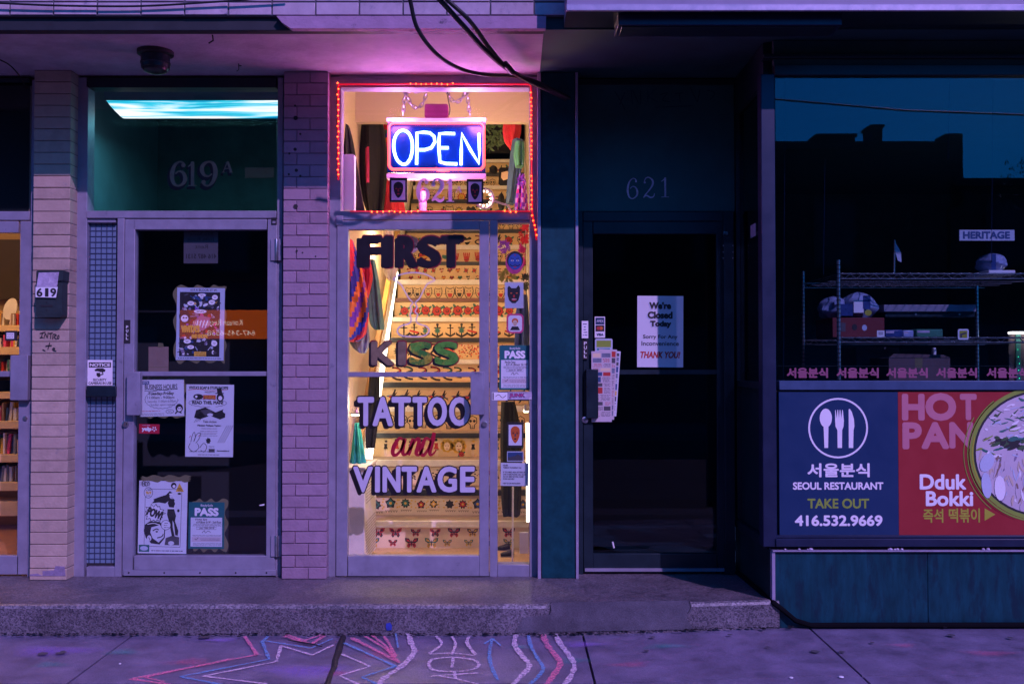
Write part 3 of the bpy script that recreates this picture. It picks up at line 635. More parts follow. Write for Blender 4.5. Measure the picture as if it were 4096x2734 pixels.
# 621 restaurant door, in the recess
YD = .06
fr = frame('restaurant_door_frame', 'black aluminium frame of the restaurant door with a dark green panel above', [('jamb', 2314, 846, 2332, 2296, YD, .16, 'alu_dark'), ('jamb', 2898, 846, 2938, 2296, YD-.02, .16, 'alu_dark'), ('header', 2332.5, 846, 2897.5, 884, YD, .16, 'alu_dark'), ('transom_panel', 2314, 340, 2938, 845.5, YD+.01, .16, 'green_panel'),
     ('soffit_rail', 2314, 316, 2938, 340, YD, .16, 'alu_dark')], mat='alu_dark')
dr = thing('restaurant_door', 'black framed dark glass restaurant door with a closed notice', 'door', (XY(2600, 0), .1, ZS+.01))
for b in (('stile', 2333, 885, 2372, 2290), ('stile', 2868, 885, 2897, 2290), ('top_rail', 2372.5, 885, 2867.5, 935), ('bottom_rail', 2372.5, 2212, 2867.5, 2290)):
    t = MB(); t.pbox(*b[1:], YD+.01, .11, 'alu_dark'); t.build(b[0], dr, bevel=.003)
pane(dr, 2372, 935, 2868, 2212, YD+.03, 'glass_dark')
t = MB(); t.pbox(2372.5, 1478, 2867, 1496, YD+.015, YD+.029, 'alu_dark'); t.build('push_bar', dr)
t = MB(); t.pbox(2348, 1476, 2393, 1672, YD-.04, YD-.02, 'alu_dark'); t.pbox(2345, 1476, 2352, 1672, YD-.04, YD+.01, 'alu_dark'); t.build('pull_plate', dr, bevel=.003)
t = MB(); p = P(2341, 1678, YD); t.lathe([(.022, 0), (.020, .012), (.012, .016)], p.x, YD+.01, p.z, 'steel', 14, 'Y'); t.build('lock', dr)
t = MB()
for x in (2893, 2932):
    for y in (982, 1008, 1032): p = P(x, y, YD-.02); t.lathe([(.005, 0), (.004, .003)], p.x, YD-.02, p.z, 'steel', 8, 'Y')
t.pbox(2893, 925, 2912, 938, YD-.028, YD-.0205, 'steel'); t.build('hinge_screws', fr)
t = MB(); t.pbox(2340, 2272, 2898, 2284, YD-.004, YD+.0095, 'alu'); t.build('threshold', fr)
# ================================================================ restaurant corner window
YW = -.66
XC = XY(3092, YW); X621 = XY(2940, YD)
rw = thing('restaurant_window', 'dark framed corner shop window of the restaurant above teal tile panels', 'shop window', (3, YW, 0))
t = MB(); t.pbox(3048, 296, 3104, 2186, YW-.02, YW+.06, 'alu_navy'); t.build('corner_post', rw, bevel=.004)
t = MB(); z0 = ZY(300, YW); t.box(XY(3104, YW), 6.5, YW, YW+.1, z0, z0+.055, 'alu_dark'); t.box(XY(3104, YW), 6.5, YW+.02, YW+.1, z0+.0551, ZSOF, 'soffit_dark'); t.box(XY(3060, YW), 6.5, YW-.012, YW+.06, z0+.09, z0+.11, 'alu_dark'); t.build('header', rw, bevel=.003)
pane(rw, 3104, 300, 5400, 1522, YW+.03, 'glass_window')
t = MB(); t.pbox(3117, 1522, 5400, 1559, YW-.006, YW+.07, 'bar_blue'); t.build('window_bar', rw, bevel=.003)
t = MB(); t.pbox(3104, 1562, 5400, 1566, YW+.01, YW+.06, 'ink'); t.build('gap', rw)
t = MB(); t.pbox(3104, 2140, 5400, 2152, YW-.012, YW+.06, 'alu_navy'); t.pbox(3104, 2154, 5400, 2186, YW-.03, YW+.06, 'alu_navy'); t.build('sill', rw, bevel=.003)
t = MB()
for i in range(14):
    x = rnd.choice((3160, 3245, 3570, 3590, 3940))+rnd.gauss(0, 16); p = P(x, 2186, YW-.02); k = rnd.uniform(.004, .011); t.lathe([(k, 0), (k*.8, k*.6), (k*.3, k*.9)], p.x, p.y, ZY(2195, YW-.02)-.002, 'label_pinkish', 7)
t.build('crumbs', kind='stuff')
bp = thing('tile_base', 'low dark teal tiled wall below the restaurant window', 'wall', (3, YW, 0))
x = XY(3094, YW-.01); zt_ = ZY(2200, YW-.01)
cuts = [x, XY(3700, YW), XY(4310, YW), 3.6, 4.6, 5.6, 6.5]
for i, (a, b) in enumerate(zip(cuts, cuts[1:])):
    t = MB(); t.box(a+.001, b-.001, YW-.01, YW+.05, -.1, zt_-.004, 'teal_panel'); t.build('panel', bp, bevel=.002)
t = MB(); t.box(x-.014, 6.5, YW-.03, YW+.05, zt_-.0035, zt_+.004, 'trim_metal'); t.build('top_trim', bp, bevel=.001)
t = MB(); t.box(x-.016, x+.0005, YW-.018, YW+.02, -.02, zt_-.004, 'trim_metal'); t.build('corner_trim', bp, bevel=.001)
t = MB(); t.box(XC-.02, XC, YW+.0205, YD+.1, ZS-.05, ZY(2193, -.6), 'teal_side'); t.build('side_panel', bp)
t = MB(); t.tube([(XC-.03, YD, ZS+.012), (XC-.03, -.55, ZS+.02), (x-.01, YW-.03, ZS+.01), (x+.04, YW-.035, .12), (x+.10, YW-.04, .07), (x+.18, YW-.04, .045), (x+.40, YW-.035, .045), (6.4, YW-.03, .047)], .014, 'hose', 8)
t.build('black_hose', label='black hose running off the step and along the foot of the tiled wall', cat='hose')
# side window of the recess
sw = thing('side_window', 'narrow dark side window between the recessed door and the corner post', 'shop window', (XC, -.3, ZS))
za, zb = ZY(2193, -.6), z0
t = MB(); t.box(XC-.035, XC+.02, YW+.061, YD+.1, za, za+.05, 'alu_dark'); t.box(XC-.03, XC+.02, YW+.061, YD+.1, ZY(1560, YW), ZY(1530, YW), 'alu_dark'); t.box(XC-.03, XC+.02, YW+.061, YD+.1, zb-.03, ZSOF-.001, 'alu_dark'); t.box(XC-.03, XC+.02, YD+.0, YD+.1, za+.051, zb-.031, 'alu_dark'); t.build('window_frame', sw, bevel=.003)
t = MB(); t.box(XC-.005, XC+.001, YW+.062, YD-.001, za+.0505, ZY(1560, YW)-.0005, 'teal_side'); t.build('lower_panel', sw)
t = MB(); t.box(XC-.008, XC-.002, YW+.062, YD-.001, ZY(1530, YW)+.0005, zb-.0305, 'glass_dark'); t.build('pane', sw)
t = MB(); t.box(XC-.011, XC-.0085, -.33, -.22, ZY(945, -.3), ZY(895, -.3), 'label_pinkish'); t.build('sticker', label='small square sticker on the side window of the recess', cat='sticker')
# signs below the window
sb_ = thing('blue_sign', 'dark blue take out sign with a cutlery emblem and white phone number', 'sign', (XY(3355, YW), YW, ZY(2140, YW)))
YS = YW+.005
t = MB(); t.pbox(3117, 1567, 3593, 2139, YS, YS+.02, 'sign_blue'); t.build('board', sb_)
def zr(x, y): return 2900+x*.7015, 1450+y*.7015
t = MB(); Yl = YS-.0006; c = zr(645, 372)
t.stroke([(c[0]+116*math.cos(a), c[1]+117*math.sin(a)) for a in [i*math.pi/24 for i in range(48)]], 7.2, Yl, 'sign_white', closed=True, smooth=False)
sx, sy = zr(575, 315); t.pdisc(sx, sy, 24.5, 38, Yl, 'sign_white'); t.ppoly([zr(562, 360), zr(567, 485), zr(588, 485), zr(590, 360)], Yl-.0003, 'sign_white')
t.ppoly([zr(628, 330), zr(628, 270), zr(631, 268), zr(637, 318), zr(641, 268), zr(645, 268), zr(650, 318), zr(654, 268), zr(658, 268), zr(663, 318), zr(668, 268), zr(672, 270), zr(678, 330), zr(676, 362), zr(668, 385), zr(667, 485), zr(642, 485), zr(641, 385), zr(630, 362)], Yl, 'sign_white')
t.ppoly([zr(706, 485), zr(705, 265), zr(712, 262), zr(724, 282), zr(735, 320), zr(738, 360), zr(733, 385), zr(731, 485)], Yl, 'sign_white')
t.build('cutlery_emblem', sb_)
t = MB()
def zt2(s, x0, y0, x1, y1, mat, **k): a = zr(x0, y0); b = zr(x1, y1); t.ptext(s, a[0], a[1], b[0], b[1], Yl, mat, **k)
zt2('서울분식', 470, 572, 825, 652, 'sign_white', bold=.035); t.build('korean_name', sb_); t = MB()
zt2('SEOUL RESTAURANT', 387, 680, 903, 723, 'sign_white', bold=.045); t.build('shop_name', sb_); t = MB()
zt2('TAKE OUT', 470, 773, 822, 830, 'sign_lime', bold=.04); t.build('take_out_text', sb_); t = MB()
zt2('416.532.9669', 398, 868, 898, 930, 'sign_white', bold=.05)
t.build('phone_number', sb_)
sr = thing('red_sign', 'red hot pan sign with a bowl of noodle soup at its right edge', 'sign', (XY(3900, YW), YW, ZY(2140, YW)))
t = MB(); t.pbox(3594, 1567, 5200, 2138, YS, YS+.02, 'sign_red'); t.build('board', sr)
def zq(x, y): return 3500+x*.4464, 1500+y*.4464
t = MB()
def zt3(s, x0, y0, x1, y1, mat, **k): a = zq(x0, y0); b = zq(x1, y1); t.ptext(s, a[0], a[1], b[0], b[1], Yl, mat, **k)
zt3('H', 240, 165, 445, 405, 'sign_pink', bold=.06); zt3('O', 450, 158, 728, 408, 'sign_pink', bold=.07); zt3('T', 760, 165, 912, 402, 'sign_pink', bold=.06)
zt3('P', 245, 420, 420, 662, 'sign_pink', bold=.06); zt3('A', 415, 418, 665, 660, 'sign_pink', bold=.06); zt3('N', 665, 418, 880, 655, 'sign_pink', bold=.06); t.build('heading', sr); t = MB()
zt3('Dduk', 400, 885, 818, 1024, 'sign_white', bold=.045); zt3('Bokki', 455, 1036, 880, 1172, 'sign_white', bold=.045); t.build('dish_name', sr); t = MB()
zt3('즉석', 430, 1195, 612, 1320, 'sign_yellow', bold=.025); zt3('떡볶이', 660, 1190, 940, 1318, 'sign_yellow', bold=.025); t.build('korean_dish_name', sr); t = MB()
t.ppoly([zq(982, 1190), zq(982, 1302), zq(1078, 1245)], Yl, 'sign_yellow'); t.build('arrow', sr)
t = MB(); cx, cy = zq(1485, 700); k = .4464
for r, m_, dy, wd in ((636, 'sign_lime', .0001, 1), (600, 'ink', .0002, 1), (580, 'newsprint', .0003, 1)): t.pdisc(cx, cy, r*k, (r-40)*k, Yl-.0005-dy*2, m_, 48)
for r, a0, a1, w_, m_ in ((650, 100, 235, 7, 'sign_lime'), (690, 130, 215, 3, 'sign_lime'), (645, 140, 250, 4, 'sign_red'), (612, 150, 200, 5, 'sign_yellow'), (668, 110, 160, 4, 'sign_red')):
    t.stroke([(cx+r*k*math.cos(math.radians(a)), cy+(r-42)*k*math.sin(math.radians(a))) for a in range(a0, a1, 5)], w_, Yl-.0014, m_, smooth=False)
fr_ = random.Random(3)
for i in range(420):
    a = fr_.uniform(0, 6.28); q = fr_.random()**.5*555
    x, y = cx+q*k*math.cos(a), cy+q*.93*k*math.sin(a); Yk = Yl-.0016-i*.000004; zone = (y-cy)/(k*500)+fr_.uniform(-.15, .15)
    if zone < -.35: m_ = fr_.choice(['paper_blue', 'paper_blue', 'paper_blue', 'sign_white', 'leaf', 'ink_green', 'sign_white', 'alu']); ang = fr_.uniform(-.9, .5)
    elif zone < .1: m_ = fr_.choice(['leaf', 'ink_green', 'paper_blue', 'sign_lime', 'ink', 'sign_white', 'backing', 'sign_pink']); ang = fr_.uniform(-.7, .7)
    else: m_ = fr_.choice(['newsprint', 'cream_wall', 'sign_white', 'kraft', 'newsprint', 'peeled', 'cream_wall', 'paper_blue']); ang = math.pi/2+fr_.uniform(-.45, .45)
    L = fr_.uniform(6, 24); w_ = fr_.uniform(3, 11)
    t.stroke([(x-L*math.cos(ang), y-L*math.sin(ang), w_*.4), (x+fr_.uniform(-3, 3), y+fr_.uniform(-3, 3), w_), (x+L*math.cos(ang), y+L*math.sin(ang), w_*.4)], 1, Yk, m_, n=3)
[t.pdisc(zq(1220, 605)[0]+fr_.uniform(-60, 70), zq(1220, 605)[1]+fr_.uniform(-22, 20), fr_.uniform(8, 26), fr_.uniform(4, 10), Yl-.0036-i*.00001, fr_.choice(['ink', 'ink', 'ink_green', 'leaf']), 9, rot=fr_.uniform(-.6, .6)) for i in range(26)]; t.pdisc(*zq(1000, 985), 20, 52, Yl-.0041, 'paper_blue', 14, rot=.1); t.pdisc(*zq(1120, 1010), 22, 50, Yl-.0042, 'sign_white', 14, rot=.05); t.pdisc(*zq(1005, 780), 26, 40, Yl-.0043, 'paper_blue', 14, rot=-.5)
t.build('soup_picture', sr)
# film lettering on the glass
t = MB()
for x0, x1 in ((3147, 3312), (3346, 3515), (3545, 3711), (3744, 3908), (3946, 4112), (4146, 4312)): t.ptext('서울분식', x0, 1470, x1, 1511, YW+.029, 'film_pink', bold=.05)
t.build('window_lettering', rw)
t = MB()
for i, x in enumerate((3104,)): t.pbox(x, 1462, 5400, 1463, YW+.0285, YW+.029, 'alu_dark')
t.build('film_edge', rw)
# ---------------------------------------------------------------- restaurant interior
ri = thing('restaurant_room', 'unlit restaurant room behind the corner window', 'room', (3.5, 2, 0))
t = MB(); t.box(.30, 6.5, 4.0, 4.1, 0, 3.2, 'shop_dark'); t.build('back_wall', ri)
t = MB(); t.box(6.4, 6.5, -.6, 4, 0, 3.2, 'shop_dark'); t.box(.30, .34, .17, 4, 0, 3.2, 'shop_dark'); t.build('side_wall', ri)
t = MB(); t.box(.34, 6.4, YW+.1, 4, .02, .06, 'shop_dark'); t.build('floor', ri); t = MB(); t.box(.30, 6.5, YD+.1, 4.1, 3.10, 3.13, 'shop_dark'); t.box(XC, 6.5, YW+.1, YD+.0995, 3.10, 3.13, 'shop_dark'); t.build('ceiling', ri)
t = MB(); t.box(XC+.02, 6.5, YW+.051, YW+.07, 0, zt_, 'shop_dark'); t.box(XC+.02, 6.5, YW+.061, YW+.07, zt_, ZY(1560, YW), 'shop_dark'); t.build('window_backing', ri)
sh = thing('wire_shelf', 'chrome wire shelving rack just inside the restaurant window', 'shelf', (3, 0, 0))
xf0, xf1 = XY(3355, -.2, 1300), XY(4170, -.2, 1300)
for (xx, yy, top) in ((xf0, -.2, 1040), (xf0, .5, 1085), (xf1, -.2, 1040), (XY(3908, .5, 1300), .5, 1140)):
    t = MB(); t.tube([(xx, yy, .1), (xx, yy, ZY(top, yy))], .0105, 'steel', 10)
    zz = .15
    while zz < ZY(top, yy)-.02: t.tube([(xx, yy, zz), (xx, yy, zz+.0045)], .0118, 'alu_dark', 10); zz += .0254
    t.build('post', sh)
for y0, y1 in ((1094, 1114), (1350, 1368)):
    t = MB(); za, zb = ZY(y1, -.2), ZY(y0, -.2)
    for yy in (-.2, .5):
        t.tube([(xf0, yy, za), (xf1, yy, za)], .0038, 'steel', 6); t.tube([(xf0, yy, zb), (xf1, yy, zb)], .0038, 'steel', 6)
        n = 34; t.tube([(xf0+(xf1-xf0)*i/n, yy, za if i % 2 else zb) for i in range(n+1)], .0028, 'steel', 5)
    for i in range(24): xx = xf0+(xf1-xf0)*(i+.5)/24; t.tube([(xx, -.2, zb+.004), (xx, .5, zb+.004)], .0022, 'steel', 5)
    for yy in (0, .15, .3): t.tube([(xf0, yy, za), (xf1, yy, za)], .003, 'steel', 5)
    t.build('shelf', sh)
def lump(x0, y0, x1, y1, Y, d, mat, seed=1, sharp=1.0):
    """crumpled bag or bundle"""
    a, b, c, e = R(x0, y0, x1, y1, Y); g = MB(); r_ = random.Random(seed); nu, nv = 26, 14; vs = []
    ph = [r_.uniform(0, 6.3) for _ in range(6)]
    for j in range(nv+1):
        v = j/nv; f = (math.sin(math.pi*min(1, v*.9+.12)))**.5
        for i in range(nu):
            u = 2*math.pi*i/nu; q = 1+.10*sharp*math.sin(5*u+ph[0]+4*v)+.07*sharp*math.sin(9*u+ph[1]-7*v)+.05*math.sin(14*v+ph[2]+2*u)
            vs.append(((a+b)/2+(b-a)/2*f*q*math.cos(u)*.95, Y+d+d*f*q*math.sin(u), c+(e-c)*v))
    fs = [(j*nu+i, j*nu+(i+1) % nu, (j+1)*nu+(i+1) % nu, (j+1)*nu+i) for j in range(nv) for i in range(nu)]
    g.add(vs, fs+[tuple(range(nu))[::-1], tuple(nv*nu+i for i in range(nu))], mat); return g
g = lump(3300, 1178, 3420, 1268, .0, .13, 'plastic_bag', 3); g.build('plastic_bag', label='clear plastic bag of white packets left on the red box', cat='bag')
g = lump(3390, 1160, 3535, 1268, -.05, .13, 'plastic_bag', 5); g.pquad(3415, 1200, 3455, 1250, -.062, 'label_white'); g.pquad(3362, 1215, 3412, 1262, -.063, 'plastic_blue'); g.pquad(3452, 1182, 3482, 1235, -.063, 'plastic_blue'); g.pdisc(3473, 1250, 14, 12, -.064, 'sign_yellow'); g.build('plastic_bag', label='larger blue and white plastic bag on top of the red box', cat='bag')
g = MB(); g.pbox(3330, 1270, 3538, 1349, -.12, .2, 'card_red'); g.pdisc(3418, 1308, 11, 13, -.1205, 'ink'); g.pdisc(3458, 1310, 10, 12, -.1205, 'paper_blue'); g.pquad(3362, 1290, 3382, 1325, -.1205, 'ink_soft'); g.pquad(3508, 1321, 3538, 1349, -.1207, 'label_white'); g.pquad(3514, 1328, 3532, 1331, -.121, 'ink'); g.pquad(3514, 1335, 3532, 1338, -.121, 'ink')
g.build('red_box', label='dark red carton with a white barcode label on the wire shelf', cat='box', bevel=.003)
g = MB(); g.pbox(3536, 1218, 3905, 1246, .1, .3, 'alu'); g.pbox(3540, 1246, 3900, 1268, .12, .28, 'alu_dark'); g.pbox(3660, 1252, 3668, 1262, .115, .1195, 'steel'); g.pbox(3835, 1252, 3842, 1262, .115, .1195, 'steel'); g.build('food_tray', label='long metal tray with a dark rim standing on the wire shelf', cat='tray', bevel=.004)
for x0, y0, x1, y1, m_, lb in ((3540, 1318, 3612, 1349, 'plastic_blue', 'small dark blue packet between the red carton and the green carton'), (3665, 1316, 3772, 1349, 'cloth_green', 'small green carton on the wire shelf'), (3612, 1320, 3655, 1349, 'plastic_bag', 'small white wrapped packet on the wire shelf')):
    g = MB(); g.pbox(x0, y0, x1, y1, -.1, .1, m_); g.pquad(x0+4, y0+5, (x0+x1)/2, y0+14, -.1004, 'label_pinkish'); g.build('packet', label=lb, cat='packet', bevel=.006)
g = MB(); a = [P(x, y, -.215) for x, y in rrect(3832, 1315, 3875, 1358, 7)]; g.poly([(p.x, p.z) for p in a], -.215, 'label_white', .006); a = [P(x, y, -.2155) for x, y in rrect(3838, 1322, 3869, 1351, 3)]; g.poly([(p.x, p.z) for p in a], -.2155, 'sign_yellow'); g.ppoly([(3840, 1334), (3866, 1328), (3866, 1334), (3848, 1339), (3848, 1350), (3842, 1350)], -.2158, 'ink_soft'); g.build('price_tag', label='square white framed yellow tag clipped on the wire shelf', cat='tag')
for x0, y0, x1, y1, Y, lb, m_ in ((3425, 1388, 3596, 1465, .2, 'small dark carton under the wire shelf', 'ink_soft'), (3555, 1430, 3802, 1560, -.1, 'large cardboard box under the wire shelf by the window', 'cardboard')):
    g = MB(); g.pbox(x0, y0, x1, y1, Y, Y+.35, m_)
    if m_ == 'cardboard': g.ppoly([(x0, y0), (x0+20, y0-16), (x1-30, y0-12), (x1, y0)], Y+.05, m_, .01); g.pquad(3660, 1430, 3690, 1470, Y-.0005, 'backing')
    g.build('carton', label=lb, cat='box', bevel=.004)
g = MB(); g.pbox(3734, 1390, 3746, 1428, .05, .08, 'label_white'); g.build('bottle_neck', label='thin pale bottle standing behind the cardboard box', cat='bottle', bevel=.004)
g = MB(); g.pbox(3955, 1080, 4062, 1098, -.15, .15, 'label_white'); g.build('napkin_stack', label='white stack of napkins on the top wire shelf', cat='napkins', bevel=.004)
g = lump(3948, 1002, 4055, 1080, -.1, .12, 'plastic_bag', 11, .6); g.pquad(3965, 1015, 3984, 1078, -.11, 'plastic_blue'); g.build('plastic_bag', label='pale plastic bag lying on the napkins of the top shelf', cat='bag')
g = MB(); Y = -.1; g.pbox(3838, 919, 4058, 962, Y, Y+.01, 'paper_blue'); g.ptext('HERITAGE', 3852, 925, 4040, 955, Y-.0008, 'ink_blue', bold=.06); g.build('heritage_sign', label='pale street name plate reading heritage above the wire shelf', cat='sign', bevel=.002)
g = MB(); pA, pB = P(3578, 960, .1), P(3576, 1094, .1); g.tube([pB, pA], .006, 'steel', 8); g.ppoly([(3580, 965), (3604, 1010), (3606, 1048), (3592, 1042), (3582, 1010)], .1, 'paper_blue', .006); g.build('paper_flag', label='small paper flag on a thin stick above the wire shelf', cat='flag')
for px, y0, y1 in ((3140, 300, 1522), (3798, 300, 640), (3972, 300, 1050), (3300, 640, 1100)):
    g = MB(); g.tube([P(px, y0, -.35), P(px-6, y1, -.35)], .0013, 'alu_navy', 6); g.build('string_line', label={3140: 'thin hanging cord beside the corner post', 3798: 'short pale cord hanging from the top of the restaurant window', 3972: 'long thin cord hanging above the napkins', 3300: 'thin cord behind the left posts of the wire shelf'}[px], cat='cord')
fc = thing('drinks_cabinet', 'lit display cabinet with a heart garland at the right edge of the restaurant window', 'cabinet', (XY(4200, .9), .9, 0))
t = MB(); t.pbox(4036, 1326, 4420, 1640, .9, 1.2, 'cardboard'); t.build('body', fc); t = MB(); t.pbox(4050, 1326, 4420, 1334, .82, .88, 'fridge_light'); t.build('light_tube', fc)
t = MB(); t.pbox(4066, 1338, 4084, 1640, .885, .8995, 'ink_green'); t.build('garland_strip', fc)
for i in range(7): t = MB(); t.pdisc(4070+rnd.uniform(0, 10), 1346+i*27+rnd.uniform(-5, 5), 1.6, 1.6, .884, 'green_led', 6); t.build('green_light', fc)
for y in (1340, 1375, 1420): t = MB(); t.ppoly([(4040, y), (4037, y-4), (4034, y-1), (4040, y+7), (4046, y-1), (4043, y-4)], .89, 'ink', .003); t.build('heart', fc)
# ================================================================ the other side of the street (seen only as reflections)
YO = -18.4
for i, (xa, xb, zz, lb) in enumerate(((-16, .9, 9.2, 'tall dark brick building across the street with the orange awning'), (1.0, 10.1, 6.35, 'long dark brick building with a flat roof across the street'), (10.2, 22, 5.5, 'lower dark building across the street'))):
    ob = thing('opposite_building', lb, 'building', ((xa+xb)/2, YO-3, -.1)); t = MB(); t.box(xa, xb, YO-8, YO, -.1, zz, 'opposite_brick'); t.build('wall', ob)
    t = MB(); t.box(xa, xb, YO-.3, YO+.18, zz, zz+.18, 'opposite_brick'); t.build('cornice', ob)
    x = xa+1.3
    while x < xb-1.2:
        t = MB(); t.box(x-.5, x+.5, YO+.001, YO+.05, 3.6, 5.2, 'opposite_trim'); t.box(x-.42, x+.42, YO+.0505, YO+.055, 3.68, 5.1, 'shop_dark'); t.build('window', ob)
        t = MB(); t.box(x-.8, x+.8, YO+.001, YO+.04, .5, 2.3, 'shop_dark'); t.build('shop_window', ob); x += 2.6
t = MB(); t.box(10.1, 10.5, YO-.6, YO, 5.0, 6.75, 'opposite_brick'); t.build('chimney', label='brick chimney on the end of the flat roof across the street', cat='chimney')
tr_ = thing('street_tree', 'leafy tree above the low roof across the street', 'tree', (11.4, -16.2, -.05)); t = MB(); t.tube([(11.4, -16.2, -.05), (11.45, -16.2, 2.5), (11.35, -16.25, 4.2), (11.5, -16.2, 5.4)], [.16, .13, .09, .04], 'opposite_brick', 8)
for i in range(9): a_ = i*.9; t.tube([(11.4, -16.2, 3.0+i*.25), (11.4+.6*math.cos(a_), -16.2+.5*math.sin(a_), 3.7+i*.25), (11.4+1.0*math.cos(a_), -16.2+.8*math.sin(a_), 4.3+i*.2)], [.05, .03, .012], 'opposite_brick', 6)
t.build('trunk', tr_); t = MB(); r2 = random.Random(8)
for i in range(1300):
    q = r2.random()**.5; a_ = r2.uniform(0, 6.28); zz = r2.uniform(-1, 1); x_, y_, z_ = 11.4+1.25*q*math.cos(a_)*(1-.3*abs(zz)), -16.2+q*math.sin(a_), 4.8+1.25*zz*(.6+.4*r2.random()); a2 = r2.uniform(0, 6.28); L = r2.uniform(.06, .13)
    if math.sin(x_*5+z_*4) > .55: continue
    t.add([(x_, y_, z_), (x_+L*math.cos(a2)*.6-.03, y_+.03, z_+L*math.sin(a2)*.6), (x_+L*math.cos(a2), y_, z_+L*math.sin(a2)), (x_+L*math.cos(a2)*.6+.03, y_-.03, z_+L*math.sin(a2)*.4)], [(0, 1, 2, 3)], 'leaf')
t.build('crown', tr_)
t = MB(); t.tube([(4, -15.5, 6.9), (8, -15.5, 6.55), (12, -15.5, 6.4), (18, -15.5, 6.7)], .02, 'black', 6); t.build('overhead_wire', label='overhead wire along the far side of the street', cat='wire')
for x_, w_, h_ in ((2.2, .5, .45), (4.6, .3, .7), (7.3, .9, .28), (8.6, .25, .5)):
    t = MB(); t.box(x_, x_+w_, YO-1.2, YO-.6, 6.2, 6.53+h_, 'opposite_brick'); t.box(x_-.04, x_+w_+.04, YO-1.24, YO-.56, 6.53+h_, 6.6+h_, 'opposite_brick'); t.build('roof_vent', label={2.2: 'squat brick vent at the left of the flat roof across the street', 4.6: 'tall narrow vent on the flat roof across the street', 7.3: 'wide low vent on the flat roof across the street', 8.6: 'narrow vent nearest the end chimney across the street'}[x_], cat='vent')
aw = thing('awning', 'orange lit restaurant awning on the far side of the street', 'awning', (-7.6, YO+.5, 1.7))
xa, xb = -7.84, -4.7
YA = YO+.9; zt4, zb4 = 2.91, 1.98
t = MB(); t.add([(xa, YO+.06, zt4+.5), (xb, YO+.06, zt4+.5), (xa, YA, zt4-.25), (xb, YA, zt4-.25), (xa, YA, zb4), (xb, YA, zb4)], [(2, 3, 5, 4)], 'awning_glow'); t.add([(xa, YO+.06, zt4+.5), (xb, YO+.06, zt4+.5), (xa, YA, zt4-.25), (xb, YA, zt4-.25)], [(0, 1, 3, 2)], 'maroon'); t.build('canopy', aw)
t = MB()
def at(s, x0, x1, z0_, z1_):   # lettering faces the street
    vs, fs = glyphs(s); A_ = min(v[0] for v in vs); B_ = max(v[0] for v in vs); C_ = min(v[1] for v in vs); E_ = max(v[1] for v in vs)
    t.add([(x1-(v[0]-A_)/(B_-A_)*(x1-x0), YA+.01, z0_+(v[1]-C_)/(E_-C_)*(z1_-z0_)) for v in vs], fs, 'awning_text')
at('Korean Restaurant', -7.54, -6.36, 2.30, 2.44); t.build('shop_name', aw); t = MB(); at('647-345-6558', -7.19, -6.06, 2.06, 2.18); t.build('phone_number', aw)
# lit window opposite, mirrored in the left transom
t = MB(); t.box(-6.55, -5.85, YO+.06, YO+.075, 5.95, 6.2, 'window_lit'); t.box(-6.55, -6.22, YO+.06, YO+.075, 5.2, 5.85, 'opposite_trim'); t.box(-6.16, -5.85, YO+.06, YO+.075, 5.2, 5.85, 'opposite_trim'); t.build('lit_window', label='lit upstairs window across the street', cat='window')
# ================================================================ cables and ceiling lamp
def cable(pts, r, label):
    g = MB(); q = catmull([tuple(P(x, y, Y)) for x, y, Y in pts], 8); g.tube(q, r, 'rubber', 10); g.build('power_cable', label=label, cat='cable', group='cables above the doors')
cable([(1610, -120, -1.15), (1640, 0, -1.05), (1670, 115, -.98), (1745, 215, -.85), (1840, 275, -.6), (1950, 300, -.4), (2060, 305, -.2), (2150, 330, -.12), (2280, 395, -.08)], .0105, 'left black cable sagging lowest in front of the pink canopy')
cable([(1700, -60, -1.1), (1760, 0, -1.05), (1850, 100, -.98), (1930, 190, -.8), (2010, 262, -.5), (2080, 305, -.2), (2160, 345, -.11), (2270, 392, -.07)], .0135, 'middle black cable, the thickest, crossing the trim strip')
cable([(1740, -60, -1.1), (1790, 0, -1.06), (1880, 85, -1.0), (1960, 195, -.75), (2030, 275, -.4), (2100, 318, -.16), (2180, 355, -.1), (2265, 400, -.06)], .011, 'right black cable running beside the thickest one')
cable([(-100, 8, -.87), (200, 22, -.865), (480, 26, -.862), (640, 22, -.862), (800, 12, -.865), (1000, -2, -.87), (1150, -20, -.88)], .0055, 'thin black cable along the glazed bricks at the top left')
cable([(-40, 225, -.4), (30, 255, -.35), (75, 300, -.25), (100, 345, -.02), (104, 362, -.01)], .004, 'thin dark wire curling down by the bookshop transom')
g = MB(); a, b = P(2020, 255, -.5), P(2050, 290, -.42); g.tube([a, b], .017, 'black', 10); g.build('cable_clamp', label='black tape wrapped round the bundled cables', cat='tape')
c = PZ(622, 205, ZSOF); g = thing('dome_camera', 'black round ceiling camera hanging from the canopy at left', 'camera', tuple(c))
t = MB(); t.lathe([(.098, -.0005), (.098, -.02), (.085, -.028)], c.x, c.y, c.z, 'black', 28); t.build('mount', g)
t = MB(); t.lathe([(.078, -.026), (.078, -.06), (.081, -.063), (.081, -.072), (.078, -.075), (.076, -.096)], c.x, c.y, c.z, 'alu_dark', 28); t.build('housing', g)
t = MB(); t.lathe([(.070, -.0961), (.064, -.110), (.045, -.120), (.02, -.125)], c.x, c.y, c.z, 'letter_black', 28); t.build('dome', g)
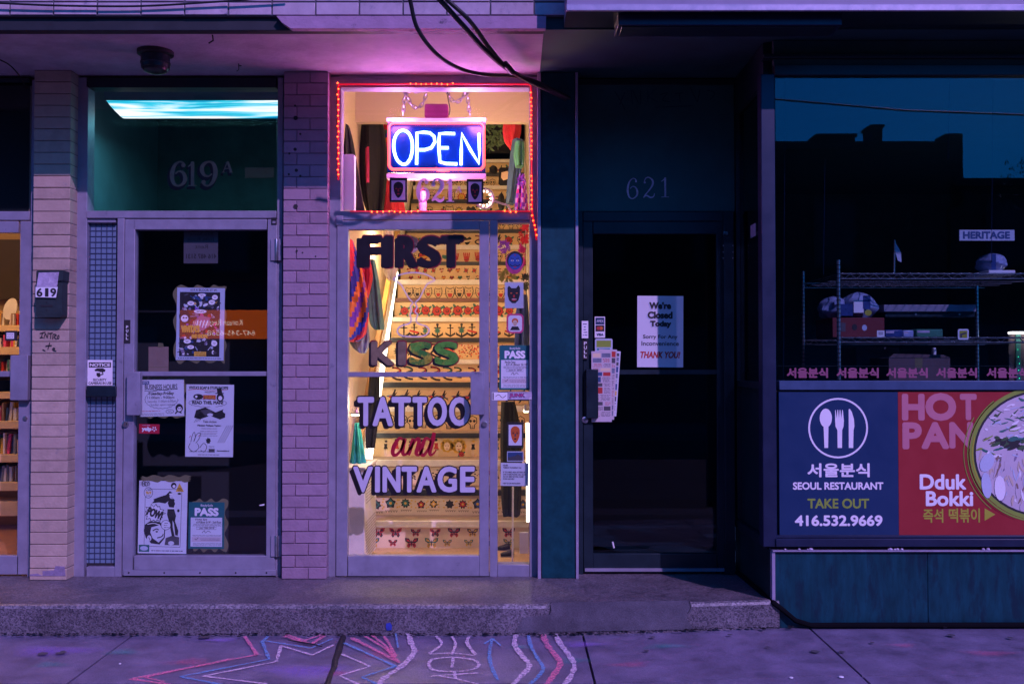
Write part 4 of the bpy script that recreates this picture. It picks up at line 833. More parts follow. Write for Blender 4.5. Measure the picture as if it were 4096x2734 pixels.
# ================================================================ rooms behind the glass
def room(name, label, x0, x1, y1, z0, z1, mats, y0=.1, front_from=None, zf=None):
    o = thing(name, label, 'room', ((x0+x1)/2, (y0+y1)/2, z0))
    wl, bk, ce, fl = mats; th = .04
    for nm, b, m_ in (('left_wall', (x0-th, x0, y0, y1, z0, z1), wl), ('right_wall', (x1, x1+th, y0, y1, z0, z1), wl), ('back_wall', (x0-th, x1+th, y1, y1+th, z0, z1), bk), ('ceiling', (x0-th, x1+th, y0, y1+th, z1, z1+th), ce), ('floor', (x0-th, x1+th, y0, y1+th, z0-th, z0), fl)):
        t = MB(); t.box(*b, m_); t.build(nm, o)
    if front_from is not None: t = MB(); t.box(x0-th, x1+th, y0-.0005, y0+.03, front_from, z1, ce); t.build('front_wall', o)
    return o
def lamp(name, kind, loc, power, col, size=.1, rot=None, sizey=None):
    d = bpy.data.lights.new(name, kind); d.energy = power; d.color = col
    if kind == 'AREA':
        d.size = size
        if sizey: d.shape = 'RECTANGLE'; d.size_y = sizey
    else: d.shadow_soft_size = size
    o = bpy.data.objects.new(name, d); COL.objects.link(o); o.location = loc
    if rot: o.rotation_euler = rot
    return o
# ---- lobby behind the poster covered door, with its cold strip light in the transom
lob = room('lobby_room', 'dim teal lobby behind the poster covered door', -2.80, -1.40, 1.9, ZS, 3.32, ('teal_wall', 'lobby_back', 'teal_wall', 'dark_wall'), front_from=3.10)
t = MB(); t.box(-2.795, -1.405, .12, 1.88, ZY(862, .12), ZY(852, .12), 'dark_wall'); t.build('light_baffle', lob)  # added slab, unseen from below, keeps the strip light off the door space
t = MB(); t.box(-2.795, -1.405, .75, .79, ZS+.001, ZY(862, .12)-.001, 'dark_wall'); t.build('shade_screen', lob)  # added dark sheet standing in for the shade behind the door glass
t = MB(); t.box(-2.795, -2.79, .12, .74, ZS+.001, ZY(862, .12)-.001, 'dark_wall'); t.box(-1.41, -1.405, .12, .74, ZS+.001, ZY(862, .12)-.001, 'dark_wall'); t.build('shade_side', lob)  # added dark side sheets, part of the same painted shade
fx = thing('strip_light', 'lit fluorescent fitting with a streaked diffuser in the left transom window', 'ceiling light', (-2.0, .5, 3.0))
Yl0 = .40; za, zb = ZY(474, Yl0+.16), ZY(402, Yl0); x0, x1 = XY(425, Yl0, 440), -1.42
pr = [(Yl0, zb), (Yl0+.005, zb-.035), (Yl0+.03, za+.02), (Yl0+.07, za+.003), (Yl0+.10, za), (Yl0+.16, za), (Yl0+.24, za+.05), (Yl0+.245, zb)]
t = MB(); n = len(pr); vs = [(x0+(.055*(zb-z)/(zb-za) if y < Yl0+.1 else .05), y, z) for y, z in pr]+[(x1, y, z) for y, z in pr]
t.add(vs, [(i, i+n, (i+1) % n+n, (i+1) % n) for i in range(n)]+[tuple(range(n)), tuple(range(2*n-1, n-1, -1))], 'diffuser'); t.build('diffuser', fx)
t = MB(); t.box(x0-.015, x1, Yl0, Yl0+.25, zb+.001, 3.315, 'teal_wall'); t.build('housing', fx)
lamp('strip_light_glow', 'AREA', (-2.05, .55, za-.03), 5.5, (.22, .85, 1), 1.1, (0, 0, 0), .15)
# ---- bookshop on the far left
bk = room('bookshop_room', 'warm lit bookshop interior at the left edge', -5.9, -2.86, 3.4, ZS, 3.3, ('cream_wall', 'cream_wall', 'cream_wall', 'wood_floor'), front_from=2.3)
bs = thing('bookshelf', 'pale wooden shelving full of books and records inside the bookshop', 'bookshelf', (-4.1, 1.75, ZS))
Yb2 = 1.6
levels = [(1300, 1325), (1387, 1418), (1484, 1506), (1567, 1594), (1683, 1714), (1817, 1848), (1928, 1962)]
bcols = ['ink_red', 'paper', 'ink_yellow', 'ink_blue', 'label_white', 'newsprint', 'cloth_grey', 'petal_pink', 'ink_green', 'ink', 'kraft', 'paper', 'label_white']
xl_, xr_ = -5.2, XY(75, Yb2)+.30
for i, (ya, yb) in enumerate(levels):
    t = MB(); t.box(xl_, xr_, Yb2, Yb2+.30, ZY(yb, Yb2), ZY(ya, Yb2), 'pale_wood'); t.build('shelf', bs, bevel=.003)
    t = MB(); top = levels[i-1][1]+8 if i else 1235; x = xl_+.2; zb_ = ZY(ya, Yb2)+.001; hmax = ZY(top, Yb2)-zb_
    while x < xr_-.04:
        wd = rnd.uniform(.006, .022); h = hmax*rnd.uniform(.6, .93); ln = rnd.choice((0, 0, 0, .1))*h; c_ = rnd.choice(bcols); yy = Yb2+rnd.uniform(.02, .09)
        t.add([(x, yy, zb_), (x+wd, yy, zb_), (x+wd+ln, yy, zb_+h), (x+ln, yy, zb_+h), (x, yy+.18, zb_), (x+wd, yy+.18, zb_), (x+wd+ln, yy+.18, zb_+h), (x+ln, yy+.18, zb_+h)], [(0, 1, 2, 3), (5, 4, 7, 6), (4, 0, 3, 7), (1, 5, 6, 2), (3, 2, 6, 7)], c_)
        x += wd+.0015+(rnd.uniform(.02, .1) if rnd.random() < .04 else 0)
    t.build('book_row', bs)['kind'] = 'stuff'
t = MB(); t.box(xl_, xr_, Yb2+.30, Yb2+.33, ZS, ZY(1235, Yb2), 'wood'); t.build('back_panel', bs)
t = MB(); t.box(xl_, xr_, Yb2+.02, Yb2+.29, ZY(2064, Yb2), ZY(2006, Yb2), 'pale_wood'); t.build('drawer', bs, bevel=.003)
t = MB(); t.box(-5.6, XY(75, Yb2)+.3, 3.2, 3.3, 2.0, 2.55, 'ink_soft'); t.build('dark_banner', label='dark leafy hanging band on the back wall of the bookshop', cat='banner')
t = MB(); p = P(38, 1235, 1.65); t.disc(p.x, p.z, .05, .085, 1.66, 'paper', 20, rot=-.3, th=.01); t.build('plate', label='pale oval plate standing on top of the books', cat='plate')
lamp('bookshop_lamp', 'POINT', (-4.1, .7, 2.6), 62, (1, .50, .18), .15)
# ---- stairwell of the tattoo shop
SX0, SX1 = -1.075, .135
tt = room('stairwell_room', 'cream walled stairwell of the tattoo shop behind the glass front', SX0-.03, SX1+.012, 6.4, ZS, 6.0, ('cream_wall', 'dark_wall', 'dark_wall', 'carpet'), front_from=3.10)
t = MB(); t.box(SX0-.03, SX1+.012, 1.05, 1.12, ZY(488, 1.05), 3.6, 'cream_wall'); t.box(SX0-.03, SX1+.012, .13, 1.05, 3.56, 3.6, 'cream_wall'); t.build('bulkhead', tt)
st = thing('staircase', 'wooden staircase with tattoo drawings on every riser', 'staircase', (-.47, 2, ZS))
NOS = [(2083, 2108, 'white'), (1959, 1981, 'black'), (1839, 1864, 'white'), (1732, 1751, 'black'), (1623, 1646, 'white'), (1529, 1549, 'black'), (1437, 1455, 'white'), (1350, 1368, 'black'), (1268, 1286, 'white'), (1191, 1206, 'brown'), (1118, 1138, 'white'), (1046, 1060, 'black'), (979, 997, 'white'), (917, 931, 'black'), (857, 873, 'white'), (797, 812, 'black'), (742, 757, 'white'), (690, 703, 'black'), (637, 650, 'white')]
Y1, TR = .90, .24
mr = random.Random(11)
def star(g, x, z, r, Y, m_, n=5, q=.45, rot=0): g.poly([(x+(r if i % 2 == 0 else r*q)*math.sin(rot+math.pi*i/n), z+(r if i % 2 == 0 else r*q)*math.cos(rot+math.pi*i/n)) for i in range(2*n)], Y, m_)
def motif(g, kind, x, z, s, Y):
    """one tattoo drawing about s high, inked on the riser"""
    U = lambda *p: [(x+a*s, z+b*s) for a, b in p]
    e = .0002; c = mr.choice
    if kind == 'butterfly':
        w1, w2 = c([('ink', 'ink_red'), ('ink_green', 'ink_yellow'), ('ink', 'ink_yellow'), ('ink_red', 'ink')])
        for q in (-1, 1):
            g.poly(U((0, .05), (q*.25, .45), (q*.62, .5), (q*.58, .2), (q*.3, 0)), Y, w1); g.poly(U((q*.1, .1), (q*.28, .34), (q*.48, .38), (q*.44, .2)), Y-e, w2)
            g.poly(U((0, .0), (q*.34, .0), (q*.42, -.25), (q*.25, -.45), (q*.08, -.2)), Y, w2); g.poly(U((q*.1, -.05), (q*.28, -.08), (q*.24, -.3)), Y-e, w1)
        g.disc(x, z, s*.05, s*.3, Y-2*e, 'ink', 8)
    elif kind == 'bird':
        g.poly(U((-.5, .05), (-.15, .12), (.1, .05), (.45, -.35), (.3, -.1), (.5, -.15), (.15, -.12), (-.2, -.08)), Y, 'ink_blue'); g.poly(U((-.1, .1), (.1, .5), (.18, .48), (.12, .2), (.3, .35), (.1, .02)), Y, 'ink'); g.poly(U((-.1, -.05), (-.3, -.5), (-.15, -.4), (.08, -.08)), Y, 'ink'); g.disc(x-.15*s, z-.02*s, .16*s, .09*s, Y-e, 'ink_red', 8)
    elif kind == 'anchor':
        g.poly(U((-.05, .35), (.05, .35), (.05, -.4), (-.05, -.4)), Y, 'ink'); g.poly(U((-.25, .25), (.25, .25), (.25, .17), (-.25, .17)), Y, 'ink')
        g.poly(U((-.38, -.1), (-.3, -.2), (0, -.36), (.3, -.2), (.38, -.1), (.4, -.3), (0, -.52), (-.4, -.3)), Y, 'ink'); g.disc(x, z+.42*s, .1*s, .1*s, Y, 'ink', 8)
        if mr.random() < .6: g.poly(U((-.35, .05), (.35, -.1), (.3, -.25), (-.35, -.08)), Y-e, 'ink_red')
        if mr.random() < .4: star(g, x, z, .25*s, Y-2*e, 'ink_green', 8, .6)
    elif kind == 'rose':
        for a in range(4): g.disc(x+.36*s*math.cos(a*1.57+.6), z+.36*s*math.sin(a*1.57+.6), .2*s, .09*s, Y, 'ink_green', 8, rot=a*1.57+.6)
        star(g, x, z, .38*s, Y-e, 'ink', 7, .8); star(g, x, z, .33*s, Y-2*e, 'ink_red', 7, .8); g.disc(x+.03*s, z, .14*s, .12*s, Y-3*e, 'ink', 8); g.disc(x+.02*s, z+.02*s, .08*s, .08*s, Y-4*e, 'ink_red', 8)
    elif kind == 'heart':
        m_ = c(['ink_red', 'ink_red', 'ink', 'ink_green']); g.poly(U((0, -.42), (-.4, .05), (-.38, .3), (-.2, .4), (0, .25), (.2, .4), (.38, .3), (.4, .05)), Y, 'ink'); g.poly(U((0, -.34), (-.32, .06), (-.3, .26), (-.18, .32), (0, .16), (.18, .32), (.3, .26), (.32, .06)), Y-e, m_)
        g.poly(U((-.5, .02), (.45, .16), (.5, .0), (-.45, -.14)), Y-2*e, c(['skin_ink', 'ink_yellow', 'ink']))
    elif kind == 'cat':
        g.ribbon([(x+a*s, z+b*s) for a, b in ((-.35, .2), (-.3, .48), (-.1, .35), (.12, .36), (.3, .48), (.36, .15), (.28, -.2), (.1, -.45), (-.12, -.45), (-.3, -.2))], .07*s, Y, 'ink', closed=True)
        g.poly(U((-.2, -.02), (.2, -.02), (.12, -.32), (-.12, -.32)), Y-e, c(['ink_red', 'ink'])); g.disc(x-.14*s, z+.14*s, .06*s, .04*s, Y-e, 'ink', 6); g.disc(x+.14*s, z+.14*s, .06*s, .04*s, Y-e, 'ink', 6)
        for q in (-.3, .3): g.ribbon([(x+q*s, z), (x+q*1.5*s, z-.1*s)], .04*s, Y, 'ink')
    elif kind == 'pinup':
        q = c((-1, 1)); g.ribbon([(x, z+.2*s), (x+.06*q*s, z), (x-.04*q*s, z-.25*s), (x+.02*q*s, z-.5*s)], .10*s, Y, 'skin_ink'); g.ribbon([(x, z+.2*s), (x+.03*q*s, z), (x+.08*q*s, z-.25*s), (x+.04*q*s, z-.48*s)], .09*s, Y, 'skin_ink')
        g.poly(U((-.11, .25), (.11, .25), (.08, .1), (.14, -.08), (-.14, -.08), (-.08, .1)), Y-e, c(['ink_red', 'ink_green', 'ink', 'ink_blue'])); g.disc(x, z+.36*s, .07*s, .09*s, Y-e, 'skin_ink', 8); g.disc(x-.02*q*s, z+.41*s, .1*s, .08*s, Y-2*e, c(['ink', 'ink_yellow', 'ink']), 8)
        g.ribbon([(x+.1*s, z+.22*s), (x+.2*q*s, z+.1*s), (x+.1*q*s, z-.05*s)], .05*s, Y, 'skin_ink')
    elif kind == 'blonde':
        for i in range(9): g.disc(x+.3*s*math.cos(i*.7), z+.1*s+.3*s*math.sin(i*.7), .16*s, .16*s, Y, 'ink_yellow', 8)
        g.disc(x, z+.05*s, .2*s, .28*s, Y-e, 'skin_ink', 10); g.disc(x-.08*s, z+.1*s, .04*s, .03*s, Y-2*e, 'ink', 6); g.disc(x+.08*s, z+.1*s, .04*s, .03*s, Y-2*e, 'ink', 6); g.disc(x, z-.1*s, .06*s, .03*s, Y-2*e, 'ink_red', 6)
        if mr.random() < .6: motif(g, 'rose', x+.15*s, z-.38*s, .5*s, Y-3*e)
    elif kind == 'skull':
        g.ribbon([(x+a*s, z+b*s) for a, b in ((-.3, 0), (-.28, .3), (0, .46), (.28, .3), (.3, 0), (.15, -.15), (.15, -.4), (-.15, -.4), (-.15, -.15))], .06*s, Y, 'ink', closed=True); g.disc(x-.13*s, z+.1*s, .1*s, .1*s, Y, 'ink', 8); g.disc(x+.13*s, z+.1*s, .1*s, .1*s, Y, 'ink', 8)
        for i in range(3): g.ribbon([(x+(i-1)*.1*s, z-.2*s), (x+(i-1)*.1*s, z-.38*s)], .03*s, Y, 'ink')
    elif kind == 'snake':
        g.ribbon(catmull([(x+a*s, z+b*s) for a, b in ((-.3, .45), (.1, .4), (.3, .2), (-.1, .05), (-.3, -.15), (0, -.35), (.35, -.4))], 4), .13*s, Y, 'ink'); g.ribbon(catmull([(x+a*s, z+b*s) for a, b in ((-.2, .42), (.1, .38), (.26, .2), (-.1, .03))], 4), .05*s, Y-e, c(['ink_red', 'ink_green']))
        g.poly(U((-.1, .05), (.35, .35), (.2, -.1)), Y, c(['ink_red', 'ink', 'ink_green']))
    elif kind == 'sun':
        star(g, x, z, .46*s, Y, c(['ink', 'ink_red']), 12, .6); g.disc(x, z, .25*s, .25*s, Y-e, c(['ink_yellow', 'mask_orange']), 12); g.disc(x-.08*s, z+.05*s, .03*s, .03*s, Y-2*e, 'ink', 5); g.disc(x+.08*s, z+.05*s, .03*s, .03*s, Y-2*e, 'ink', 5); g.ribbon([(x-.08*s, z-.09*s), (x+.08*s, z-.09*s)], .03*s, Y-2*e, 'ink')
    elif kind == 'zodiac':
        m_ = c(['ink_green', 'ink', 'ink_red', 'ink_yellow', 'ink_blue']); star(g, x, z+.12*s, .34*s, Y, 'ink', c((5, 7, 9)), .7); star(g, x, z+.12*s, .26*s, Y-e, m_, c((4, 6, 8)), .6); g.disc(x, z+.12*s, .09*s, .09*s, Y-2*e, c(['ink_yellow', 'ink', 'skin_ink']), 7)
        for a, b in ((-.42, .35), (.42, .3), (-.4, -.1), (.4, -.12), (.36, .1)): star(g, x+a*s, z+b*s, .09*s, Y, 'ink_yellow')
        for i in range(5): g.ribbon([(x+(-.3+i*.15)*s, z-.3*s), (x+(-.24+i*.15)*s, z-.42*s), (x+(-.2+i*.15)*s, z-.3*s)], .035*s, Y, 'ink')
    elif kind == 'hand':
        g.disc(x, z-.1*s, .22*s, .25*s, Y, 'ink_red', 10)
        for i in range(4): g.ribbon([(x+(-.18+i*.12)*s, z), (x+(-.24+i*.16)*s, z+.42*s)], .1*s, Y-e*(i+1), 'ink_red')
        g.ribbon([(x-.2*s, z-.2*s), (x+.2*s, z-.1*s)], .04*s, Y-6*e, 'ink')
    else:
        for i in range(5): g.disc(x+mr.uniform(-.3, .3)*s, z+mr.uniform(-.35, .35)*s, mr.uniform(.08, .22)*s, mr.uniform(.08, .2)*s, Y-i*e, c(['ink', 'ink_red', 'ink_green', 'ink', 'ink_yellow']), 7)
KIND = ['butterfly', 'zodiac', 'leopard', 'pinup', 'skull', 'bird', 'snake', 'sundots', 'anchor', 'rose', 'cat', 'heart2', 'hands', 'mixed', 'skull', 'mixed', 'mixed', 'skull', 'mixed']
zprev = ZS
for k, (ya, yb, colr) in enumerate(NOS):
    Yk = Y1+k*TR; zt_k = ZY(ya, Yk); zb_k = ZY(yb, Yk); Yr = Yk+.022
    t = MB(); t.box(SX0+.01, SX1-.002, Yr, Yr+.02, zprev, zb_k-.0005, 'riser' if 2 < k or k > 12 else 'riser_pale')
    h = zb_k-zprev; zm = (zprev+zb_k)/2-.004; kd = KIND[k]; Ym = Yr-.0008; xa_, xb_ = SX0+.06, SX1-.03
    seq = {'pinup': ['pinup', 'pinup', 'pinup', 'pinup', 'pinup', 'blonde', 'blonde', 'pinup', 'pinup', 'pinup', 'blonde'], 'sundots': ['sun', 'sun', 'misc', 'snake'], 'hands': ['sun', 'heart', 'sun', 'misc', 'hand', 'hand', 'hand', 'rose', 'skull'], 'mixed': ['rose', 'skull', 'misc', 'cat', 'sun', 'heart', 'snake', 'misc', 'bird']}.get(kd, [kd.rstrip('2')]*9)
    if kd == 'butterfly':
        for i in range(8): motif(t, kd, xa_+.10+i*.128+mr.uniform(-.02, .02), zm+.034, mr.choice((.055, .06, .07)), Ym); motif(t, kd, xa_+.06+i*.132+mr.uniform(-.02, .02), zm-.036, mr.choice((.05, .06, .075)), Ym)
    elif kd == 'heart2':
        for i in range(14): motif(t, 'heart' if mr.random() < .75 else 'rose', xa_+.03+i*.078, zm+.034, .055, Ym); motif(t, 'heart' if mr.random() < .7 else 'misc', xa_+.05+i*.078, zm-.036, .05, Ym)
    elif kd == 'leopard':
        for i in range(150): t.disc(xa_+mr.uniform(.1, 1.05), zm+mr.uniform(-.03, .05), mr.uniform(.004, .009), mr.uniform(.003, .006), Ym-i*.000002, mr.choice(['ink', 'ink', 'ink_soft']), 6)
        for i in range(6): motif(t, 'rose', xa_+.2+i*.16, zm+.03, .05, Ym-.001)
    else:
        if kd == 'sundots':
            for i in range(190): t.disc(xb_-.36+mr.uniform(-.2, .2), zm+mr.uniform(-.055, .055), mr.uniform(.004, .008), mr.uniform(.004, .007), Ym-i*.000002, mr.choice(['ink_red', 'ink', 'mask_orange', 'ink_red']), 6)
        n = 12 if kd in ('pinup', 'cat', 'rose', 'skull') else 11
        for i in range(n):
            xx = xa_+.05+i*(xb_-xa_-.08)/(n-1)+mr.uniform(-.012, .012)
            if kd == 'sundots' and xx > xb_-.6: continue
            motif(t, seq[i % len(seq)], xx, zm+mr.uniform(-.006, .006), h*(.95 if kd == 'pinup' else .80)*mr.uniform(.82, 1.1), Ym)
    t.build('riser', st)
    t = MB(); t.box(SX0+.01, SX1-.002, Yk, Yk+TR+.0215, zb_k, zt_k, 'nosing_'+colr if colr != 'white' else 'nosing_white'); t.box(SX0+.011, SX1-.003, Yk+.035, Yk+TR+.0214, zt_k+.0001, zt_k+.002, 'tread'); t.build('tread', st, bevel=.003)
    zprev = zt_k
t = MB(); t.box(SX0, SX1, Y1+19*TR+.02, 6.39, zprev-.05, zprev, 'tread'); t.build('landing', st)
# stringers, handrail, light tubes
t = MB(); zz = lambda Y: NOSZ[0]+(Y-Y1)*(NOSZ[18]-NOSZ[0])/(18*TR)
NOSZ = [ZY(n[0], Y1+i*TR) for i, n in enumerate(NOS)]
sl_ = (NOSZ[18]-NOSZ[0])/(18*TR)
def slant(g, x0, x1, Ya, Yb_, off, h, mat): g.add([(x, Y, NOSZ[0]+(Y-Y1)*sl_+off+d) for x in (x0, x1) for Y, d in ((Ya, 0), (Yb_, 0), (Yb_, h), (Ya, h))], [(0, 1, 2, 3), (7, 6, 5, 4), (0, 4, 5, 1), (3, 2, 6, 7), (0, 3, 7, 4), (1, 5, 6, 2)], mat)
slant(t, SX0-.02, SX0+.009, 1.0, 5.2, .02, .20, 'white_wood'); t.build('stringer', st)
t = MB(); slant(t, SX1-.0015, SX1+.01, 1.0, 5.2, .02, .20, 'white_wood'); t.build('stringer', st)
lt = thing('light_tube', 'white light tube slanting up beside the left edge of the stairs', 'light', (SX0, 2, .8))
t = MB(); pts = [P(1478, 1835, 1.30), P(1584, 1090, 3.3)]; t.tube(pts, .020, 'tube_warm', 10); t.build('tube', lt)
lt = thing('light_tube', 'upright white light tube at the right edge of the sidelight', 'light', (.1, .5, .5))
t = MB(); t.tube([P(2110, 1690, .5), P(2112, 2085, .5)], .011, 'tube_warm', 10); t.build('tube', lt)
t = MB(); slant(t, SX0-.001+.03, SX0+.07, .7, 3.0, .62, .065, 'handrail'); t.build('handrail', label='brown wooden handrail on the left wall of the stairs', cat='handrail', bevel=.006)
t = MB(); t.box(SX0+.055, SX0+.075, .72, .76, 1.0, 1.36, 'handrail'); 
rc = thing('radiator_cover', 'white radiator cover with perforated side panel at the foot of the stairs', 'radiator', (-1.02, .6, ZS))
xr2 = XY(1503, .88, 2050); zc = ZY(1880, .36)
t = MB(); t.box(SX0-.025, xr2, .36, .89, ZS, zc, 'white_wood'); t.box(SX0-.025, xr2+.008, .35, .90, zc+.0005, zc+.02, 'white_wood'); t.build('casing', rc, bevel=.004)
t = MB()
for zl, zh in ((ZS+.02, ZS+.26), (zc-.22, zc-.03)):
    Yq = .42
    while Yq < .86:
        z = zl
        while z < zh: t.add([(xr2+.0006, Yq, z), (xr2+.0006, Yq+.009, z), (xr2+.0006, Yq+.009, z+.009), (xr2+.0006, Yq, z+.009)], [(0, 1, 2, 3)], 'backing'); z += .019
        Yq += .019
t.build('perforations', rc)['kind'] = 'stuff'
# ---------------------------------------------------------------- clothes in the stairwell
def garment(name, label, rows, Y, d, matf, nf=5, amp=.16, seed=1, cat='clothes', n=36):
    """hanging cloth: rows of (photo y, left x, right x); folds run down it"""
    amp *= 1.7; r_ = random.Random(seed); ph = r_.uniform(0, 6); rr = catmull(rows, 5); vs = []; g = MB(); q = len(rr)
    for j, (py, xl, xr) in enumerate(rr):
        a, b = P(xl, py, Y), P(xr, py, Y)
        for i in range(n):
            u = 2*math.pi*i/n; fo = 1+amp*(math.sin(nf*u+ph+j*.06)+.5*math.sin((nf*2+1)*u-ph+j*.11))*(.4+.6*j/q)
            vs.append(((a.x+b.x)/2+(b.x-a.x)/2*math.cos(u)*(1+(fo-1)*.35), Y+d*math.sin(u)*fo, a.z))
    for j in range(q-1):
        pass
    fs = [(j*n+i, (j+1)*n+i, (j+1)*n+(i+1) % n, j*n+(i+1) % n) for j in range(q-1) for i in range(n)]
    o = len(g.v); g.v += [tuple(v) for v in vs]; g.f += fs; g.m += [matf(j/(q-1), i/n) for j in range(q-1) for i in range(n)]
    g.f += [tuple(range(n)), tuple((q-1)*n+i for i in range(n))[::-1]]; g.m += [matf(0, 0), matf(1, 0)]
    return g.build(name, label=label, cat=cat)
def patch(*cols, f=(3, 2, 1.3)):
    return lambda v, u: cols[int((f[0]*v+f[1]*u*2+f[2]*math.sin(5*u+4*v))*1.2) % len(cols)]
sol = lambda m_: (lambda v, u: m_)
garment('jacket', 'bright orange, blue and red patchwork jacket hanging behind the left of the door glass', [(960, 1396, 1410), (1050, 1388, 1440), (1150, 1386, 1462), (1250, 1384, 1472), (1340, 1390, 1458), (1366, 1394, 1430)], .42, .09, patch('cloth_orange', 'cloth_blue', 'cloth_red', 'cloth_blue', 'cloth_orange', 'cloth_purple'), 4, .25, 3)
garment('jacket', 'grey green sleeve jacket hanging beside the patchwork jacket', [(1040, 1462, 1500), (1120, 1464, 1516), (1220, 1474, 1528), (1290, 1480, 1536), (1318, 1500, 1534)], .75, .07, sol('cloth_teal'), 4, .2, 5)
garment('jacket', 'red and pink garment between the patchwork and the grey green jackets', [(1000, 1440, 1470), (1100, 1445, 1490), (1200, 1440, 1470), (1300, 1435, 1462)], .62, .05, sol('cloth_red'), 4, .2, 6)
garment('trousers', 'grey cloth bag hanging on a cord under the patchwork jacket', [(1290, 1420, 1470), (1350, 1402, 1476), (1385, 1410, 1472), (1412, 1440, 1462)], .55, .06, sol('cloth_grey'), 4, .2, 8)
garment('umbrella_skirt', 'bright teal pleated cloth hanging low by the radiator cover', [(1690, 1420, 1436), (1740, 1414, 1446), (1800, 1408, 1454), (1850, 1404, 1462)], .62, .05, sol('cloth_aqua'), 7, .3, 9)
garment('coat', 'black coat behind the bag cord at the left wall of the stairs', [(1500, 1478, 1520), (1600, 1470, 1518), (1700, 1462, 1512), (1790, 1464, 1500)], 1.1, .05, sol('cloth_black'), 4, .2, 10)
garment('shirt', 'white shirt hanging high by the stairs in front of the light tube', [(920, 1530, 1572), (1000, 1528, 1580), (1080, 1532, 1590), (1120, 1552, 1578)], 1.6, .06, sol('cloth_white'), 4, .2, 11)
garment('coat', 'dark purple coat on a wooden hanger at the left of the transom', [(505, 1386, 1396), (560, 1378, 1412), (660, 1368, 1430), (760, 1362, 1446), (850, 1358, 1462)], .45, .07, sol('cloth_black'), 4, .2, 12)
garment('coat', 'black robe with a pink lining behind the left of the open sign', [(488, 1450, 1530), (560, 1446, 1540), (660, 1444, 1548), (760, 1450, 1540), (850, 1470, 1530)], 1.25, .08, lambda v, u: 'cloth_pink' if .62 < u < .72 and .3 < v < .7 else 'cloth_black', 4, .25, 13)
garment('dress', 'red dress with a coloured shoulder hanging left of the mask picture', [(495, 1520, 1570), (560, 1518, 1580), (660, 1516, 1590), (760, 1504, 1600), (850, 1490, 1610)], 1.45, .08, lambda v, u: ('cloth_green' if int(v*20) % 3 == 0 else 'cloth_blue' if int(v*20) % 3 == 1 else 'cloth_orange') if .1 < v < .28 else 'cloth_red', 5, .25, 14)
garment('jacket', 'red cloth bundle hanging high at the right of the transom', [(488, 2014, 2086), (530, 2012, 2082), (570, 2020, 2072), (590, 2035, 2062)], 1.3, .08, sol('cloth_red'), 4, .2, 15)
garment('trousers', 'blue denim trousers hanging at the right of the transom', [(560, 2050, 2090), (640, 2040, 2088), (740, 2030, 2076), (815, 2026, 2060)], 1.2, .06, sol('cloth_denim'), 4, .2, 16)
garment('jacket', 'dark green top over the denim trousers at the right of the transom', [(570, 2060, 2096), (620, 2054, 2098), (668, 2062, 2094)], .9, .06, sol('cloth_green'), 4, .2, 17)
garment('shawl', 'purple patterned shawl hanging by the right jamb of the transom', [(700, 2076, 2100), (760, 2066, 2106), (843, 2056, 2112)], .35, .05, patch('cloth_purple', 'cloth_white', 'cloth_pink', 'cloth_purple', f=(9, 5, 2)), 5, .2, 18)
garment('coat', 'dark coat hanging behind the lower part of the sidelight', [(1606, 2004, 2060), (1700, 2000, 2080), (1850, 2000, 2090), (1990, 2004, 2086), (2060, 2010, 2080)], .8, .07, sol('cloth_black'), 4, .2, 19)
garment('jacket', 'blue jacket behind the panther picture in the sidelight', [(1180, 2070, 2110), (1280, 2062, 2116), (1380, 2060, 2118)], .5, .06, sol('cloth_denim'), 4, .2, 20)
for (x0, x1, y0, y1, Y, m_, sd_, lb) in ((2078, 2118, 893, 975, .3, 'petal_red', 1, 'orange red paper flower at the top of the sidelight'), (1994, 2040, 962, 1010, .3, 'petal_purple', 2, 'violet feathery flower left of the blue face in the sidelight'), (2070, 2104, 980, 1060, .34, 'petal_pink', 3, 'pink paper flower right of the blue face in the sidelight'), (2066, 2100, 705, 745, .3, 'petal_purple', 4, 'violet pompom flower in the right of the transom'), (1996, 2060, 1080, 1130, .36, 'sign_lime', 5, 'pale yellow green leaves under the blue face'), (2085, 2116, 1090, 1160, .34, 'leaf', 6, 'dark green leaves right of the panther picture')):
    g = MB(); r_ = random.Random(sd_); a, b, c, d = R(x0, y0, x1, y1, Y); cx, cz = (a+b)/2, (c+d)/2
    for i in range(90):
        an = r_.uniform(0, 6.28); q = r_.uniform(.2, 1); L = r_.uniform(.35, .6); yy = r_.uniform(-.03, .03); wv = .12
        x, z = cx+(b-a)/2*q*math.cos(an)*.8, cz+(d-c)/2*q*math.sin(an)*.8; dx, dz = (b-a)/2*L*math.cos(an+r_.uniform(-.5, .5)), (d-c)/2*L*math.sin(an+r_.uniform(-.5, .5))
        g.add([(x, Y+yy, z), (x+dx*.5-dz*wv*2, Y+yy-.008, z+dz*.5+dx*wv*2), (x+dx, Y+yy-.002, z+dz), (x+dx*.5+dz*wv*2, Y+yy-.008, z+dz*.5-dx*wv*2)], [(0, 1, 2, 3)], m_)
    g.tube([(cx, Y, cz), (cx+.01, Y+.02, c-.03)], .003, 'leaf', 6); g.build('flower', label=lb, cat='flower')
g = MB(); r_ = random.Random(9)
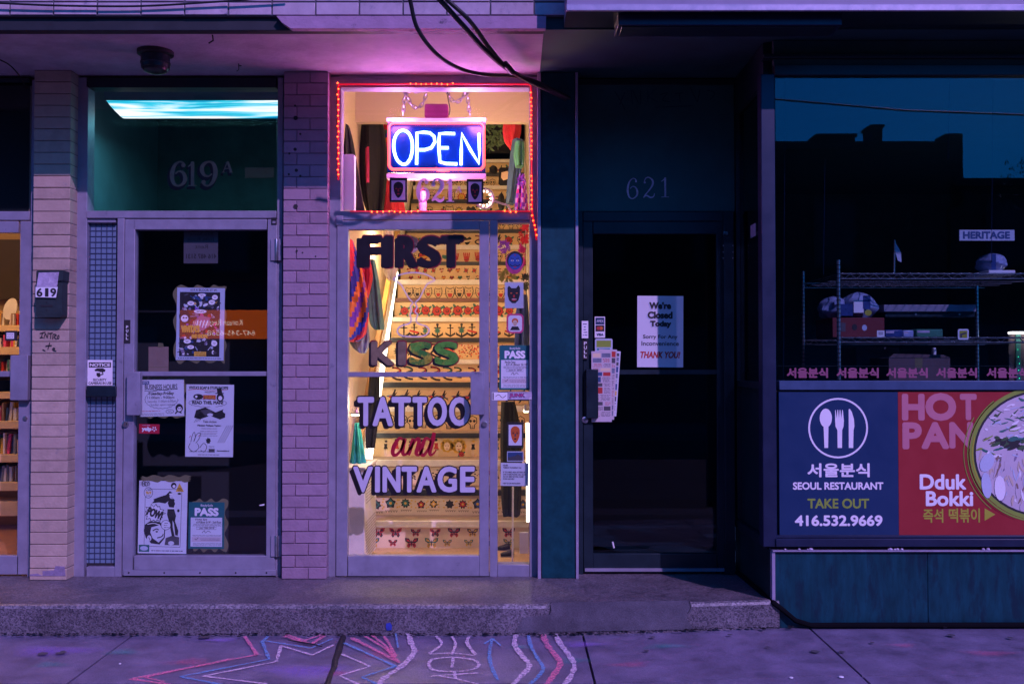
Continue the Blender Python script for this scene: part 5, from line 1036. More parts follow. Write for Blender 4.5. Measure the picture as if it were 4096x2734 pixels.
for i in range(26):
    p = P(1990+r_.uniform(-60, 40), 560+r_.uniform(-60, 60), 2.2+r_.uniform(-.2, .2)); q = p+Vector((r_.uniform(-.12, .12), 0, r_.uniform(-.05, .14))); g.tube([p, (p+q)/2+Vector((0, 0, .02)), q], .003, 'leaf', 5)
    for j in range(4): a = p+(q-p)*r_.random(); an = r_.uniform(0, 6.28); g.add([a, a+Vector((.02*math.cos(an), -.005, .02*math.sin(an)+.012)), a+Vector((.045*math.cos(an), 0, .045*math.sin(an))), a+Vector((.02*math.cos(an), .005, .02*math.sin(an)-.012))], [(0, 1, 2, 3)], 'leaf')
g.build('hanging_plant', label='dark leafy hanging plant behind the right of the open sign', cat='plant')
g = MB(); g.box(SX0+.05, SX1-.05, 2.95+2.4, 2.95+2.42, 3.8, 5.0, 'cloth_black'); g.build('dark_curtain', label='dark curtain at the head of the stairs', cat='curtain')
# small things on the stairs and floor seen through the sidelight
g = MB(); g.tube([P(2052, 1945, .35), P(2050, 2255, .35)], .006, 'label_white', 8); g.build('white_pole', label='thin white pole standing behind the lower sidelight', cat='pole')
g = MB(); g.pbox(2078, 2128, 2114, 2212, .3, .315, 'label_white'); g.build('white_card', label='white card leaning behind the sidelight near the floor', cat='card')
for i, (x0, y0, x1, y1, Y, lb) in enumerate(((2002, 2196, 2056, 2226, .62, 'black shoe on the floor behind the sidelight'), (1990, 2172, 2040, 2200, .85, 'second black shoe, behind the nearer one at the sidelight'))):
    a, b, c, d = R(x0, y0, x1, y1, Y); g = MB(); L = b-a; hh = d-c
    pts = [(a, Y, c+hh*.3), (a+L*.2, Y, c+hh*.35), (a+L*.5, Y, c+hh*.45), (a+L*.75, Y, c+hh*.6), (b, Y, c+hh*.65)]; g.tube(pts, [hh*.2, hh*.32, hh*.36, hh*.42, hh*.38], 'black', 10); g.box(a, b, Y-.03, Y+.03, c-.001, c+hh*.14, 'ink_soft'); g.build('shoe', label=lb, cat='shoe')
g = MB(); a = P(1985, 735, 2.9); g.pbox(1995, 668, 2050, 740, 2.85, 2.9, 'cloth_black'); g.ppoly([(2006, 690), (2030, 684), (2042, 700), (2030, 716), (2014, 722), (2004, 710)], 2.849, 'skin_ink'); g.build('tote_bag', label='black tote bag with a pale print on the upper stairs', cat='bag', bevel=.02)
for i, (x0, y0, x1, y1, Y, lb) in enumerate(((1955, 655, 1990, 690, 3.0, 'black crumpled bag high on the stairs'), (1990, 765, 2020, 835, 2.3, 'dark boot standing on the stairs behind the ring lamp'))):
    g = lump(x0, y0, x1, y1, Y, .06, 'cloth_black', 20+i, .6); g.build('bag' if i == 0 else 'boot', label=lb, cat='bag' if i == 0 else 'boot')
# added unseen fill lamps for the stairs, then the two small lamp heads
lamp('stair_fill_front', 'POINT', (-.35, .62, 2.72), 22, (1, .62, .30), .12)
lamp('stair_fill_middle', 'POINT', (-.9, 1.9, 2.35), 42, (1, .66, .33), .10)
lamp('stair_fill_top', 'POINT', (-.4, 3.6, 4.3), 30, (1, .66, .34), .15)
lamp('stair_fill_low', 'POINT', (-.72, .55, 1.15), 13, (1, .72, .46), .06)
g = thing('spot_lamp', 'small lit lamp head on the left wall above the radiator cover', 'lamp', tuple(P(1425, 1652, .5)))
t = MB(); p = P(1425, 1648, .5); t.lathe([(.015, .03), (.04, 0), (.038, -.012)], p.x, p.y, p.z, 'steel', 14); t.build('shade', g); t = MB(); t.lathe([(.033, -.0125), (.03, -.02), (.01, -.024)], p.x, p.y, p.z, 'bulb_warm', 14); t.build('bulb', g)
g = thing('spot_lamp', 'small lit lamp at the top right of the lower sidelight', 'lamp', tuple(P(2104, 1640, .6)))
t = MB(); p = P(2104, 1636, .6); t.lathe([(.012, .03), (.022, .0), (.022, -.01)], p.x, p.y, p.z, 'steel', 12); t.build('shade', g); t = MB(); t.lathe([(.018, -.0105), (.016, -.02)], p.x, p.y, p.z, 'bulb_warm', 12); t.build('bulb', g)
# ---------------------------------------------------------------- neon sign in the transom
def q2(x, y): return 1200+x*.574, y*.574
ns = thing('neon_sign', 'lit neon open sign with blue letters in a red border, hung on chains', 'neon sign', (XY(1745, .2), .2, ZY(700, .2)))
Yn = .20
a = q2(608, 850); b = q2(1292, 1204)
t = MB(); t.pbox(a[0], a[1], b[0], b[1], Yn+.014, Yn+.024, 'acrylic'); t.build('panel', ns)
for nm, y0, y1 in (('top_rail', 822, 846), ('bottom_rail', 1209, 1242)):
    a = q2(602, y0); b = q2(1296, y1); t = MB(); t.pbox(a[0], a[1], b[0], b[1], Yn-.035, Yn+.05, 'label_white'); t.build(nm, ns, bevel=.003)
a = q2(868, 724); b = q2(1032, 820); t = MB(); pts = [P(x, y, Yn) for x, y in rrect(a[0], a[1], b[0], b[1], 9)]; t.poly([(p.x, p.z) for p in pts], Yn, 'box_pink', .06); t.build('transformer', ns, bevel=.004)
t = MB(); pts = [q2(x, y) for x, y in rrect(620, 858, 1281, 1180, 34, 6)]; t.tube([P(x, y, Yn-.012) for x, y in pts], .0085, 'neon_red', 10, closed=True); t.build('border_tube', ns)
t = MB(); t.ptube([q2(1040, 1192), q2(960, 1190), q2(945, 1168)], 3, Yn-.012, 'neon_red', 8); t.build('border_tail', ns)
def letter(*paths):
    t = MB()
    for pth, sm in paths:
        pts = [q2(*p) for p in pth]; t.ptube(pts, 6.2, Yn-.005, 'neon_blue', 10, smooth=sm)
    t.build('letter_tube', ns)
letter(([(765, 1110), (745, 1138), (712, 1143), (675, 1110), (654, 1040), (658, 970), (685, 922), (722, 910), (758, 930), (780, 980), (782, 1050), (768, 1110)], True))
letter(([(812, 1145), (815, 1035), (814, 925), (860, 922), (905, 926), (935, 952), (940, 990), (915, 1030), (870, 1044), (828, 1044)], False))
letter(([(1080, 932), (1020, 930), (972, 932), (968, 985), (967, 1035), (972, 1085), (975, 1128), (1020, 1140), (1096, 1142)], False), ([(976, 1030), (1036, 1030)], False))
letter(([(1122, 1150), (1124, 1040), (1126, 930), (1185, 1040), (1248, 1140), (1250, 1040), (1247, 930)], False))
for i, lp in enumerate((((735, 620), (728, 700), (718, 800)), ((740, 625), (765, 715), (815, 755), (860, 715), (885, 630)), ((740, 625), (800, 640), (885, 628)), ((1025, 625), (1050, 690), (1090, 715), (1135, 680), (1160, 625)), ((1040, 615), (1100, 630), (1160, 622)), ((1165, 622), (1172, 720), (1185, 805)))):
    pth = catmull([q2(*p) for p in lp], 12); pts = [P(x, y, Yn) for x, y in pth]; L = [0]
    for a, b in zip(pts, pts[1:]): L.append(L[-1]+(b-a).length)
    g = MB(); s_ = .0; k = 0
    while s_ < L[-1]-.02:
        def atl(d):
            for j in range(1, len(L)):
                if L[j] >= d: f = (d-L[j-1])/(L[j]-L[j-1]); return pts[j-1]+(pts[j]-pts[j-1])*f
            return pts[-1]
        A0, A1 = atl(s_), atl(s_+.034); d = (A1-A0).normalized(); sd2 = Vector((d.z, 0, -d.x)) if k % 2 == 0 else Vector((0, 1, 0))
        c = (A0+A1)/2; hl, hw = .0135, .0095
        g.tube([c+d*(hl*math.cos(u)+(.006 if math.cos(u) > 0 else -.006))+sd2*hw*math.sin(u) for u in [j*math.pi/6 for j in range(12)]], .0036, 'steel', 6, closed=True); s_ += .027; k += 1
    g.build('hanging_chain', label=['left outer chain holding the open sign', 'left chain loop sagging above the open sign', 'nearly level chain piece left of the transformer box', 'right chain loop sagging above the open sign', 'nearly level chain piece right of the transformer box', 'right outer chain holding the open sign'][i], cat='chain', group='chains of the open sign')
g = MB(); g.ptube([q2(1025, 620), q2(1032, 690), q2(1045, 760), q2(1038, 805)], 2.2, Yn+.02, 'black', 8); g.build('sign_wire', label='black wire dropping to the box of the open sign', cat='wire')
lamp('neon_glow', 'POINT', tuple(P(1580, 462, Yn-.09)), 7, (1, .28, .92), .08); lamp('neon_glow', 'POINT', tuple(P(1910, 462, Yn-.09)), 8, (1, .28, .92), .08); lamp('neon_glow_low', 'POINT', tuple(P(1745, 740, Yn-.12)), 16, (1, .16, .62), .08)
# red light string round the transom
ls = thing('light_string', 'red light rope with orange bulbs running round the transom of the tattoo shop', 'light string', (XY(1740, -.02), -.02, ZY(850, 0)))
t = MB(); t.ptube([(1353, 720), (1353, 520), (1353, 345), (1356, 338), (1400, 337), (1740, 336), (2112, 337), (2124, 345), (2126, 600), (2129, 850), (2138, 900), (2146, 960)], 3.6, -.014, 'led_rope', 8, smooth=False); t.build('rope', ls)
t = MB(); t.ptube([(1400, 845), (1740, 846), (2120, 845)], 2.4, -.014, 'led_rope', 8, smooth=False); t.build('rope', ls)
bulb = MB(); bulb.lathe([(.002, -.0045), (.0046, -.002), (.0052, .0), (.0046, .002), (.002, .0045)], 0, 0, 0, 'led_core', 8)
pos = [(1351+(i % 2)*3, 334+i*21.5) for i in range(18)]+[(1642+i*21, 336) for i in range(9)]+[(2123+i*.1+(i % 2)*2, 372+i*17.5) for i in range(16)]+[(2125+(i % 2)*2, 704+i*19) for i in range(8)]+[(1486+i*23, 846) for i in range(9)]+[(2019+i*23, 846) for i in range(3)]+[(2129, 862), (2133, 882), (2138, 900), (2142, 920), (2145, 940)]
base_b = None
for x, y in pos:
    p = P(x+rnd.uniform(-1.5, 1.5), y+rnd.uniform(-2, 2), -.022)
    if base_b is None:
        bulb.v = [(v[0]+ls['base'][0], v[1]+ls['base'][1], v[2]+ls['base'][2]) for v in bulb.v]; base_b = o = bulb.build('bulb', ls)
    else: o = base_b.copy(); COL.objects.link(o); o.parent = ls
    o.location = p-Vector(ls['base'])
# things standing in the transom
g = MB(); a = q2(270, 1075); b = q2(378, 1465); pts = [P(x, y, .12) for x, y in rrect(a[0], a[1], b[0], b[1], 6)]; g.poly([(p.x, p.z) for p in pts], .12, 'label_white', .07); g.build('white_speaker', label='tall white speaker box standing at the left of the transom', cat='speaker', bevel=.006)
g = thing('candle', 'pink pillar candle standing behind the painted house number', 'candle', tuple(P(1690, 843, .22))); t = MB(); p = P(1690, 843, .22); hh = ZY(768, .22)-p.z; t.lathe([(.024, 0), (.024, hh), (.02, hh+.003), (.004, hh)], p.x, p.y, p.z, 'candle_wax', 16); t.build('wax', g); t = MB(); t.tube([p+Vector((0, 0, hh)), p+Vector((.001, 0, hh+.04))], .002, 'ink_red', 6); t.build('wick', g)
g = thing('ring_lamp', 'lit ring lamp on a bent arm at the right of the transom', 'lamp', tuple(P(1938, 800, .3)))
c = P(1938, 795, .3); t = MB(); t.tube([c+Vector((.055*math.cos(u), .012*math.cos(u), .062*math.sin(u))) for u in [j*math.pi/10 for j in range(20)]], .010, 'steel', 8, closed=True); t.build('ring', g)
for j in range(11): u = j*2*math.pi/11; t = MB(); p = c+Vector((.040*math.cos(u), -.012, .045*math.sin(u)-.0)); t.lathe([(.008, 0), (.006, .004)], p.x, p.y, p.z, 'ring_led', 8, 'Y'); t.build('lamp_bead', g)
t = MB(); t.tube([c+Vector((.055, .0, -.01)), P(2000, 812, .3), P(2032, 822, .3), P(2042, 845, .3)], .007, 'steel', 8); t.build('arm', g)
# ================================================================ painted lettering on the tattoo shop's glass (inside face of the pane at Y .02)
YG = .0185
def word(name, label, items, shadow=None):
    t = MB()
    for it in items:
        s, x0, y0, x1, y1, mat, kw = it
        if shadow: dx, dy, sm, sb2 = shadow; t.ptext(s, x0+dx, y0+dy, x1+dx, y1+dy, YG+.0006, sm, bold=kw.get('bold', .1)+sb2)
        t.ptext(s, x0, y0, x1, y1, YG-.0004, mat, **kw)
    return t.build(name, dt, label=label)
B = dict(bold=.085)
for m_, gr, yy in (('maroon', 6, YG+.0012),): pass
t = MB()
FL = [('F', 1450, 1527), ('I', 1536, 1572), ('R', 1590, 1672), ('S', 1678, 1764), ('T', 1764, 1854)]
for s, x0, x1 in FL:
    t.ptext(s, x0-4, 938, x1+4, 1075, YG+.0012, 'maroon', bold=.062); t.ptext(s, x0-24 if s == 'F' else x0-12, 952, x1-12, 1072, YG+.0006, 'letter_black', bold=.042); t.ptext(s, x0, 943, x1, 1068, YG-.0006, 'letter_black', bold=.042)
t.build('painted_word', dt, label='word FIRST in black letters with dark red edges')
t = MB()
for s, x0, x1, m_ in (('K', 1484, 1576, 'gold_dark'), ('I', 1592, 1624, 'gold_dark'), ('S', 1636, 1730, 'gold_leaf'), ('S', 1738, 1834, 'green_reflection')):
    t.ptext(s, x0-5, 1360, x1+4, 1466, YG+.0012, 'maroon', bold=.08); t.ptext(s, x0-9, 1368, x1-6, 1468, YG+.0006, 'letter_black', bold=.07); t.ptext(s, x0, 1365, x1, 1460, YG-.0004, m_, bold=.065)
t.ppoly([(1640, 1372), (1690, 1368), (1700, 1390), (1650, 1410)], YG-.0016, 'green_reflection'); t.ppoly([(1790, 1440), (1826, 1400), (1834, 1432), (1810, 1458)], YG-.0016, 'green_reflection') if 0 else None
t.build('painted_word', dt, label='word KISS in gold leaf with a painted green reflection')
def outlined(letters, y0, y1, lab, b=.042):
    t = MB()
    for s, x0, x1 in letters: t.ptext(s, x0-15, y0+14, x1-14, y1+12, YG+.0010, 'letter_black', bold=b+.02); t.ptext(s, x0-8, y0+8, x1-7, y1+6, YG+.0004, 'letter_black', bold=b+.02)
    for s, x0, x1 in letters: t.ptext(s, x0-5, y0-5, x1+5, y1+5, YG-.0004, 'letter_black', bold=b+.03); t.ptext(s, x0, y0, x1, y1, YG-.0018, 'lavender', bold=b)
    t.build('painted_word', dt, label=lab)
outlined([('T', 1430, 1496), ('A', 1490, 1572), ('T', 1566, 1644), ('T', 1650, 1708), ('O', 1710, 1788), ('O', 1796, 1880)], 1586, 1703, 'word TATTOO in lavender letters with a black shadow')
outlined([('V', 1412, 1492), ('I', 1500, 1520), ('N', 1530, 1602), ('T', 1606, 1668), ('A', 1666, 1746), ('G', 1750, 1828), ('E', 1840, 1900)], 1864, 1968, 'word VINTAGE in lavender letters with a black shadow', .042)
def z3(x, y): return 1250+x*.574, 1500+y*.574
def nib(g, paths, Y, mat, conv, base=9):
    for p_ in paths: g.stroke([(*conv(x, y), w_*base/9) for x, y, w_ in p_], 1, Y, mat, n=8)
t = MB()
nib(t, [[(640, 455, 9), (605, 440, 12), (570, 490, 17), (558, 540, 15), (580, 556, 13), (615, 520, 10), (640, 455, 9)], [(645, 440, 15), (628, 510, 17), (632, 550, 13), (655, 545, 9), (680, 500, 7)],
        [(700, 440, 13), (685, 500, 17), (668, 556, 14)], [(680, 520, 8), (715, 455, 11), (742, 445, 14), (735, 500, 17), (722, 545, 14), (745, 552, 10), (770, 510, 7)],
        [(825, 455, 9), (790, 440, 12), (765, 490, 17), (755, 540, 15), (775, 556, 13), (805, 515, 10), (825, 455, 9)], [(848, 398, 13), (838, 450, 17), (820, 515, 17), (818, 550, 13), (838, 550, 9), (862, 520, 6)]], YG-.0006, 'script_red', z3)
t.build('painted_word', dt, label='word and in dark red brush script')
t = MB()
def z4(x, y): return 1250+x*.5102, 850+y*.5102
L_ = [z4(x, y) for x, y in ((630, 522), (690, 485), (795, 470), (890, 485), (958, 528), (905, 555), (870, 610), (840, 670), (808, 705), (820, 740), (805, 775), (825, 800), (812, 840), (830, 870), (890, 890), (915, 920), (895, 955), (850, 970), (795, 972), (720, 968), (680, 955), (665, 925), (690, 890), (755, 870), (775, 840), (765, 800), (775, 770), (768, 735), (785, 705), (755, 670), (720, 610), (690, 560), (630, 522))]
t.stroke(L_, 5.0, YG, 'lavender', n=5); t.build('painted_vase', dt, label='thin lavender outline of a vase')
# ---------------------------------------------------------------- serif house numbers, built from brush strokes in a unit square
SER = {'6': [[(.80, .86, .16), (.70, .96, .10), (.52, .97, .10), (.28, .80, .18), (.16, .45, .24), (.26, .12, .18), (.52, .02, .10), (.80, .14, .18), (.88, .34, .22), (.76, .54, .16), (.54, .60, .09), (.34, .50, .08)], [(.78, .84, .22), (.74, .84, .22)]],
       '2': [[(.20, .74, .22), (.24, .78, .2)], [(.16, .76, .10), (.28, .94, .12), (.52, .98, .12), (.78, .84, .22), (.78, .64, .22), (.55, .40, .16), (.25, .18, .12), (.12, .04, .10)], [(.10, .06, .10), (.35, .14, .16), (.62, .05, .18), (.86, .10, .12), (.92, .24, .05)]],
       '1': [[(.52, .98, .24), (.52, .5, .24), (.52, .02, .24)], [(.18, .78, .05), (.38, .86, .12), (.56, .97, .16)], [(.20, .025, .06), (.52, .03, .07), (.84, .025, .06)]],
       'A': [[(.5, .98, .08), (.3, .5, .08), (.1, .02, .08)], [(.5, .98, .20), (.68, .5, .20), (.84, .02, .20)], [(.25, .36, .07), (.7, .36, .07)], [(.0, .02, .06), (.24, .02, .06)], [(.66, .02, .06), (1, .02, .06)]]}
SER['9'] = [[(1-x, 1-y, w_) for x, y, w_ in p_] for p_ in SER['6']]
def serif(g, ch, x0, y0, x1, y1, Y, mat, fat=1., thin=0.):
    a, b, c, d = R(x0, y0, x1, y1, Y); k = 0
    for p_ in SER[ch]:
        q = catmull(p_, 7) if ch != 'A' and len(p_) > 2 and not (ch == '1' and p_[0][0] == .52) else p_
        g.ribbon([(a+(b-a)*x, c+(d-c)*y) for x, y, _ in q], [(w_*fat+thin)*(b-a) for *_, w_ in q], Y-k*.0001, mat); k += 1
        if len(p_) == 2 and p_[0][2] >= .2: g.disc(a+(b-a)*p_[0][0], c+(d-c)*p_[0][1], .115*(b-a)*fat, .115*(b-a)*fat, Y-.0001*k, mat, 14)
t = MB()
for ch, x0, y0, x1, y1 in (('6', 676, 645, 750, 745), ('1', 742, 645, 796, 745), ('9', 798, 645, 874, 745), ('A', 888, 645, 932, 690)):
    serif(t, ch, x0-6, y0+8, x1-6, y1+10, .029, 'letter_black', 1.0, .12); serif(t, ch, x0, y0, x1, y1, .0284, 'gold_dark')
t.build('house_number', fa, label='house number 619 A in dull gold with a black shadow')
t = MB()
for ch, x0, y0, x1, y1 in (('6', 1664, 714, 1718, 808), ('2', 1722, 714, 1780, 808), ('1', 1776, 714, 1824, 808), ('A', 1822, 744, 1848, 770)): serif(t, ch, x0, y0, x1, y1, .0385, 'numeral', 1.25)
t.build('house_number', ft, label='house number 621 A in lavender numerals')
t = MB()
for ch, x0, y0, x1, y1 in (('6', 2502, 712, 2556, 796), ('2', 2568, 708, 2622, 794), ('1', 2636, 708, 2684, 790)): serif(t, ch, x0, y0, x1, y1, YD+.0095, 'label_pinkish', .62)
t.build('house_number', fr, label='worn pale house number 621')
t = MB()
for st in (((2458, 365), (2480, 400), (2500, 440)), ((2500, 370), (2478, 420)), ((2525, 360), (2530, 420)), ((2530, 360), (2560, 420), (2562, 362)), ((2590, 360), (2592, 410)), ((2592, 385), (2625, 355)), ((2592, 385), (2630, 410)), ((2640, 380), (2670, 372), (2650, 400), (2680, 408)), ((2700, 375), (2735, 372)), ((2718, 372), (2720, 410)), ((2760, 350), (2790, 410)), ((2800, 360), (2790, 410)), ((2830, 362), (2860, 372), (2840, 400)), ((2622, 430), (2770, 424))): t.stroke(st, 3.5, YD+.0096, 'teal_panel')
t.build('graffiti_scratch', fr, label='faint scratched graffiti')
# ---------------------------------------------------------------- posters and notices
YP = .0275
def sheet(name, label, x0, y0, x1, y1, draw, Y=YP, mat='paper', rot=0, cat='poster', th=.0012, group=None):
    g = MB(); g.pbox(x0, y0, x1, y1, Y, Y+th, mat); draw(g, Y-.0004)
    if rot: g.rot(math.radians(rot))
    return g.build(name, label=label, cat=cat, group=group)
def lines(g, x0, y0, x1, y1, n, Y, mat='ink_soft', w_=1.6, seed=1):
    """a block of small print: rows of word-long dashes"""
    r_ = random.Random(seed)
    for i in range(n):
        y = y0+(y1-y0)*(i+.5)/n; x = x0+r_.uniform(0, 6)
        while x < x1-4:
            e = min(x1, x+r_.uniform(4, 17)); g.pquad(x, y-w_/2, e, y+w_/2, Y, mat); x = e+2.4
def wavy(x0, y0, x1, y1, label, Y=YP+.0016, amp=8, n=9, seed=2):
    r_ = random.Random(seed); p = []
    for i in range(n): p.append((x0+(x1-x0)*i/n, y0+amp*math.sin(i*2.1+seed)))
    for i in range(n): p.append((x1+amp*math.sin(i*1.7+seed), y0+(y1-y0)*i/n))
    for i in range(n): p.append((x1-(x1-x0)*i/n, y1+amp*math.sin(i*2.3+seed)))
    for i in range(n): p.append((x0+amp*math.sin(i*1.9+seed), y1-(y1-y0)*i/n))
    g = MB(); g.ppoly(catmull(p, 3, True), Y, 'backing', .0012); return g.build('backing_sheet', label=label, cat='backing sheet')
def burst(g, cx, cy, rx, ry, n, Y, mat, seed=1, q=.68):
    r_ = random.Random(seed); g.ppoly([(cx+(rx if i % 2 == 0 else rx*q)*r_.uniform(.85, 1.1)*math.cos(i*math.pi/n), cy+(ry if i % 2 == 0 else ry*q)*r_.uniform(.85, 1.1)*math.sin(i*math.pi/n)) for i in range(2*n)], Y, mat)
def comic(g, Y):
    g.pquad(718, 1168, 879, 1425, Y, 'ink'); r_ = random.Random(5); k = 0
    for i in range(170):
        k += 1; x, y = r_.uniform(724, 872), r_.uniform(1174, 1420); mid = 1225 < y < 1345
        m_ = r_.choice(['ink_red', 'peeled', 'label_white', 'petal_pink', 'ink', 'newsprint', 'maroon', 'ink', 'ink_blue', 'petal_purple'] if mid else ['ink', 'ink_blue', 'paper_blue', 'label_white', 'ink', 'ink_soft', 'ink_blue', 'peeled', 'paper_blue', 'ink_yellow', 'ink_soft', 'paper'])
        q = r_.random(); Yk = Y-.0003-k*.000004
        if q < .4: g.pdisc(x, y, r_.uniform(4, 13), r_.uniform(3, 8), Yk, m_, 9, rot=r_.uniform(0, 3))
        elif q < .7: g.stroke([(x, y), (x+r_.uniform(-16, 16), y+r_.uniform(-10, 10)), (x+r_.uniform(-22, 22), y+r_.uniform(-12, 12))], r_.uniform(2, 4), Yk, m_, n=3)
        else: burst(g, x, y, r_.uniform(5, 11), r_.uniform(5, 10), 5, Yk, m_, i)
    for x, y, rx, ry in ((762, 1213, 14, 9), (740, 1260, 12, 8), (800, 1245, 26, 8), (846, 1208, 13, 10), (750, 1365, 15, 9), (764, 1388, 14, 8), (858, 1372, 12, 12), (858, 1188, 12, 10), (806, 1180, 16, 7)):
        k += 1; g.pdisc(x, y, rx, ry, Y-.0013-k*.000003, 'label_white', 12); lines(g, x-rx*.6, y-ry*.5, x+rx*.6, y+ry*.5, 2, Y-.0020, 'ink', 1.4)
    g.pdisc(738, 1265, 22, 25, Y-.0021, 'ink'); g.pdisc(738, 1274, 15, 14, Y-.0022, 'label_white'); g.pdisc(734, 1271, 4, 3, Y-.0023, 'ink'); g.pdisc(745, 1271, 4, 3, Y-.0023, 'ink')
    g.ppoly([(770, 1290), (800, 1262), (838, 1268), (842, 1300), (812, 1322), (780, 1316)], Y-.0022, 'sign_pink')
    for i in range(4): g.stroke([(785+i*12, 1310), (792+i*13, 1280)], 4, Y-.0024, 'label_white')
    g.ptext("VIVITA'S", 724, 1300, 800, 1330, Y-.0026, 'ink_yellow', bold=.08); g.ptext('AND SHOPPE', 765, 1336, 832, 1352, Y-.0026, 'ink_yellow', bold=.08); g.pquad(778, 1406, 826, 1424, Y-.0026, 'ink_yellow'); lines(g, 781, 1408, 823, 1422, 2, Y-.003, 'ink')
    g.ptext('619 A BLOOR ST W.', 760, 1155, 868, 1164, Y, 'ink_soft', bold=.03); lines(g, 712, 1428, 890, 1437, 1, Y, 'ink', 2.2, 4)
wavy(700, 1146, 898, 1446, 'wavy brown backing sheet behind the colourful comic poster', amp=9, seed=2)
sheet('comic_poster', 'colourful crowded comic poster with a white border on the left glass door', 706, 1151, 897, 1440, comic, mat='paper_blue', rot=-.8)
def kraftd(g, Y): g.pquad(596, 1467, 672, 1469, Y, 'backing')
sheet('kraft_sheet', 'blank brown kraft paper taped above the business hours', 594, 1386, 674, 1506, kraftd, mat='kraft', rot=.4, cat='paper')
g = MB(); g.ppoly([(633, 1370), (652, 1372), (655, 1386), (632, 1388)], YP-.0006, 'backing', .0004); g.build('tape', label='small piece of tape on top of the brown kraft paper', cat='tape')
def hours(g, Y):
    g.ptext('BUSINESS HOURS', 580, 1536, 710, 1557, Y, 'ink_soft', bold=.02); g.stroke([(578, 1562), (640, 1559), (712, 1556)], 2, Y, 'ink'); g.ptext('Tuesday-Friday', 592, 1566, 696, 1582, Y, 'ink', bold=.03); g.ptext('11:00am - 9:00pm', 590, 1583, 697, 1597, Y, 'ink', bold=.01)
    g.ptext('Saturday 11:00am-6:00pm', 590, 1599, 704, 1611, Y, 'ink_soft'); g.ptext('Sunday: upon request', 602, 1613, 700, 1624, Y, 'ink_soft')
    p = []
    for i in range(46): a = i*2*math.pi/46; r_ = 1 if i % 2 else .93; p.append((646+68*r_*math.cos(a), 1596+38*r_*math.sin(a)))
    g.stroke(p[:40], 1.6, Y-.0001, 'ink', smooth=False)
    g.pquad(562, 1522, 598, 1536, Y, 'ink_blue'); g.ptext('VIVITA', 565, 1524, 595, 1534, Y-.0004, 'label_white')
    g.pdisc(716, 1632, 15, 17, Y, 'ink'); g.pdisc(717, 1636, 9, 9, Y-.0003, 'label_white'); g.pdisc(714, 1634, 3, 2, Y-.0005, 'ink'); g.pdisc(721, 1634, 3, 2, Y-.0005, 'ink'); g.stroke([(700, 1655), (710, 1645), (725, 1652)], 5, Y-.0002, 'ink')
    g.pdisc(678, 1645, 16, 9, Y, 'ink_soft'); g.pdisc(678, 1645, 14, 7.5, Y-.0003, 'paper'); lines(g, 668, 1640, 688, 1650, 2, Y-.0005, 'ink', 1.2); lines(g, 566, 1640, 640, 1645, 1, Y, 'ink_red', 2, 3); lines(g, 564, 1650, 655, 1660, 2, Y, 'ink_soft', 1.5, 4)
wavy(562, 1512, 742, 1668, 'wavy brown backing sheet behind the business hours', amp=6, seed=4)
sheet('business_hours', 'handwritten business hours sheet beside the pull handle of the left door', 558, 1517, 736, 1664, hours, rot=1.0, cat='notice')
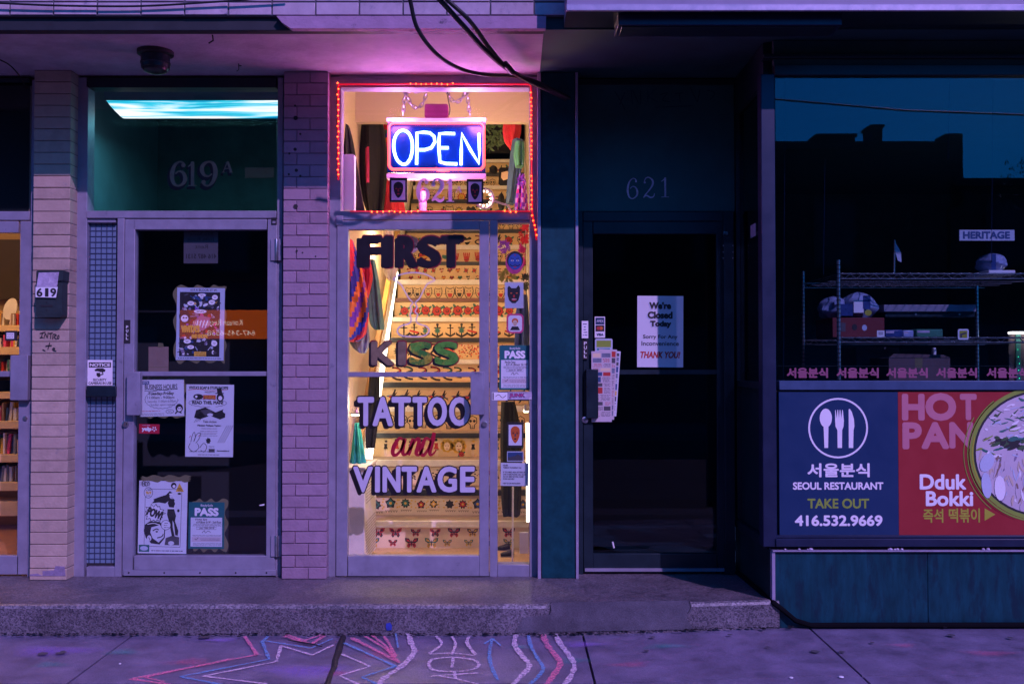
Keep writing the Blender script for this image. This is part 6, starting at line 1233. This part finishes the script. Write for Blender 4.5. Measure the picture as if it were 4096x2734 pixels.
def flyer(g, Y):
    g.ptext("VIVITA'S SOAP & STUFF SHOPPE", 754, 1544, 912, 1556, Y, 'ink', bold=.04); g.stroke([(752, 1560), (790, 1556), (850, 1562), (910, 1556)], 1.6, Y, 'ink_red'); g.ptext('PRESENTS:', 818, 1564, 858, 1572, Y, 'ink')
    g.pdisc(792, 1586, 20, 11, Y, 'ink'); g.pdisc(784, 1586, 5, 5, Y-.0003, 'label_white'); g.pquad(812, 1579, 862, 1596, Y, 'ink_red'); lines(g, 815, 1581, 860, 1594, 2, Y-.0003, 'ink_yellow', 3)
    g.pdisc(880, 1588, 15, 17, Y, 'ink'); g.pdisc(880, 1591, 8, 9, Y-.0003, 'label_white'); g.ppoly([(866, 1552), (884, 1550), (888, 1572), (868, 1572)], Y, 'ink'); g.pquad(860, 1570, 894, 1574, Y-.0001, 'ink')
    g.ptext('READ THIS, MAN!', 768, 1602, 892, 1618, Y, 'ink', bold=.05)
    p = [(830+78*(1 if i % 2 else .94)*math.cos(i*.15), 1611+17*(1 if i % 2 else .85)*math.sin(i*.15)) for i in range(42)]; g.stroke(p, 1.4, Y-.0001, 'ink', smooth=False)
    g.ppoly([(784, 1640), (820, 1628), (862, 1648), (902, 1632), (900, 1668), (880, 1676), (840, 1662), (800, 1676), (776, 1670)], Y, 'ink'); g.ppoly([(800, 1640), (838, 1636), (856, 1656), (820, 1662)], Y-.0003, 'ink_soft'); g.pdisc(840, 1658, 12, 6, Y-.0005, 'paper'); g.pdisc(905, 1642, 14, 10, Y-.0006, 'paper'); g.pdisc(852, 1630, 14, 7, Y-.0006, 'paper')
    g.ptext('Take Action', 812, 1680, 866, 1690, Y, 'ink', bold=.02); g.ptext('Minister Petitpas Taylor:', 790, 1697, 884, 1706, Y, 'ink', bold=.05); g.ptext('eliminate mandatory minimum', 806, 1710, 868, 1717, Y, 'ink')
    lines(g, 800, 1720, 870, 1745, 4, Y, 'ink_soft', 1.5, 8)
    for i in range(4): g.stroke([(776+i*7, 1690-i*2), (800+i*7, 1650-i*2)], 1.5, Y, 'ink_soft'); g.stroke([(872+i*8, 1770), (908+i*8, 1700)], 1.8, Y, 'ink_soft')
    for pth in (((764, 1768), (770, 1740), (778, 1728), (782, 1748), (776, 1766)), ((776, 1764), (788, 1736), (802, 1732), (798, 1752), (784, 1772)), ((762, 1772), (756, 1790), (776, 1806), (796, 1790), (790, 1772))): g.stroke(pth, 2.2, Y, 'ink')
    g.stroke([(800, 1790), (815, 1772), (828, 1786), (818, 1806), (804, 1800)], 2.2, Y, 'ink'); burst(g, 834, 1762, 12, 14, 7, Y, 'ink', 4); g.stroke([(758, 1750), (763, 1742)], 2, Y-.0001, 'ink_red'); g.stroke([(795, 1746), (799, 1738)], 2, Y-.0001, 'ink_red')
    lines(g, 835, 1782, 862, 1790, 2, Y, 'ink_soft', 1.3, 3); lines(g, 756, 1802, 840, 1808, 1, Y, 'ink', 2.2, 5); g.ptext('thecomedybar.ca', 868, 1798, 918, 1806, Y, 'ink', bold=.04); lines(g, 788, 1815, 878, 1820, 1, Y, 'ink', 2.2, 6); g.pquad(836, 1794, 860, 1808, Y, 'ink_soft')
sheet('flyer', 'white flyer of hand drawn comics and small print, lowest of the middle papers', 743, 1537, 934, 1826, flyer, rot=-.6, cat='flyer')
def yelp(g, Y):
    g.ptext('yelp', 567, 1706, 606, 1727, Y, 'label_white', bold=.07)
    for i in range(5): a = i*1.257+.3; g.stroke([(617+4*math.cos(a), 1714+4*math.sin(a)), (617+10*math.cos(a), 1714+10*math.sin(a))], 4.5, Y-i*.0001, 'label_white')
    lines(g, 568, 1698, 602, 1703, 1, Y, 'label_pinkish', 2)
sheet('red_sticker', 'small red review sticker with white lettering below the business hours', 556, 1695, 638, 1733, yelp, mat='sticker_red', rot=-1, cat='sticker')
def pow_(g, Y):
    for a in (((580, 1955), (700, 1955), (726, 1955)), ((580, 1955), (578, 2180)), ((726, 1955), (722, 2185)), ((578, 2183), (722, 2186))): g.stroke(a, 1.6, Y, 'ink_soft', smooth=False)
    burst(g, 580, 1934, 22, 15, 9, Y, 'ink', 3); burst(g, 580, 1934, 19, 12.5, 9, Y-.0003, 'paper', 3); g.ptext('HEY!', 566, 1926, 596, 1942, Y-.0006, 'ink', bold=.04, shear=-.1)
    g.ppoly([(716, 1930), (701, 1964), (734, 1964)], Y, 'ink_yellow'); lines(g, 707, 1948, 728, 1962, 3, Y-.0003, 'ink', 1.8); g.pdisc(693, 1940, 11, 12, Y, 'ink'); g.pdisc(694, 1943, 6, 6, Y-.0003, 'label_white')
    g.pdisc(592, 1970, 18, 22, Y-.0001, 'ink_soft'); g.pdisc(592, 1970, 16, 20, Y-.0004, 'paper'); lines(g, 581, 1952, 603, 1962, 2, Y-.0006, 'ink', 2, 2); lines(g, 580, 1964, 604, 1976, 2, Y-.0006, 'ink_yellow', 5, 3); lines(g, 582, 1978, 602, 1986, 1, Y-.0006, 'ink', 2.4, 4)
    # standing woman with long flying hair
    g.ppoly([(662, 1978), (640, 1985), (612, 1996), (616, 2002), (606, 2012), (636, 2008), (660, 2012), (676, 2000), (690, 1992), (692, 1972), (678, 1962)], Y, 'ink'); g.pdisc(685, 1982, 8, 11, Y-.0003, 'paper'); g.stroke([(676, 1974), (692, 1972)], 4, Y-.0006, 'label_white'); g.stroke([(684, 1989), (689, 1988)], 1.6, Y-.0006, 'ink')
    g.ppoly([(676, 1996), (694, 1992), (702, 2006), (694, 2028), (676, 2026), (670, 2010)], Y-.0003, 'ink'); g.stroke([(696, 1996), (710, 1984), (716, 1974)], 5, Y-.0006, 'paper'); g.stroke([(698, 2000), (706, 2022), (712, 2036)], 5, Y-.0005, 'paper'); g.pdisc(713, 2040, 5, 6, Y-.0006, 'ink'); g.pdisc(716, 1972, 7, 4, Y-.0007, 'ink')
    g.ppoly([(670, 2034), (696, 2034), (704, 2060), (700, 2082), (714, 2120), (712, 2140), (702, 2138), (696, 2090), (690, 2078), (692, 2110), (700, 2142), (688, 2142), (678, 2090), (668, 2056)], Y-.0003, 'ink'); g.stroke([(672, 2032), (696, 2031)], 4, Y-.0006, 'label_white')
    burst(g, 618, 2052, 44, 38, 13, Y-.0009, 'ink', 6, .72); burst(g, 618, 2052, 40, 34, 13, Y-.0012, 'paper', 6, .72); gi = MB(); gi.ptext('POW!', 588, 2035, 652, 2070, Y-.0015, 'ink', bold=.06); gi.rot(-.35); g.v, o_ = g.v+gi.v, len(g.v); g.f += [tuple(i+o_ for i in f) for f in gi.f]; g.m += gi.m
    # the big face below
    g.ppoly([(580, 2098), (600, 2084), (640, 2086), (662, 2112), (660, 2150), (640, 2176), (606, 2172), (584, 2150), (576, 2122)], Y, 'ink'); g.ppoly([(606, 2108), (640, 2098), (658, 2118), (656, 2148), (636, 2168), (612, 2152), (602, 2128)], Y-.0003, 'paper'); g.stroke([(612, 2122), (626, 2114), (636, 2118)], 4, Y-.0006, 'ink'); g.pdisc(628, 2125, 5, 3, Y-.0006, 'ink'); g.stroke([(630, 2150), (648, 2144), (654, 2134)], 4, Y-.0006, 'ink'); g.pdisc(598, 2152, 9, 12, Y-.0005, 'paper'); g.stroke([(594, 2148), (600, 2154), (598, 2160)], 2, Y-.0007, 'ink'); g.stroke([(590, 2096), (615, 2092), (640, 2098)], 3, Y-.0005, 'label_white')
    g.pdisc(664, 2098, 20, 20, Y-.0008, 'ink_soft'); g.pdisc(664, 2098, 18, 18, Y-.0011, 'paper'); lines(g, 653, 2086, 676, 2112, 3, Y-.0014, 'ink', 2, 6); g.ppoly([(664, 2150), (690, 2140), (718, 2146), (718, 2178), (660, 2178)], Y, 'ink_soft'); g.pdisc(686, 2170, 12, 8, Y-.0003, 'paper')
    g.pquad(557, 2178, 599, 2206, Y, 'ink_green'); g.pdisc(578, 2192, 16, 9, Y-.0003, 'paper_blue'); lines(g, 604, 2196, 736, 2206, 1, Y, 'ink', 3, 9)
wavy(566, 1902, 760, 1924, 'wavy brown tape strip along the top of the comic page poster', Y=YP-.0008, amp=5, seed=6)
sheet('comic_page', 'black and white comic page poster reading POW at the bottom of the left door', 554, 1922, 748, 2212, pow_, rot=-.9)
def passd(x0, y0, x1, y1, name_line):
    def d(g, Y):
        W_, H_ = x1-x0, y1-y0; X = lambda f: x0+f*W_; V = lambda f: y0+f*H_
        g.ptext('BodySafe', X(.34), V(.045), X(.68), V(.105), Y, 'label_white', bold=.01); g.ptext('PASS', X(.17), V(.12), X(.84), V(.30), Y, 'label_white', bold=.075)
        g.pquad(X(.06), V(.33), X(.94), V(.955), Y, 'paper'); k = Y-.0004
        g.ptext(name_line[0], X(.18), V(.35), X(.52), V(.40), k, 'ink', shear=.2, bold=.02); g.ptext(name_line[1], X(.22), V(.405), X(.92), V(.455), k, 'ink', shear=.2, bold=.02)
        lines(g, X(.10), V(.465), X(.92), V(.52), 3, k, 'ink_soft', 1.2, 2); g.stroke([(X(.22), V(.535)), (X(.78), V(.535)), (X(.78), V(.585)), (X(.22), V(.585)), (X(.22), V(.535))], 1.2, k, 'ink_soft', smooth=False); g.ptext(name_line[2], X(.3), V(.54), X(.72), V(.58), k-.0002, 'ink', shear=.2, bold=.02)
        g.stroke([(X(.38), V(.66)), (X(.45), V(.61)), (X(.47), V(.66)), (X(.55), V(.62)), (X(.62), V(.65))], 1.8, k, 'ink'); lines(g, X(.1), V(.70), X(.92), V(.735), 2, k, 'ink_soft', 1.2, 3)
        g.pquad(X(.09), V(.745), X(.92), V(.85), k, 'newsprint'); g.stroke([(X(.18), V(.78)), (X(.21), V(.81)), (X(.28), V(.76))], 1.8, k-.0003, 'ink'); lines(g, X(.32), V(.77), X(.88), V(.83), 2, k-.0003, 'ink_soft', 1.4, 4); lines(g, X(.1), V(.87), X(.92), V(.94), 3, k, 'ink_soft', 1.2, 5)
    return d
wavy(768, 2000, 906, 2200, 'wavy brown backing sheet behind the green certificate of the left door', amp=8, seed=7)
sheet('pass_certificate', 'green pass certificate at the bottom right of the left glass door', 754, 2007, 897, 2193, passd(754, 2007, 897, 2193, ('Vivita Spa', '619 Bloor St W - 2nd Floor', 'July 19th 2018')), mat='pass_green', rot=-.4, cat='certificate')
g = MB(); g.pbox(735, 927, 872, 1053, .07, .071, 'ink_soft'); g.ptext('First Name', 760, 930, 850, 942, .0695, 'ink', mirror=True); g.ptext('Julie Rose', 748, 950, 858, 966, .0695, 'ink', mirror=True); g.ptext('Rent', 780, 978, 832, 994, .0695, 'ink', mirror=True); g.ptext('416 487 5131', 744, 1015, 866, 1034, .0695, 'ink', mirror=True, bold=.03)
g.build('back_of_notice', label='dark paper notice seen from behind at the top of the left door', cat='notice')
def notice(g, Y):
    g.pquad(355, 1448, 444, 1469, Y, 'ink'); g.ptext('NOTICE', 359, 1452, 440, 1465, Y-.0005, 'label_white', bold=.055)
    g.ppoly([(378, 1478), (388, 1472), (412, 1472), (422, 1478), (420, 1486), (404, 1488), (392, 1484), (380, 1484)], Y, 'ink'); g.stroke([(410, 1486), (412, 1496), (400, 1498)], 5, Y-.0002, 'ink', smooth=False); g.ppoly([(386, 1490), (400, 1490), (402, 1506), (392, 1508), (386, 1500)], Y-.0001, 'ink')
    g.ptext('SECURITY', 372, 1513, 426, 1523, Y, 'ink', bold=.03); g.ptext('CAMERAS IN USE', 354, 1526, 446, 1537, Y, 'ink', bold=.03)
sheet('security_notice', 'white security camera notice on the wired sidelight', 349, 1439, 450, 1541, notice, Y=.028, mat='label_white', cat='notice')
# tattoo sidelight
YQ = .0385
def maskd(x0, y0, x1, y1, face, bg, lips, fr='ink'):
    def d(g, Y):
        b = (x1-x0)*.10; cx = (x0+x1)/2; cy = (y0+y1)/2; w_, h = (x1-x0)/2-b, (y1-y0)/2-b
        g.pquad(x0+b, y0+b*1.6, x1-b, y1-b*1.2, Y, bg)
        g.ppoly(catmull([(cx-w_*.62, cy-h*.55), (cx, cy-h*.78), (cx+w_*.62, cy-h*.55), (cx+w_*.66, cy), (cx+w_*.40, cy+h*.5), (cx, cy+h*.76), (cx-w_*.40, cy+h*.5), (cx-w_*.66, cy)], 4, True), Y-.0004, face)
        for q in (-1, 1): g.pdisc(cx+q*w_*.30, cy-h*.12, w_*.16, h*.06, Y-.0008, lips, 8); g.stroke([(cx+q*w_*.14, cy-h*.26), (cx+q*w_*.46, cy-h*.28)], 1.6, Y-.0008, 'ink' if face != 'ink' else 'ink_soft')
        g.ppoly([(cx-2, cy-h*.10), (cx+2, cy-h*.10), (cx+w_*.13, cy+h*.16), (cx-w_*.13, cy+h*.16)], Y-.0008, lips if face == 'ink' else 'ink_soft'); g.pdisc(cx, cy+h*.38, w_*.20, h*.07, Y-.0008, lips, 10)
    return d
a = q2(625, 1238); b = q2(746, 1408)
sheet('mask_picture', 'framed picture of a black mask, left of the lavender house number', a[0], a[1], b[0], b[1], maskd(a[0], a[1], b[0], b[1], 'ink', 'numeral', 'ink_red'), Y=.045, mat='ink', cat='picture', th=.012)
a = q2(1162, 1248); b = q2(1277, 1420)
sheet('mask_picture', 'framed picture of a black mask, right of the lavender house number', a[0], a[1], b[0], b[1], maskd(a[0], a[1], b[0], b[1], 'ink', 'numeral', 'ink_red'), Y=.045, mat='ink', cat='picture', th=.012)
sheet('mask_picture', 'framed picture of an orange mask in the lower sidelight', 2028, 1687, 2094, 1788, maskd(2028, 1687, 2094, 1788, 'mask_orange', 'label_white', 'ink'), Y=.047, mat='ink', cat='picture', th=.012)
def panther(g, Y):
    g.ppoly([(2030, 1150), (2036, 1142), (2046, 1152), (2064, 1152), (2074, 1140), (2080, 1150), (2080, 1178), (2074, 1200), (2062, 1212), (2048, 1212), (2036, 1200), (2030, 1178)], Y, 'ink'); g.pdisc(2045, 1172, 4, 2.5, Y-.0004, 'mask_orange', 8); g.pdisc(2067, 1172, 4, 2.5, Y-.0004, 'mask_orange', 8); g.pdisc(2056, 1184, 4, 6, Y-.0004, 'ink_red', 8); g.pdisc(2056, 1198, 10, 5, Y-.0005, 'ink_red', 10)
    for x in (2049, 2054, 2059, 2064): g.ppoly([(x-1.5, 1194), (x+1.5, 1194), (x, 1200)], Y-.0008, 'label_white')
sheet('panther_picture', 'picture of a black panther head on pale paper in the upper sidelight', 2019, 1128, 2094, 1232, panther, Y=YQ+.009, mat='paper_blue', cat='picture')
g = MB(); pts = [P(x, y, .05) for x, y in rrect(2026, 1254, 2094, 1332, 16)]; g.poly([(p.x, p.z) for p in pts], .05, 'petal_pink', .002); pts = [P(x, y, .0494) for x, y in rrect(2033, 1261, 2088, 1326, 12)]; g.poly([(p.x, p.z) for p in pts], .0494, 'label_white')
g.pdisc(2060, 1284, 13, 12, .049, 'mask_orange'); g.pdisc(2060, 1291, 9, 12, .0487, 'skin_ink'); g.ppoly([(2040, 1320), (2048, 1305), (2072, 1305), (2080, 1320)], .0489, 'ink'); g.pdisc(2056, 1290, 2, 1.4, .0484, 'ink', 6); g.pdisc(2064, 1290, 2, 1.4, .0484, 'ink', 6); g.stroke([(2057, 1298), (2063, 1298)], 1.6, .0484, 'ink_red'); g.build('portrait_tag', label='pink edged tag with a drawn orange haired portrait in the sidelight', cat='picture')
g = MB(); g.pdisc(2058, 1050, 36, 46, .051, 'petal_pink', 20, th=.004); g.pdisc(2060, 1040, 33, 36, .0504, 'ink'); g.pdisc(2060, 1046, 27, 33, .0500, 'mask_blue')
for q in (-1, 1): g.pdisc(2060+q*11, 1042, 6, 3, .0494, 'label_white', 8); g.pdisc(2060+q*11, 1042, 2.4, 2.6, .049, 'ink', 8); g.stroke([(2060+q*5, 1034), (2060+q*18, 1032)], 2.4, .0494, 'ink'); g.stroke([(2060, 1060), (2060+q*12, 1063), (2060+q*20, 1057)], 3.4, .0494, 'ink')
g.stroke([(2060, 1040), (2057, 1052), (2064, 1054)], 1.6, .0494, 'ink_blue'); g.pdisc(2060, 1020, 3, 3, .0494, 'ink_red', 8); g.pdisc(2060, 1068, 7, 2.6, .0494, 'ink_red', 8); g.build('face_mask', label='blue painted face with a moustache on a pink board in the sidelight', cat='mask')
sheet('pass_certificate', 'green pass certificate in the sidelight of the tattoo shop', 1997, 1380, 2121, 1559, passd(1997, 1380, 2121, 1559, ('First Kiss Tattoo', '621A Bloor St W', 'June 21, 2018')), Y=.0375, mat='pass_green', cat='certificate')
g = MB(); g.pbox(1968, 1568, 2030, 1600, -.0055, -.004, 'label_white'); g.pbox(2030.5, 1566, 2127, 1597, -.0055, -.004, 'label_pinkish'); g.stroke([(1982, 1585), (1995, 1578), (2010, 1590), (2024, 1580)], 2, -.006, 'ink'); g.pquad(1970, 1570, 1975, 1598, -.006, 'ink_soft'); g.ptext('JUNK', 2036, 1571, 2100, 1593, -.006, 'ink_blue', bold=.10); g.ptext('JUNK', 2039, 1573, 2097, 1590, -.0065, 'petal_pink', bold=.03); g.build('sticker_strip', label='two coloured stickers side by side on the bar of the sidelight', cat='sticker')
def photo(g, Y): g.pquad(2031, 1808, 2091, 1841, Y, 'ink_blue'); g.ppoly([(2031, 1841), (2031, 1828), (2060, 1822), (2072, 1814), (2084, 1824), (2091, 1828), (2091, 1841)], Y-.0004, 'ink_soft')
sheet('postcard', 'small dark photo postcard under the orange mask picture', 2028, 1804, 2094, 1845, photo, Y=.047, mat='paper_blue', cat='postcard')
def hrs(g, Y):
    for i, s in enumerate(('HOURS:', 'TUESDAY TO SUNDAY 12-8', '', 'IF YOU NEED HELP GETTING UP', 'OUR STAIRS PLEASE CALL US AT', '416 533 3800 WE WILL COME', 'DOWN AND HELP.', '', 'VISIT US ON INSTAGRAM')):
        if s: g.ptext(s, 2012, 1857+i*9, 2012+len(s)*3.3, 1863.5+i*9, Y, 'ink', bold=.03)
sheet('hours_notice', 'white printed hours notice in the lower sidelight', 2003, 1850, 2114, 1942, hrs, Y=.047, cat='notice', rot=-.6)
# tall paper roll stickers on the restaurant door
YR = YD+.027
def closed(g, Y):
    for s, x0, y0, x1, y1, b_ in (("We're", 2596, 1207, 2684, 1236, .07), ('Closed', 2590, 1245, 2690, 1274, .07), ('Today', 2600, 1282, 2685, 1312, .07)): g.ptext(s, x0-4, y0+4, x1-4, y1+4, Y+.0001, 'paper_blue', bold=b_); g.ptext(s, x0, y0, x1, y1, Y-.0006, 'ink', bold=b_)
    g.ptext('Sorry For Any', 2572, 1338, 2710, 1358, Y, 'ink_soft', bold=.035); g.ptext('Inconvenience', 2566, 1364, 2716, 1382, Y, 'ink_soft', bold=.035); g.ptext('THANK YOU!', 2562, 1405, 2722, 1432, Y, 'ink_red', bold=.045, shear=.22)
sheet('closed_notice', 'white closed today notice on the dark restaurant door', 2549, 1183, 2733, 1468, closed, Y=YR, mat='paper', cat='notice', rot=-.4)
g = MB(); g.pbox(2379, 1266, 2420, 1350, YR, YR+.0012, 'label_white'); g.pquad(2382, 1270, 2417, 1297, YR-.0004, 'sign_blue'); g.pquad(2382, 1300, 2417, 1325, YR-.0004, 'ink'); g.pdisc(2394, 1312, 8, 7, YR-.0008, 'ink_red', 12); g.pdisc(2404, 1312, 8, 7, YR-.0007, 'mask_orange', 12); g.ptext('VISA', 2386, 1332, 2414, 1343, YR-.0004, 'sign_blue', bold=.08); g.ptext('AMEX', 2386, 1278, 2414, 1289, YR-.0008, 'label_white'); g.build('card_stickers', label='stack of payment card stickers on the restaurant door', cat='sticker')
g = MB(); g.pbox(2327, 1283, 2353, 1352, YR-.04, YR-.0388, 'label_white'); lines(g, 2331, 1290, 2349, 1345, 5, YR-.0404, 'plastic_blue', 3); g.build('hours_sticker', label='narrow white sticker on the frame left of the card stickers', cat='sticker')
g = MB(); g.pbox(2330, 1360, 2352, 1436, YR-.0305, YR-.0292, 'ink')
for i, c in enumerate('PULL'): g.ptext(c, 2336, 1366+i*17, 2347, 1379+i*17, YR-.031, 'label_white', bold=.02)
g.build('pull_sticker', label='black PULL sticker above the handle of the restaurant door', cat='sticker')
g = MB(); pts = [P(x, y, YR) for x, y in rrect(2380, 1354, 2450, 1410, 6)]; g.poly([(p.x, p.z) for p in pts], YR, 'paper_blue', .0012); g.pquad(2386, 1361, 2444, 1388, YR-.0004, 'sign_lime'); g.pquad(2388, 1392, 2440, 1400, YR-.0004, 'cloth_aqua'); g.build('green_sticker', label='green and yellow sticker above the flyers on the restaurant door', cat='sticker')
for (x0, y0, x1, y1, Y, rt, m_, sd_, lb) in ((2405, 1402, 2474, 1662, YD-.004, -4, 'paper', 4, 'white flyer behind, stuck in the restaurant door handle'), (2390, 1396, 2462, 1676, YD-.008, -2.5, 'newsprint', 6, 'middle paper flyer stuck in the restaurant door handle'), (2366, 1404, 2447, 1686, YD-.013, 0, 'newsprint', 9, 'front pinkish newspaper flyer stuck in the restaurant door handle')):
    def nd(g, Y, x0=x0, y0=y0, x1=x1, y1=y1, sd_=sd_):
        r_ = random.Random(sd_); y = y0+8; k = 0
        while y < y1-20:
            h = r_.uniform(12, 30); xm = x0+(x1-x0)*r_.uniform(.4, .6)
            for a, b in ((x0+5, xm-2), (xm+2, x1-5)):
                k += 1; q = r_.random()
                if q < .35: g.pquad(a, y, b, y+h-4, Y, r_.choice(['ink_soft', 'ink_red', 'ink_blue', 'ink_yellow', 'cloth_grey', 'skin_ink']))
                else: lines(g, a, y, b, y+h-4, max(1, int(h/5)), Y, r_.choice(['ink_soft', 'ink_soft', 'ink_red']), 1.7, k)
            y += h
    sheet('newspaper_flyer', lb, x0, y0, x1, y1, nd, Y=Y, mat=m_, rot=rt, cat='flyer', group='flyers stuck in the door handle')
g = MB(); p = P(2455, 2175, YR); g.tube([P(2450, 2165, YR-.003), P(2456, 2190, YR-.003)], .005, 'label_white', 8); g.build('cigarette_butt', label='thin white scrap stuck low on the restaurant door glass', cat='scrap')
g = MB(); p0, p1 = P(1052, 2017, YP-.004), P(1040, 2020, YP-.004); g.ppoly([(1036, 2018), (1058, 2013), (1057, 2020), (1040, 2022)], YP-.003, 'label_white', .001); g.build('paper_scrap', label='tiny white torn scrap at the right edge of the left door glass', cat='scrap')
# reflection of an estate board across the street, put in as a printed sheet
g = MB(); Y = .10; pts = [P(x, y, Y) for x, y in catmull([(1597, 944), (1640, 942), (1670, 955), (1674, 985), (1662, 1008), (1632, 1010), (1600, 1005), (1596, 970)], 4, True)]; g.poly([(p.x, p.z) for p in pts], Y, 'label_pinkish', .002); g.ptext('RE/MAX', 1606, 950, 1650, 962, Y-.0005, 'ink_red', mirror=True, bold=.06); g.ptext('416 487 5131', 1600, 978, 1668, 996, Y-.0005, 'ink', mirror=True, bold=.04); lines(g, 1606, 966, 1660, 972, 1, Y-.0005, 'ink_soft', 2); g.build('board_reflection', label='painted reflection of a round cornered estate board behind the word FIRST', cat='board')
